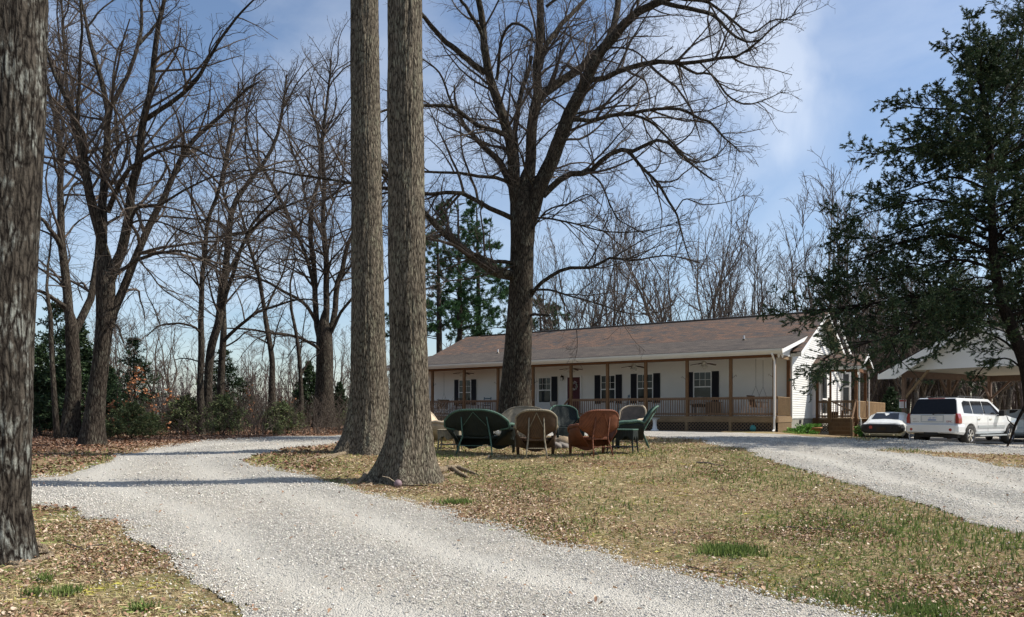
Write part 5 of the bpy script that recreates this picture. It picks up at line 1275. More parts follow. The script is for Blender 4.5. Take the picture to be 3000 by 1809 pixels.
# porch swings
def swing(label, x, wd=1.3, rz=0, t=1.25):
    r = hthing('porch_swing', label, 'porch swing', x, t, ZD + .42, rz, 'porch swings')
    m = MB()
    for i in range(6): m.box(-wd / 2, -.25 + i * .085, 0, wd / 2, -.18 + i * .085, .02)
    m.build('seat', M['brownwood'], r); m = MB()
    for i in range(int(wd / .1)): xx = -wd / 2 + .04 + i * .1; m.beam((xx, .26, .02), (xx, .42, .55), .06, .015, up=(0, 1, 0))
    m.beam((-wd / 2, .42, .55), (wd / 2, .42, .55), .03, .06); m.build('backrest', M['brownwood'], r)
    for s_ in (-1, 1):
        m = MB(); m.box(s_ * wd / 2 - .025, -.28, .24, s_ * wd / 2 + .025, .3, .27); m.box(s_ * wd / 2 - .02, -.27, 0, s_ * wd / 2 + .02, -.23, .24); m.build('armrest', M['brownwood'], r)
        m = MB(); m.tube([(s_ * wd / 2, 0, 2.3), (s_ * wd / 2, 0, 1.0)], .008, 5); m.tube([(s_ * wd / 2, 0, 1.0), (s_ * wd / 2, -.26, .25)], .007, 5); m.tube([(s_ * wd / 2, 0, 1.0), (s_ * wd / 2, .30, .3)], .007, 5); m.build('chain', M['darkmetal'], r)
swing('brown wooden porch swing hanging on chains at the right end of the porch', hxp(2225, 1.25), 1.2, PI / 2)
swing('brown wooden porch swing on chains at the left end of the porch', hxp(1283, 1.25), 1.2, -PI / 2)
# rocking chairs
def rocker(label, x, t, mat, rz):
    r = hthing('rocking_chair', label, 'rocking chair', x, t, ZD, rz, 'rocking chairs on the porch')
    MB().box(-.26, -.25, .40, .26, .25, .43).build('seat', mat, r)
    m = MB()
    for s_ in (-1, 1): m.beam((s_ * .27, .24, .05), (s_ * .25, .38, 1.13), .04, .04, up=(0, 1, 0))
    for z in (.62, .76, .90, 1.04): m.beam((-.25, .28 + (z - .43) * .12, z), (.25, .28 + (z - .43) * .12, z), .015, .07)
    m.build('backrest', mat, r)
    for s_ in (-1, 1):
        MB().beam((s_ * .29, -.28, .63), (s_ * .29, .28, .65), .07, .025).build('armrest', mat, r)
        m = MB(); m.box(s_ * .27 - .02, -.24, .06, s_ * .27 + .02, -.20, .62); m.build('leg', mat, r)
        MB().tube([(s_ * .27, y_, .025 + .13 * y_ * y_) for y_ in (-.45, -.2, 0, .3, .6)], .022, 6).build('rocker', mat, r)
rocker('dark blue-grey rocking chair left of the oak trunk, its ladder back above the railing', hxp(1418, 1.5), 1.5, M['bluegrey'], 0)
rocker('teal-grey rocking chair turned sideways between the two shuttered windows', hxp(1822, 1.4), 1.4, M['bluegrey'], -1.0)
rocker('dark rocking chair behind the railing just right of the leftmost fan post', hxp(1345, 1.6), 1.6, M['darkmetal'], .4)
# covered grill and weathered chest under the right window
g = hthing('covered_grill', 'rounded grill under a grey cloth cover beneath the rightmost window', 'grill', hxp(2052, 1.7), 1.7, ZD)
rows = [[(math.cos(a) * (.32 + .05 * k) * 1.25, math.sin(a) * (.2 + .03 * k), 1.0 - .06 * k - (.1 * abs(math.cos(a)))) for a in np.linspace(0, 2 * PI, 19)] for k in range(-0, 7)]
m = MB(); m.grid(rows, .012); m.add([rows[0][i] for i in range(18)], [tuple(range(18))]); m.build('cover', M['canvas'], g, smooth=True); m = MB().box(-.32, -.2, .45, .32, .2, .75); m.build('firebox', M['black'], g)
m = MB(); [m.box(sx_ * .35 - .02, sy * .2 - .02, 0, sx_ * .35 + .02, sy * .2 + .02, .6) for sx_ in (-1, 1) for sy in (-1, 1)]; m.build('stand', M['black'], g)
g = hthing('wooden_chest', 'pale weathered slatted chest right of the covered grill', 'chest', hxp(2090, 1.6), 1.6, ZD); m = MB()
for i in range(8): m.box(-.32 + i * .08, -.22, .05, -.25 + i * .08, -.19, .66)
m.box(-.34, -.185, .05, .34, .2, .66); m.build('body', M['lattice'], g); MB().box(-.37, -.25, .665, .37, .24, .70).build('lid', M['lattice'], g)
# stone urn, pots and small things
def urn(name, label, cat, loc, prof, mat, plant=None, rz=0):
    r = thing(name, label, cat, loc, rz); MB().lathe(prof, k=18).build('pot', mat, r, smooth=True)
    if plant:
        h, rd, cols, nn = plant; P = np.zeros((nn, 4, 3)); az = rng.random(nn) * 6.28; q = rng.random(nn) * rd * .5; L = rng.uniform(.6, 1, nn) * h
        for i in range(4): t_ = i / 3; P[:, i, 0] = np.cos(az) * (q + rd * .7 * t_ * t_); P[:, i, 1] = np.sin(az) * (q + rd * .7 * t_ * t_); P[:, i, 2] = prof[-1][1] - .04 + L * t_
        V, Q, C = sprays(P, P[..., 0], 8, .10, cols, droop=0, width=.28, flat=0); V0, Q0 = tubes([(P, np.full(P.shape[:2], .003), 3)])
        raw_mesh('plant', np.concatenate([V, V0]), [Q, Q0 + len(V)], M['needle'], r, colors=np.concatenate([C, np.tile([[.08, .14, .03]], (len(V0), 1))]))
    return r
PLG = [(.10, .24, .04), (.16, .34, .06), (.2, .38, .08), (.08, .18, .04)]
urn('stone_urn', 'tall grey stone urn on the porch left of the maroon door', 'urn', hw(hxp(1622, .9), .9, ZD), [(.17, 0), (.17, .05), (.08, .1), (.07, .42), (.1, .48), (.2, .6), (.23, .78), (.25, .8), (.22, .8)], M['concrete'])
urn('flower_pot', 'wide terracotta pot of green leaves against the block foundation', 'flower pot', hw(.6, 4.9, T(*hw(.6, 4.9).xy)) + Vector((0, 0, .10)), [(.22, 0), (.27, .1), (.36, .40), (.40, .40), (.40, .46), (.34, .46)], M['terracotta'], (.22, .36, PLG, 60))
urn('flower_pot', 'dark pot with leafy green plant by the lattice corner', 'flower pot', hw(.75, 2.3, T(*hw(.75, 2.3).xy)), [(.12, 0), (.19, .3), (.21, .32), (.18, .32)], M['black'], (.32, .38, PLG, 70))
def shrub(name, label, loc, h, rd, n, cols=PLG, cat='plant'):
    nn = n; P = np.zeros((nn, 5, 3)); az = rng.random(nn) * 6.28; q = rng.random(nn) * rd * .4; L = rng.uniform(.4, 1, nn) * h; sp_ = rng.random(nn) * rd
    for i in range(5): t_ = i / 4; P[:, i, 0] = np.cos(az) * (q + sp_ * t_); P[:, i, 1] = np.sin(az) * (q + sp_ * t_); P[:, i, 2] = L * (t_ - .15 * t_ * t_)
    V, Q, C = sprays(P, P[..., 0], 9, .10, cols, droop=0, width=.28, flat=0, tmin=.0); V0, Q0 = tubes([(P, np.full(P.shape[:2], .004), 3)])
    o = raw_mesh(name, np.concatenate([V, V0]), [Q, Q0 + len(V)], M['needle'], None, colors=np.concatenate([C, np.tile([[.08, .14, .03]], (len(V0), 1))])); o.location = loc; tag(o, label, cat); return o
def hg(x, t): p = hw(x, t); return Vector((p.x, p.y, T(p.x, p.y)))
shrub('bedding_plant', 'low bright green plant at the corner of the porch lattice', hg(.55, 1.5), .38, .38, 130)
shrub('bedding_plant', 'bushy green plant between the dark pot and the terracotta pot', hg(.6, 3.6), .42, .4, 150)
shrub('garden_bush', 'bright green bush right of the side steps beside the old coupe', hg(3.0, 5.6), .75, .55, 330, PLG)
urn('watering_pot', 'small teal pot in front of the porch lattice', 'pot', hg(hxp(2206, -.35), -.35), [(.08, 0), (.14, .1), (.13, .22), (.08, .26), (.10, .30)], M['green_pot'])
# pale stone bench in front of the porch
bx = hxp(1895, -.75); b = thing('garden_bench', 'pale concrete bench on pedestals in front of the porch lattice', 'bench', hg(bx, -.75), HA)
MB().box(-.62, -.2, .60, .62, .2, .66).build('seat', M['concrete'], b, bevel=.02)
for s_ in (-.42, .42): MB().lathe([(.20, 0), (.20, .06), (.13, .10), (.09, .3), (.10, .5), (.16, .598)], (s_, 0, 0), 10).build('pedestal', M['white'], b, smooth=True)
# wreath on the door, dinner bells / bird hooks on posts
w = hthing('door_wreath', 'pale round floral wreath hung on the maroon front door', 'wreath', hxp(1684, PT), PT - .07, hzp(1684, 1132, PT))
m = MB(); m.tube([(math.cos(a) * .19, 0, math.sin(a) * .19) for a in np.linspace(0, 2 * PI, 25)], .035, 7, False); m.build('ring', M['brownwood'], w)
nb = 260; a = rng.random(nb) * 2 * PI; c = np.stack([np.cos(a) * .19, rng.normal(size=nb) * .02 - .03, np.sin(a) * .19], 1) + rng.normal(size=(nb, 3)) * [.035, .01, .035]
d = rng.normal(size=(nb, 3)) * .03; e = np.cross(d, rng.normal(size=(nb, 3))); e = e / (np.linalg.norm(e, axis=1, keepdims=True)) * .02
V = np.stack([c - d, c + e, c + d, c - e], 1).reshape(-1, 3); raw_mesh('blossoms', V, [np.arange(nb * 4).reshape(nb, 4)], M['leaf'], w, colors=np.repeat(np.array([(.6, .56, .5), (.45, .4, .5), (.3, .35, .2)])[rng.integers(0, 3, nb)], 4, 0))
for i, px in enumerate([1255, 1459, 1575, 1784, 1899, 2013, 2141, 2268]):
    j = min(range(len(xs)), key=lambda k_: abs(xs[k_] - hxp(px, 0))); x_ = xs[j]
    r = hthing('plant_hook', 'small black scrolled iron plant hook screwed high on a porch post', 'hook', x_ + (.07 if i % 2 == 0 else -.07), .0, 3.28, 0, 'iron hooks on the porch posts')
    s_ = 1 if i % 2 == 0 else -1; m = MB(); m.box(-.012, -.03, -.12, .012, .03, .12); m.tube([(s_ * .01, 0, -.08), (s_ * .10, 0, -.02), (s_ * .17, 0, .06), (s_ * .21, 0, .02), (s_ * .18, 0, -.02)], .009, 5); m.build('bracket', M['darkmetal'], r)
# things on the side porch
urn('planter_box', 'black planter tub on the side porch floor behind the railing', 'planter', hw(.95, 7.9, SZ - .108), [(.2, 0), (.26, .3), (.27, .32), (.24, .32)], M['black'])
g = hthing('porch_bench', 'small pale wooden bench on the side porch behind the stair rail', 'bench', 1.7, 8.2, SZ - .108); MB().box(-.4, -.18, .36, .4, .18, .40).build('seat', M['rail'], g); m = MB(); [m.box(s_ * .35 - .03, -.15, 0, s_ * .35 + .03, .15, .36) for s_ in (-1, 1)]; m.build('legs', M['rail'], g)
# ---------------------------------------------------------------- carport
CO = Vector((18.8, 36.0, 0)); CA = math.atan2(-.831, .556)
def cw(x, y, z=0): c, s_ = math.cos(CA), math.sin(CA); return Vector((CO.x + c * x - s_ * y, CO.y + s_ * x + c * y, z))
cpt = thing('carport', 'open timber carport with white sided gable and shingle roof at the right', 'carport', CO, CA)
for x, y in ((0, 0), (0, 4.25), (0, 8.6), (6.8, 0), (6.8, 4.25), (6.8, 8.6)):
    g = T(*cw(x, y).xy) - .1; MB().box(x - .08, y - .08, g, x + .08, y + .08, 3.24).build('post', M['carport_wood'], cpt, bevel=.008)
for x in (0, 6.8): MB().box(x - .07, -.12, 3.242, x + .07, 8.75, 3.545).build('beam', M['carport_wood'], cpt)
MB().box(.075, 8.53, 3.242, 6.725, 8.67, 3.545).build('beam', M['carport_wood'], cpt)
def brace(a, b, mat='carport_wood'): MB().beam(a, b, .09, .09).build('knee_brace', M[mat], cpt)
brace((.05, 0, 2.25), (1.15, 0, 3.54), 'deck'); brace((0, .1, 2.35), (0, .95, 3.25)); brace((0, 4.15, 2.45), (0, 3.35, 3.25)); brace((0, 4.35, 2.45), (0, 5.15, 3.25)); brace((0, 8.5, 2.45), (0, 7.7, 3.25)); brace((.09, 8.6, 2.35), (1.0, 8.6, 3.25)); brace((6.7, 8.6, 2.35), (5.8, 8.6, 3.25))
RA = 3.4; RZc = 5.54
for s_ in (-1, 1):
    L = math.hypot(4.35, 2.175); o = MB().box(0, 0, 0, L * 1.0, 9.9, .06).build('roof', M['shingle_lo'], cpt)
    o.location = (RA - s_ * 4.35, -.55, RZc - 2.175 + .02); o.rotation_euler = (0, -math.atan2(2.175, 4.35) * 1, 0)
    if s_ == 1: pass
    else: o.location = (RA + .0, -.548, RZc + .018); o.rotation_euler = (0, math.atan2(2.175, 4.35), 0)
m = MB(); m.prism([(RA - 4.37, RZc - 2.185 - .18), (RA - 3.5, RZc - 2.185 - .18), (RA, RZc - .20), (RA + 3.5, RZc - 2.365), (RA + 4.37, RZc - 2.365), (RA + 4.37, RZc - 2.16), (RA, RZc + .015), (RA - 4.37, RZc - 2.16)], -.60, -.565, 'y')
m.build('rake_board', M['white'], cpt)
m = MB(); z = 3.56
while z < RZc - .2:
    h = (RZc - .12 - z) * 2 ; m.add([(RA - h, -.125, z), (RA + h, -.125, z), (RA + h - .2, -.11, z + .115), (RA - h + .2, -.11, z + .115)], [(0, 1, 2, 3)]); z += .115
m.prism([(RA - 3.9, 3.56), (RA + 3.9, 3.56), (RA, RZc - .05)], -.105, -.02, 'y'); m.build('gable_siding', M['siding'], cpt)
m = MB(); m.box(-.9, -.56, 3.37, -.1, 9.2, 3.39); m.box(6.9, -.56, 3.37, 7.7, 9.2, 3.39); m.build('soffit', M['white'], cpt)
MB().box(.08, -.1, 3.55, 6.72, 8.5, 3.556).build('ceiling', M['soffit'], cpt)
m = MB(); m.box(-.98, -.56, 3.34, -.94, 9.2, 3.46); m.box(7.74, -.56, 3.34, 7.78, 9.2, 3.46); m.build('fascia', M['white'], cpt)
sg = thing('warning_sign', 'small white sign with a red header nailed to the left carport post', 'sign', cw(-.02, -.09, 1.98), CA + .55)
MB().box(-.15, -.02, -.2, .15, -.01, .2).build('panel', M['white'], sg); MB().box(-.14, -.024, .10, .14, -.0205, .19).build('header', simple('faded_red_paint', (.42, .07, .05), .6), sg)
m = MB()
for i in range(5): m.box(-.11 + .01 * (i % 2), -.0235, .05 - i * .05, .11 - .02 * (i % 3), -.0205, .064 - i * .05)
m.build('print_lines', M['redlens'], sg)

# ---------------------------------------------------------------- vehicles
def loft(stations, name, mat, parent, bevel=0, smooth=True, caps=True, subsurf=0):
    m = MB(); k = len(stations[0][1]); rows = []
    for x, sec in stations: rows.append([(x, -y, z) for y, z in sec] + [(x, y, z) for y, z in reversed(sec)])
    n = len(rows[0]); 
    for r in rows: m.v += r
    for i in range(len(rows) - 1):
        for j in range(n): a, b = i * n + j, i * n + (j + 1) % n; m.f.append((a, a + n, b + n, b))
    if caps: m.f.append(tuple(range(n))); m.f.append(tuple(reversed(range((len(rows) - 1) * n, len(rows) * n))))
    o = m.build(name, mat, parent, smooth=smooth, bevel=bevel, subsurf=subsurf)
    return o
def cut_arches(o, centers, r, hw_):
    for (x, z) in centers:
        c = MB().lathe([(r, -hw_ - .2), (r, hw_ + .2)], (x, 0, z), 28, 'y').build('arch_cutter', None)
        c.parent = o.parent
        b = o.modifiers.new('arch', 'BOOLEAN'); b.operation = 'DIFFERENCE'; b.object = c; b.solver = 'EXACT'
        bpy.context.view_layer.update(); dg = bpy.context.evaluated_depsgraph_get(); me = bpy.data.meshes.new_from_object(o.evaluated_get(dg)); o.modifiers.clear(); o.data = me
        bpy.data.objects.remove(c)
def wheel(parent, x, y, r, w, side, spokes=6, rimmat='chrome'):
    wl = bpy.data.objects.new('wheel', None); link(wl, parent); wl.location = (x, y, r); wl.empty_display_size = .1
    MB().lathe([(r * .62, -w/2 + .01), (r * .9, -w/2), (r * .985, -w/2 + .03), (r, -w/4), (r, w/4), (r * .985, w/2 - .03), (r * .9, w/2), (r * .62, w/2 - .01)], k=32, axis='y', cap=False).build('tyre', M['tyre'], wl, smooth=True)
    m = MB(); o = side * w / 2
    m.lathe([(r * .63, o - side * .02), (r * .60, o - side * .005), (r * .56, o - side * .03), (r * .55, o - side * .1)], k=28, axis='y', cap=False)
    m.lathe([(r * .16, o - side * .06), (r * .15, o - side * .02), (.001, o - side * .015)], k=12, axis='y', cap=False)
    for k in range(spokes):
        a = k * 2 * PI / spokes; c, s_ = math.cos(a), math.sin(a)
        for da in (-.13, .13): c2, s2 = math.cos(a + da), math.sin(a + da); m.beam((c * r * .1, o - side * .035, s_ * r * .1), (c2 * r * .57, o - side * .03, s2 * r * .57), .035, .03, up=(0, 1, 0))
    m.build('rim', M[rimmat], wl); MB().lathe([(r * .56, o - side * .12), (.001, o - side * .12)], k=24, axis='y', cap=False).build('brake_disc', M['black'], wl)
    return wl
def text(s_, size, mat, parent, loc, rot, name='lettering', ext=.002):
    c = bpy.data.curves.new(name, 'FONT'); c.body = s_; c.size = size; c.extrude = ext; c.align_x = 'CENTER'; c.align_y = 'CENTER'; c.resolution_u = 2
    o = bpy.data.objects.new(name, c); COL.objects.link(o); bpy.context.view_layer.update()
    me = bpy.data.meshes.new_from_object(o.evaluated_get(bpy.context.evaluated_depsgraph_get())); bpy.data.objects.remove(o)
    me.materials.clear(); me.materials.append(mat); o = bpy.data.objects.new(name, me); link(o, parent); o.location = loc; o.rotation_euler = rot; return o
def plate(parent, x, z, y=0, txt='120 MPF'):
    p = MB().box(x - .012, y - .155, z - .078, x, y + .155, z + .078).build('licence_plate', M['white'], parent)
    MB().box(x - .0145, y - .15, z - .073, x - .0125, y + .15, z - .03).build('plate_band', M['blue'], p)
    text(txt, .085, M['blue'], p, (x - .016, y, z + .015), (PI / 2, 0, -PI / 2)); return p
def side_quad(pts, plane, off):
    return [plane(x, z, off) for x, z in pts]

sa = math.atan2(.56, .83); sc = Vector((15.80, 28.30)); zg = T(17.2, 28.6) - .0
zg = min(T(17.2, 28.0), T(16.1, 29.6), T(19.9, 29.9)) + .03
suv = thing('suv', 'white sport utility vehicle with dark tinted glass parked beside the carport', 'suv', (sc.x, sc.y, zg), sa)
def sec(hb, zb, hm, zm, hs, zs, ht, zt): return [(0.0, zb), (hb, zb), (hm * .985, zb + .10), (hm, zm), (hm, zm + .12), (hs, zs), (ht, zt), (0, zt + .01)]
body = loft([(.10, sec(.80, .50, .90, .72, .90, 1.10, .80, 1.16)), (.25, sec(.84, .45, .945, .72, .935, 1.12, .82, 1.17)), (1.2, sec(.86, .42, .955, .74, .94, 1.12, .82, 1.17)), (3.2, sec(.86, .42, .955, .74, .94, 1.11, .82, 1.16)),
  (4.15, sec(.86, .42, .95, .74, .93, 1.08, .78, 1.15)), (4.85, sec(.84, .45, .93, .72, .90, 1.0, .72, 1.07)), (5.12, sec(.74, .5, .84, .70, .80, .92, .62, .98))], 'body', M['carwhite'], suv)
cut_arches(body, [(1.0, .38), (4.25, .38)], .45, 1.0)
body.data.polygons.foreach_set('use_smooth', [False] * len(body.data.polygons)); b_ = body.modifiers.new('bevel', 'BEVEL'); b_.width = .02; b_.segments = 2; b_.limit_method = 'ANGLE'; b_.angle_limit = .35
m = MB(); B0, B1, Tt0, Tt1 = .12, 4.05, .42, 2.95
vs = []
for x, y, z in [(B0, .905, 1.13), (B1, .86, 1.10), (Tt1, .70, 1.76), (Tt0, .70, 1.79)]: vs += [(x, -y, z), (x, y, z)]
m.add(vs, [(0, 1, 3, 2), (4, 5, 7, 6), (0, 2, 4, 6), (1, 7, 5, 3), (0, 6, 7, 1), (2, 3, 5, 4)]); m.build('cabin', M['carwhite'], suv, bevel=.05, seg=3)
def spl(x, z, off=.006, side=-1):
    t_ = (z - 1.12) / .655; return (x, side * (.89 + (.70 - .89) * t_ + off), z)
for side in (-1, 1):
    for pts in ([(.62, 1.22), (1.28, 1.20), (1.28, 1.66), (.86, 1.68), (.68, 1.60)], [(1.36, 1.20), (2.16, 1.19), (2.16, 1.67), (1.36, 1.67)], [(2.25, 1.19), (3.48, 1.17), (3.30, 1.32), (2.92, 1.60), (2.74, 1.66), (2.25, 1.67)]):
        m = MB(); n = len(pts); m.add([spl(x, z, .018, side) for x, z in pts] + [spl(x, z, -.01, side) for x, z in pts], [tuple(range(n))] + [(i, (i + 1) % n, (i + 1) % n + n, i + n) for i in range(n)]); m.build('side_window', M['carglass'], suv)
# rear window, wrapping dark glass
def rp(y, z, off=.03): t_ = (z - 1.13) / .66; return (B0 + (Tt0 - B0) * t_ - off, y, z)
m = MB(); pts = [(-.86, 1.18), (.86, 1.18), (.715, 1.70), (.66, 1.755), (-.66, 1.755), (-.715, 1.70)]
m.add([rp(y, z, .022) for y, z in pts] + [rp(y, z, -.02) for y, z in pts], [tuple(range(6))] + [(i, (i + 1) % 6, (i + 1) % 6 + 6, i + 6) for i in range(6)]); m.build('rear_window', M['carglass'], suv)
for side in (-1, 1):
    m = MB(); pts = [(.16, 1.2), (.50, 1.23), (.60, 1.62), (.46, 1.72), (.39, 1.70)]; m.add([spl(x, z, .015, side) for x, z in pts], [(0, 1, 2, 3, 4)]); m.build('quarter_glass', M['carglass'], suv) if False else None
MB().box(.36, -.3, 1.765, .40, .3, 1.79).build('brake_light', M['redlens'], suv)
m = MB(); m.beam((.02, -.05, 1.20), (.04, -.45, 1.22), .02, .02); m.lathe([(.03, 0), (.03, .04)], (.03, -.05, 1.18), 8, 'x'); m.build('wiper', M['black'], suv)
m = MB(); m.prism([(-.80, .80), (.80, .80), (.83, 1.165), (-.83, 1.165)], .065, .098, 'x'); m.build('tailgate', M['carwhite'], suv, bevel=.02)
m = MB(); m.box(.052, -.42, .88, .062, .42, .905); m.box(.052, -.42, 1.115, .062, .42, 1.14); m.box(.052, -.42, .906, .062, -.395, 1.114); m.box(.052, .395, .906, .062, .42, 1.114); m.build('plate_surround', M['carsilver'], suv)
plate(suv, .055, 1.01)
text('GMC', .10, M['redlens'], suv, (.060, -.62, .90), (PI / 2, 0, -PI / 2), 'badge'); text('ENVOY', .075, M['chrome'], suv, (.060, .61, .89), (PI / 2, 0, -PI / 2), 'badge'); text('4WD', .05, M['chrome'], suv, (.060, .66, .99), (PI / 2, 0, -PI / 2), 'badge')
for s_ in (-1, 1):
    m = MB(); m.prism([(s_ * .84, .83), (s_ * .965, .83), (s_ * .965, 1.02), (s_ * .915, 1.2), (s_ * .85, 1.21)], .045, .30, 'x'); m.build('tail_light', M['redlens'], suv, bevel=.01)
    MB().lathe([(.055, -.073), (.06, -.06), (.06, -.03)], (0, s_ * .72, .60), 16, 'x').build('fog_lamp', M['redlens'], suv)
    m = MB(); m.box(3.10, s_ * .93, 1.10, 3.30, s_ * 1.12, 1.14); m.box(3.12, s_ * .98, 1.12, 3.30, s_ * 1.18, 1.32); m.build('mirror', M['black'], suv, bevel=.03)
    for x_ in (1.52, 2.45): MB().beam((x_, s_ * .955, .985), (x_ + .18, s_ * .955, .985), .03, .035).build('door_handle', M['chrome'], suv)
    MB().box(1.55, s_ * .945, .66, 3.72, s_ * .972, .75).build('side_moulding', M['carsilver'], suv)
    m = MB(); 
    for x_ in (1.46, 2.33): m.box(x_ - .004, s_ * .9555, .5, x_ + .004, s_ * .9575, 1.08)
    m.build('door_seam', M['black'], suv)
    MB().beam((1.55, s_ * .96, .37), (3.75, s_ * .96, .37), .14, .05).build('running_board', M['carsilver'], suv)
    MB().tube([(.75, s_ * .58, 1.80), (.85, s_ * .58, 1.85), (2.6, s_ * .58, 1.83), (2.75, s_ * .58, 1.77)], .018, 6).build('roof_rail', M['black'], suv)
    for x_ in (1.0, 4.25): wheel(suv, x_, s_ * .83, .38, .25, s_)
m = MB()
for x_ in (1.1, 2.2): m.beam((x_, -.58, 1.85), (x_, .58, 1.85), .05, .025)
m.build('roof_rack_bar', M['black'], suv)
o = loft([(-.07, [(0, .50), (.62, .50), (.84, .50), (.90, .56), (.90, .68), (.86, .76), (.6, .78), (0, .78)]), (.02, [(0, .46), (.62, .46), (.92, .44), (.97, .52), (.975, .70), (.95, .80), (.6, .81), (0, .81)]), (.48, [(0, .46), (.62, .46), (.93, .40), (.985, .5), (.985, .70), (.965, .80), (.6, .81), (0, .81)]), (.57, [(0, .5), (.5, .5), (.90, .42), (.955, .52), (.955, .68), (.94, .77), (.5, .78), (0, .78)])], 'rear_bumper', M['carwhite'], suv, bevel=.015, smooth=False)
MB().box(-.055, -.25, .40, .12, .25, .50).build('tow_hitch', M['black'], suv); m = MB(); m.box(.3, -.8, .30, 4.9, .8, .46); m.box(.6, -.7, .27, 1.3, -.15, .42); m.build('underbody', M['black'], suv)

# old low coupe with black tail panel
ca = math.atan2(.79, .61); cc = GX(2583, 32.4); zc = T(16.8, 33.5)
cp_ = thing('coupe', 'old low white sports coupe with a black rear panel parked left of the utility vehicle', 'coupe', (cc.x, cc.y, zc), ca)
def cs(hb, zb, hm, zm, hs, zs, ht, zt): return [(0, zb), (hb, zb), (hm, zm), (hm * .99, zm + .12), (hs, zs), (ht, zt), (0, zt + .015)]
cb_ = loft([(.06, cs(.62, .36, .80, .50, .78, .74, .70, .79)), (.22, cs(.70, .28, .88, .50, .86, .76, .74, .84)), (.9, cs(.74, .22, .92, .50, .90, .80, .74, .92)), (1.6, cs(.74, .2, .91, .50, .88, .80, .70, .90)), (2.9, cs(.74, .2, .91, .5, .88, .78, .68, .86)), (3.9, cs(.72, .22, .90, .46, .84, .72, .6, .80)), (4.5, cs(.6, .3, .74, .44, .68, .56, .5, .60))], 'body', M['carcream'], cp_)
cut_arches(cb_, [(1.0, .33), (3.5, .33)], .37, 1.0)
cb_.data.polygons.foreach_set('use_smooth', [False] * len(cb_.data.polygons)); b_ = cb_.modifiers.new('bevel', 'BEVEL'); b_.width = .025; b_.segments = 2; b_.limit_method = 'ANGLE'
o = loft([(.15, [(0, .74), (.74, .76), (.72, .82), (.60, .845), (0, .85)]), (.62, [(0, .78), (.78, .80), (.72, .94), (.56, .985), (0, 1.0)]), (1.15, [(0, .82), (.78, .82), (.68, 1.16), (.48, 1.24), (0, 1.26)]), (1.5, [(0, .82), (.78, .82), (.66, 1.20), (.48, 1.30), (0, 1.32)]), (2.2, [(0, .82), (.78, .82), (.64, 1.20), (.48, 1.30), (0, 1.32)]), (3.0, [(0, .80), (.76, .80), (.74, .84), (.62, .86), (0, .87)])], 'cabin', M['carcream'], cp_, smooth=False, bevel=.02)
m = MB(); m.add([(.64, -.54, 1.015), (.64, .54, 1.015), (1.17, .47, 1.265), (1.17, -.47, 1.265)], [(0, 1, 2, 3)]); m.build('rear_window', M['carglass'], cp_)
for s_ in (-1, 1):
    m = MB(); m.add([(1.35, s_ * .75, .90), (2.65, s_ * .76, .88), (2.25, s_ * .675, 1.12), (1.50, s_ * .67, 1.12)], [(0, 1, 2, 3)]); m.build('side_window', M['carglass'], cp_)
    for x_ in (1.0, 3.5): wheel(cp_, x_, s_ * .80, .33, .22, s_, 5, 'carsilver')
    for yy in (.42, .66): MB().lathe([(.068, -.105), (.075, -.09), (.075, -.02)], (0, s_ * yy, .655), 16, 'x').build('tail_light', M['redlens'] if (s_ > 0 and yy < .5) else M['black'], cp_)
    MB().box(.42, s_ * .885, .58, .62, s_ * .925, .62).build('side_marker', M['black'], cp_)
    MB().tube([(-.02, s_ * .48, .34), (.3, s_ * .48, .34)], .035, 8).build('exhaust_tip', M['chrome'], cp_)
loft([(-.085, [(0, .44), (.62, .44), (.76, .52), (.78, .62), (.72, .74), (.5, .77), (0, .77)]), (.0, [(0, .40), (.68, .40), (.83, .50), (.85, .62), (.79, .77), (.5, .80), (0, .80)]), (.2, [(0, .38), (.70, .38), (.86, .5), (.88, .62), (.82, .79), (.5, .82), (0, .82)])], 'tail_panel', M['black'], cp_, bevel=.012, smooth=False)
MB().box(-.098, -.17, .52, -.087, .17, .66).build('plate_recess', M['darkmetal'], cp_)
MB().box(.3, -.6, .16, 4.2, .6, .36).build('underbody', M['black'], cp_)

# pale sedan cut by the right edge
da = math.atan2(.93, .36); dc = GX(3022, 32.0); zd = T(22.5, 33)
sd = thing('sedan', 'pale silver sedan seen from behind at the right edge beyond the utility vehicle', 'sedan', (dc.x, dc.y, zd), da)
b_ = loft([(.0, cs(.7, .40, .82, .55, .80, .90, .70, .98)), (.2, cs(.76, .3, .90, .55, .88, .94, .74, 1.03)), (1.2, cs(.78, .25, .92, .6, .9, .96, .74, 1.06)), (3.4, cs(.78, .25, .92, .6, .9, .92, .72, 1.0)), (4.6, cs(.7, .3, .84, .55, .8, .78, .6, .84))], 'body', M['carsilver'], sd)
cut_arches(b_, [(.95, .34), (3.7, .34)], .39, 1.0)
b_.data.polygons.foreach_set('use_smooth', [False] * len(b_.data.polygons)); q_ = b_.modifiers.new('bevel', 'BEVEL'); q_.width = .03; q_.segments = 2; q_.limit_method = 'ANGLE'
loft([(.75, [(0, 1.0), (.76, 1.0), (.74, 1.04), (.6, 1.05), (0, 1.06)]), (1.4, [(0, 1.0), (.80, 1.0), (.66, 1.38), (.5, 1.43), (0, 1.45)]), (2.6, [(0, 1.0), (.80, 1.0), (.66, 1.39), (.5, 1.44), (0, 1.46)]), (3.5, [(0, .96), (.76, .96), (.74, 1.0), (.6, 1.0), (0, 1.01)])], 'cabin', M['carsilver'], sd, smooth=False, bevel=.02)
m = MB(); m.add([(.86, -.6, 1.10), (.86, .6, 1.10), (1.36, .5, 1.42), (1.36, -.5, 1.42)], [(0, 1, 2, 3)]); m.build('rear_window', M['carglass'], sd)
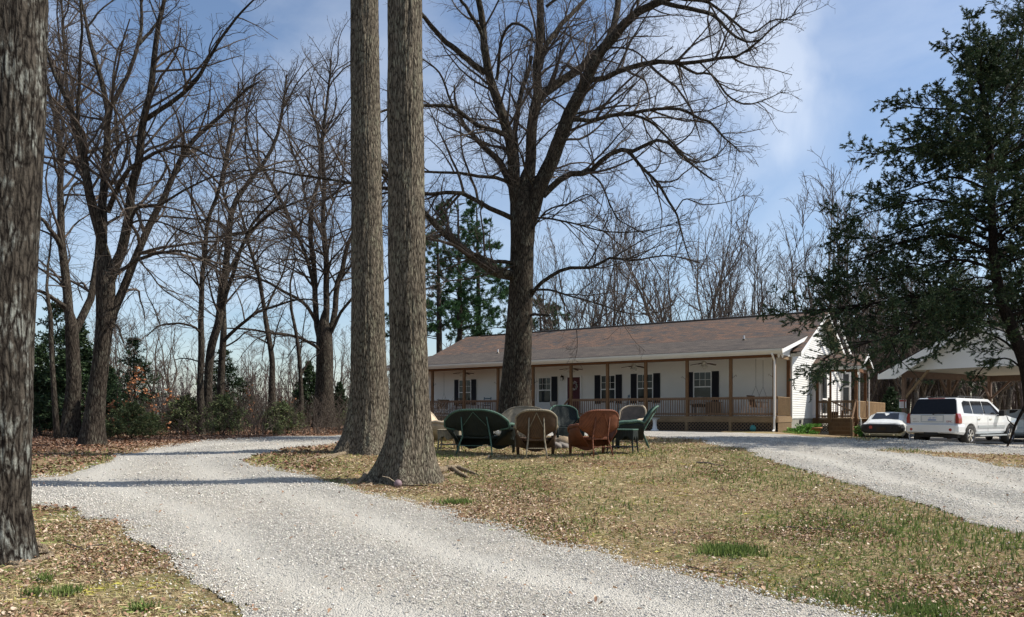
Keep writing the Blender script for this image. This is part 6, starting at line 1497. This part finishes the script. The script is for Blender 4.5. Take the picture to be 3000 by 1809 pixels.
for s_ in (-1, 1):
    m = MB(); m.add([(1.3, s_ * .79, 1.06), (3.2, s_ * .79, 1.04), (2.6, s_ * .69, 1.36), (1.5, s_ * .69, 1.36)], [(0, 1, 2, 3)]); m.build('side_window', M['carglass'], sd)
    MB().box(-.02, s_ * .52, .72, .02, s_ * .82, .88).build('tail_light', M['redlens'], sd, bevel=.01)
    for x_ in (.95, 3.7): wheel(sd, x_, s_ * .82, .34, .22, s_, 5, 'carsilver')
MB().box(-.05, -.86, .42, .12, .86, .66).build('rear_bumper', M['carsilver'], sd, bevel=.03); plate(sd, -.055, .78, txt='418 KLD')
MB().box(.3, -.6, .18, 4.2, .6, .4).build('underbody', M['black'], sd)

# leaning broken limb propped near the right edge
a = GX(2943, 24.5); lm = thing('fallen_limb', 'dark broken limb leaning from the ground up to the cedar at the right edge', 'branch', a)
e = P3(3010, 1165, 24.2) - a; pts = [Vector((0, 0, -.05)) + (Vector(e) * t_) + Vector((.03 * math.sin(t_ * 9), 0, .02 * math.cos(t_ * 7))) for t_ in np.linspace(0, 1.6, 14)]
MB().tube(pts, list(np.linspace(.025, .075, 14)), 8).build('stem', M['cedar_bark'], lm, smooth=True); MB().tube([pts[4], pts[4] + Vector((-.15, .1, .2)), pts[4] + Vector((-.22, .1, .4))], [.02, .014, .006], 6).build('twig', M['cedar_bark'], lm)

# ---------------------------------------------------------------- wicker furniture
def wicker_seat(name, label, cat, px, D, rz, mat, w=.84, H=1.0, low=.46, lean=.22, group=None, rim=None, braces=True, drop=.24, pexp=4.2, tv=(.08, .50)):
    loc = GX(px, D); r = thing(name, label, cat, loc, rz, group); hw_ = w / 2; rim = rim or mat
    zs = .40; Hb = H - zs
    def bp(u, v):
        h = 1 - drop * abs(u) ** pexp; hh = hw_ * (low + (1 - low) * float(sstep(tv[0], tv[1], v))) * (1 - .06 * max(0, v - .7))
        return (u * hh, -.24 - lean * v + .20 * abs(u) ** 2.6 * (.4 + .6 * v), zs + Hb * v * h)
    us = np.linspace(-1, 1, 25); vs_ = np.linspace(0, 1, 15)
    MB().grid([[bp(u, v) for u in us] for v in vs_], .022).build('backrest', mat, r, smooth=True)
    edge = [bp(-1, v) for v in np.linspace(.45, 1, 7)] + [bp(u, 1) for u in np.linspace(-1, 1, 21)[1:-1]] + [bp(1, v) for v in np.linspace(1, .45, 7)]
    MB().tube(edge, .026, 8).build('rim', rim, r, smooth=True)
    # seat
    m = MB(); n = 8; f = .30
    m.prism([(-hw_ * low - .02, -.24), (hw_ * low + .02, -.24), (hw_ * .92, f - .04), (hw_ * .8, f + .03), (-hw_ * .8, f + .03), (-hw_ * .92, f - .04)], zs - .05, zs + .012, 'z'); m.build('seat', mat, r, bevel=.012)
    for s_ in (-1, 1):
        p0 = bp(s_ * 1, .47); ar = [p0, (s_ * hw_ * 1.0, -.16, .67), (s_ * hw_ * 1.04, .02, .645), (s_ * hw_ * 1.02, .20, .635), (s_ * hw_ * .98, .31, .60), (s_ * hw_ * .94, .345, .50)]
        P, R = resample(ar, [.03, .036, .04, .042, .04, .03], 14); MB().tube([tuple(p) for p in P], list(R), 8, flat=1.0).build('armrest', rim, r, smooth=True)
        top = [tuple(p) for p in P]; rows = [top, [(p[0] * .985, p[1], p[2] * .55 + zs * .45) for p in top], [(s_ * hw_ * (low + (.93 - low) * min(1, max(0, (p[1] + .24) / .5))), p[1] * .98, zs - .19) for p in top]]
        MB().grid(rows, .016).build('side_panel', mat, r, smooth=True)
        MB().tube([(s_ * hw_ * .92, f + .02, zs + .05), (s_ * hw_ * .90, f + .02, .25), (s_ * hw_ * .88, f + .03, -.01)], [.05, .042, .03], 8).build('leg', mat, r, smooth=True)
        MB().tube([(s_ * hw_ * low * .78, -.25 - lean * .72, zs + Hb * .74), (s_ * hw_ * low * .86, -.28, zs), (s_ * hw_ * low * 1.0, -.36, .2), (s_ * hw_ * low * 1.12, -.44, -.01)], [.014, .018, .018, .016], 7).build('leg', rim, r, smooth=True)
    # scalloped apron under the front of the seat
    xs_ = np.linspace(-hw_ * .88, hw_ * .88, 25); m = MB()
    m.grid([[(x, f + .03, zs - .02) for x in xs_], [(x, f + .035, .30) for x in xs_], [(x, f + .03, .145 + .05 * math.cos(2 * PI * (i / 24) * (2 if w > 1.1 else 1)) ** 1) for i, x in enumerate(xs_)]], .014)
    m.build('apron', mat, r)
    if braces:
        m = MB(); k = hw_ * low
        for s_ in (-1, 1): m.tube([(0, -.27 - lean * .9, zs + Hb * .92), (s_ * k * .70, -.275 - lean * .42, zs + Hb * .42)], .007, 5)
        m.tube([(-k * 1.02, -.36, .2), (k * 1.02, -.36, .2)], .010, 5); m.build('brace', rim, r)
    return r
WG = 'wicker seats around the fire ring'
wicker_seat('wicker_armchair', 'brown wicker armchair with pale top rim, its back square to the camera', 'armchair', 1570, 16.1, .0, M['w_brown'], .86, 1.0, group=WG, rim=M['w_grey'])
wicker_seat('wicker_armchair', 'reddish brown wicker armchair turned slightly left, seen from behind', 'armchair', 1740, 16.4, .38, M['w_orange'], .92, .98, group=WG)
love = wicker_seat('wicker_loveseat', 'dark green wicker loveseat seen from behind, a white hen on its seat', 'loveseat', 1408, 16.7, -.30, M['w_green'], 1.50, .98, low=.50, lean=.26, group=WG, rim=M['w_green_lit'], drop=.42, pexp=3.4, tv=(.34, .60))
wicker_seat('wicker_loveseat', 'straw-grey wicker loveseat facing the camera behind the brown armchair', 'loveseat', 1535, 22.0, PI - .1, M['w_grey'], 1.4, 1.02, low=.84, group=WG, braces=False, drop=.4, pexp=3.4)
wicker_seat('wicker_armchair', 'dark green wicker armchair facing the camera beyond the fire ring', 'armchair', 1660, 21.6, PI + .28, M['w_green'], .86, 1.04, group=WG, rim=M['w_green_lit'], braces=False)
wicker_seat('wicker_armchair', 'taupe round-backed wicker armchair behind the sideways green one', 'armchair', 1842, 21.2, PI - .62, M['w_taupe'], .82, 1.04, group=WG, rim=M['w_tan'], braces=False)
wicker_seat('wicker_armchair', 'green wicker armchair in side view facing left at the right of the circle', 'armchair', 1848, 18.6, PI / 2 - .10, M['w_green'], .84, 1.03, lean=.42, group=WG, rim=M['w_green_lit'])
wicker_seat('wicker_armchair', 'pale tan wicker armchair in side view facing right at the left of the circle', 'armchair', 1307, 18.4, -PI / 2 - .22, M['w_tan'], .80, .98, lean=.44, group=WG)
def wicker_table(name, label, px, D, rz, mat, lx, ly, h, group=None, top=None):
    r = thing(name, label, 'side table', GX(px, D), rz, group); MB().box(-lx / 2, -ly / 2, h - .03, lx / 2, ly / 2, h).build('table_top', top or mat, r, bevel=.012)
    for (a, b) in (((-lx/2+.02, -ly/2+.015), (lx/2-.02, -ly/2+.015)), ((-lx/2+.02, ly/2-.015), (lx/2-.02, ly/2-.015)), ((-lx/2+.015, -ly/2+.02), (-lx/2+.015, ly/2-.02)), ((lx/2-.015, -ly/2+.02), (lx/2-.015, ly/2-.02))):
        rows = [[(a[0] + (b[0] - a[0]) * t_, a[1] + (b[1] - a[1]) * t_, z_) for t_ in np.linspace(0, 1, 17)] for z_ in (h - .031, h - .15)]; rows.append([(a[0] + (b[0] - a[0]) * t_, a[1] + (b[1] - a[1]) * t_, h - .20 + .045 * math.cos(4 * PI * t_) * -1) for t_ in np.linspace(0, 1, 17)]); MB().grid(rows, .012).build('apron', mat, r)
    for sx_ in (-1, 1):
        for sy in (-1, 1): MB().tube([(sx_ * (lx/2 - .03), sy * (ly/2 - .03), h - .03), (sx_ * (lx/2 - .03), sy * (ly/2 - .03), .2), (sx_ * (lx/2 - .01), sy * (ly/2 - .01), 0)], [.022, .02, .016], 7).build('leg', mat, r)
    m = MB(); m.box(-lx/2 + .04, -ly/2 + .04, .14, lx/2 - .04, ly/2 - .04, .16); m.build('lower_shelf', mat, r)
wicker_table('wicker_side_table', 'green wicker side table with scalloped apron standing right of the russet chair', 1824, 16.9, -.42, M['w_green'], .62, .46, .55, 'wicker tables', M['w_green_lit'])
wicker_table('wicker_side_table', 'tan wicker side table left of the green loveseat', 1318, 17.3, -.1, M['w_grey'], .52, .42, .50, 'wicker tables')
# white hen on the loveseat
hp = Matrix.Rotation(love.rotation_euler.z, 4, 'Z') @ Vector((.50, -.10, .412)) + love.location
hen = thing('hen', 'white hen with a pinkish face sitting on the green wicker loveseat', 'hen', hp, PI + .2)
def blob(name, chain, mat, parent, k=16):
    P, R = resample([c[:3] for c in chain], [c[3] for c in chain], 26); return MB().tube([tuple(p) for p in P], [max(r_, .003) for r_ in R], k).build(name, mat, parent, smooth=True)
blob('body', [(-.19, 0, .17, .01), (-.15, 0, .14, .035), (-.08, 0, .10, .075), (.0, 0, .085, .085), (.07, 0, .10, .075), (.105, 0, .15, .05), (.115, 0, .20, .035), (.125, 0, .235, .034), (.145, 0, .25, .025), (.16, 0, .245, .006)], M['feather'], hen)
MB().lathe([(.012, 0), (.001, .035)], (.158, 0, .243), 8, 'x').build('beak', M['orange'], hen); m = MB()
for i, h in enumerate((.018, .026, .024, .016)): m.box(.100 + i * .014, -.003, .258, .112 + i * .014, .003, .262 + h)
m.tube([(.15, 0, .23), (.152, 0, .205)], [.008, .010], 6); m.build('comb', M['comb'], hen)
for s_ in (-1, 1):
    MB().lathe([(.001, -.004), (.005, -.002), (.005, .002), (.001, .004)], (.142, s_ * .024, .252), 8, 'y').build('eye', M['black'], hen); blob('wing', [(.05, s_ * .07, .12, .02), (-.02, s_ * .078, .11, .045), (-.12, s_ * .05, .13, .012)], M['feather'], hen, 10)
    MB().tube([(.02, s_ * .035, .02), (.02, s_ * .035, 0), (.05, s_ * .035, 0.002)], .006, 5).build('leg', M['orange'], hen)
for i in range(4): pass
# fire ring of rocks
def rock(label, px, D, s_, mat, seed, sq=.6):
    r_ = np.random.default_rng(seed); g = GX(px, D); u = np.linspace(0, PI, 9); v = np.linspace(0, 2 * PI, 14, endpoint=False); V = []
    off = r_.random(3) * 20
    for a in u:
        for b in v:
            d = np.array([math.sin(a) * math.cos(b), math.sin(a) * math.sin(b), math.cos(a)]); k = 1 + (float(fbm(d[0] * 1.6 + off[0], d[1] * 1.6 + d[2] * 1.3 + off[1], 3, seed)) - .45) * 1.3
            V.append(d * k * s_ * np.array([1.15, .9, sq]))
    V = np.array(V); ii = np.arange(9 * 14).reshape(9, 14); q = np.stack([ii[:-1], ii[1:], np.roll(ii[1:], -1, 1), np.roll(ii[:-1], -1, 1)], -1).reshape(-1, 4)
    o = raw_mesh('ring_rock', V, [q], mat); o.location = g + Vector((0, 0, s_ * .32)); o.rotation_euler = (0, 0, r_.random() * 6); tag(o, label, 'rock', 'rocks of the fire ring'); return o
rc = GX(1592, 19.4)
for i in range(24):
    a = i * 2 * PI / 24 + random.uniform(-.08, .08); x_, y_ = rc.x + math.cos(a) * .82, rc.y + math.sin(a) * 1.15
    rock('weathered grey-tan rock of the fire ring among the wicker chairs', CX + x_ / y_ * F, y_, random.uniform(.10, .19), M['rockgrey'] if i % 3 else M['rock'], 200 + i)
o = rock('largest sunlit yellowish rock on the right of the fire ring', 1652, 18.6, .25, M['rock'], 301, .75); o = rock('flat pale rock in front of the fire ring under the brown armchair', 1578, 18.0, .19, M['rockgrey'], 305, .5)
a_ = thing('burnt_logs', 'charred sticks and ash heaped inside the fire ring', 'logs', rc)
for i in range(9): an = random.random() * 6.28; c, s_ = math.cos(an), math.sin(an); MB().tube([(-c * .4, -s_ * .4, .04 + .02 * i), (c * .1, s_ * .1, .12), (c * .4, s_ * .4, .05 + .03 * (i % 3))], [.03, .04, .02], 7).build('log', M['black'] if i % 2 else M['twig'], a_)
g = GX(1548, 20.2); st = thing('dry_branches', 'bare dry branches lying against the straw-grey loveseat front', 'branches', g)
for i in range(8): MB().tube([(random.uniform(-.5, .5), random.uniform(-.2, .2), .03), (random.uniform(-.3, .3), 0, random.uniform(.15, .35)), (random.uniform(-.6, .6), .1, random.uniform(.1, .5))], [.012, .009, .004], 5).build('stick', M['twig_pale'], st)

# ---------------------------------------------------------------- roots, ball, sticks, fence
def roots(tree, lists, mat):
    for pts, w0, w1 in lists:
        q = []
        for i, (x, y) in enumerate(pts): g_ = gp(x, y); q.append(np.array([g_[0], g_[1], T(*g_)]) - np.array(tree.location))
        D = q[0][1] + tree.location.y; P, R = resample(q, [(w0 + (w1 - w0) * i / (len(pts) - 1)) / 2 * D / F for i in range(len(pts))], 16, .3); R = R * 1.35
        P[:, 2] += R * .7
        MB().tube([tuple(p) for p in P], list(R), 8).build('root', mat, tree, smooth=True)
roots(tC, [([(1255,1395),(1290,1386),(1318,1378),(1345,1392),(1372,1403)], 20, 6), ([(1310,1380),(1340,1376),(1375,1386),(1405,1396)], 16, 4), ([(1240,1400),(1280,1402),(1262,1412),(1220,1422)], 9, 4), ([(1110,1400),(1080,1395),(1060,1412),(1045,1420)], 18, 5), ([(1120,1408),(1160,1412),(1210,1420),(1250,1418)], 8, 3), ([(1075,1405),(1090,1420),(1075,1424),(1050,1426)], 8, 4), ([(1180,1405),(1230,1408),(1275,1414)], 6, 4), ([(1260,1400),(1300,1398),(1330,1388)], 10, 5)], M['root'])
roots(tB, [([(1060,1328),(1020,1332),(980,1338),(930,1345),(890,1350),(840,1362)], 12, 3), ([(1080,1318),(1110,1316),(1150,1322)], 8, 4), ([(1040,1330),(1060,1333),(1068,1335)], 10, 6), ([(985,1340),(960,1350),(900,1366)], 6, 2), ([(1050,1322),(1090,1312),(1120,1318)], 9, 4)], M['root'])
roots(tA, [([(60,1620),(110,1622),(150,1632),(95,1650),(40,1670)], 20, 6), ([(80,1600),(120,1610),(140,1620)], 22, 8), ([(20,1655),(70,1660),(120,1652)], 14, 5)], M['root'])
bl = thing('mauve_ball', 'faded mauve plastic ball lying against the roots of the front pale trunk', 'ball', GX(1166, 12.35) + Vector((0, 0, .06)))
MB().lathe([(.068 * math.sin(a), -.068 * math.cos(a)) for a in np.linspace(.02, PI - .02, 13)], k=18).build('ball', M['buoy'], bl, smooth=True); MB().tube([(.05, 0, -.02), (.25, .03, -.035), (.5, .02, -.03)], .010, 6).build('rod', M['darkmetal'], bl); MB().tube([(-.05, 0, .03), (-.15, 0, .10), (-.26, .02, .12)], .006, 5).build('string', M['w_tan'], bl)
for lb, pts, w in [('dark fallen stick on the leaves right of the foreground trunk', [(198,1602),(225,1610),(250,1622)], 6), ('pale fallen stick below the dark one on the near leaves', [(255,1612),(290,1604),(315,1608)], 5), ('thin curved stick along the drive edge at the bottom right', [(2010,1668),(2060,1680),(2110,1688),(2180,1694)], 4), ('thin grey stick lying in the lawn at the right', [(2300,1550),(2400,1558),(2470,1562)], 4), ('pale twig on the lawn in the middle distance', [(2040,1360),(2080,1362),(2120,1370)], 5), ('bent twig near the right border of the lawn', [(2930,1668),(2960,1660),(3000,1662)], 4), ('thin twig on the leaves near the bottom left', [(300,1676),(315,1700),(325,1716)], 3)]:
    g0 = gp(*pts[0]); s_ = thing('fallen_stick', lb, 'stick', (g0[0], g0[1], T(*g0))); q = [np.array([*gp(*p), T(*gp(*p))]) - np.array(s_.location) for p in pts]
    P, R = resample(q, [w / 2 * g0[1] / F] * len(q), 10, .6); P[:, 2] += .03; MB().tube([tuple(p) for p in P], list(R * np.linspace(1, .5, 10)), 6).build('stem', M['twig_pale'] if 'pale' in lb or 'grey' in lb else M['twig'], s_)
fA, fB = GX(60, 31), GX(152, 33); fn = thing('rail_fence', 'dark wooden rail fence glimpsed at the far left beside the foreground trunk', 'fence', fA)
d = fB - fA
for k in range(4): MB().beam(Vector((0, 0, .30 + k * .27)), d + Vector((0, 0, .30 + k * .27 - .0)), .04, .06).build('rail', M['carport_wood'], fn)
for k in (0, .5, 1): p = d * k; MB().box(p.x - .06, p.y - .06, p.z - .1, p.x + .06, p.y + .06, p.z + 1.3).build('post', M['carport_wood'], fn)

# ---------------------------------------------------------------- light, sky, camera
saz = (math.cos(math.radians(3)), math.sin(math.radians(3))); EL = math.radians(50)
sd_ = Vector((saz[0] * math.cos(EL), saz[1] * math.cos(EL), math.sin(EL)))
L = bpy.data.lights.new('sun', 'SUN'); L.energy = 4.9; L.angle = math.radians(.5); L.color = (1, .95, .87)
lo = bpy.data.objects.new('sun', L); COL.objects.link(lo); lo.rotation_euler = (-sd_).to_track_quat('-Z', 'Y').to_euler(); lo.location = (20, 0, 30)
w = bpy.data.worlds.new('World'); scene.world = w; w.use_nodes = True; nt = w.node_tree; nt.nodes.clear()
out = nt.nodes.new('ShaderNodeOutputWorld'); bg = nt.nodes.new('ShaderNodeBackground'); sky = nt.nodes.new('ShaderNodeTexSky')
sky.sky_type = 'NISHITA'; sky.sun_disc = False; sky.sun_elevation = EL; sky.sun_rotation = math.atan2(sd_.x, sd_.y); sky.air_density = 1.0; sky.dust_density = 1.0; sky.ozone_density = 2.3
tc = nt.nodes.new('ShaderNodeTexCoord'); mp = nt.nodes.new('ShaderNodeMapping'); mp.inputs['Scale'].default_value = (1.0, 1.0, 2.2); nt.links.new(tc.outputs['Generated'], mp.inputs[0])
nz = nt.nodes.new('ShaderNodeTexNoise'); nz.inputs['Scale'].default_value = 2.1; nz.inputs['Detail'].default_value = 8; nz.inputs['Roughness'].default_value = .55; nz.inputs['Distortion'].default_value = .5; nt.links.new(mp.outputs[0], nz.inputs['Vector'])
rp_ = nt.nodes.new('ShaderNodeValToRGB'); rp_.color_ramp.elements[0].position = .42; rp_.color_ramp.elements[0].color = (0, 0, 0, 1); rp_.color_ramp.elements[1].position = .78; rp_.color_ramp.elements[1].color = (.42, .42, .42, 1); nt.links.new(nz.outputs[0], rp_.inputs[0])
mx = nt.nodes.new('ShaderNodeMix'); mx.data_type = 'RGBA'; dn = nt.nodes.new('ShaderNodeVectorMath'); dn.operation = 'DOT_PRODUCT'; nm = nt.nodes.new('ShaderNodeVectorMath'); nm.operation = 'NORMALIZE'; nt.links.new(tc.outputs['Generated'], nm.inputs[0]); nt.links.new(nm.outputs[0], dn.inputs[0])
cd = Vector(((2130 - CX) / F, 1, (CY - 260) / F)).normalized(); dn.inputs[1].default_value = cd
mr = nt.nodes.new('ShaderNodeMapRange'); mr.interpolation_type = 'SMOOTHSTEP'; mr.inputs[1].default_value = .984; mr.inputs[2].default_value = .9995; mr.inputs[3].default_value = 0; mr.inputs[4].default_value = .45; nt.links.new(dn.outputs['Value'], mr.inputs[0])
n2 = nt.nodes.new('ShaderNodeTexNoise'); n2.inputs['Scale'].default_value = 5; n2.inputs['Detail'].default_value = 7; n2.inputs['Distortion'].default_value = .6; nt.links.new(nm.outputs[0], n2.inputs['Vector'])
mm = nt.nodes.new('ShaderNodeMath'); mm.operation = 'MULTIPLY'; nt.links.new(mr.outputs[0], mm.inputs[0]); mq = nt.nodes.new('ShaderNodeMapRange'); mq.inputs[1].default_value = .38; mq.inputs[2].default_value = .58; nt.links.new(n2.outputs[0], mq.inputs[0]); nt.links.new(mq.outputs[0], mm.inputs[1])
mxx = nt.nodes.new('ShaderNodeMath'); mxx.operation = 'MAXIMUM'; nt.links.new(mm.outputs[0], mxx.inputs[0]); nt.links.new(rp_.outputs[0], mxx.inputs[1]); nt.links.new(mxx.outputs[0], mx.inputs[0]); nt.links.new(sky.outputs[0], mx.inputs[6]); mx.inputs[7].default_value = (7.4, 7.7, 8.1, 1)
nt.links.new(mx.outputs[2], bg.inputs[0]); bg.inputs[1].default_value = .115; nt.links.new(bg.outputs[0], out.inputs[0])
cam = bpy.data.cameras.new('camera'); co = bpy.data.objects.new('camera', cam); COL.objects.link(co); scene.camera = co
co.location = (0, 0, CAMZ); co.rotation_euler = (PI / 2, 0, 0); cam.sensor_width = 36; cam.lens = 36 * F / 3000; cam.shift_y = (CY - 904.5) / 3000; cam.clip_end = 5000; cam.clip_start = .05
vs = scene.view_settings; vs.view_transform = 'Standard'; vs.look = 'None'; vs.gamma = 1; vs.exposure = .42; vs.use_curve_mapping = False
scene.cycles.max_bounces = 6; scene.cycles.diffuse_bounces = 3; scene.cycles.transparent_max_bounces = 6
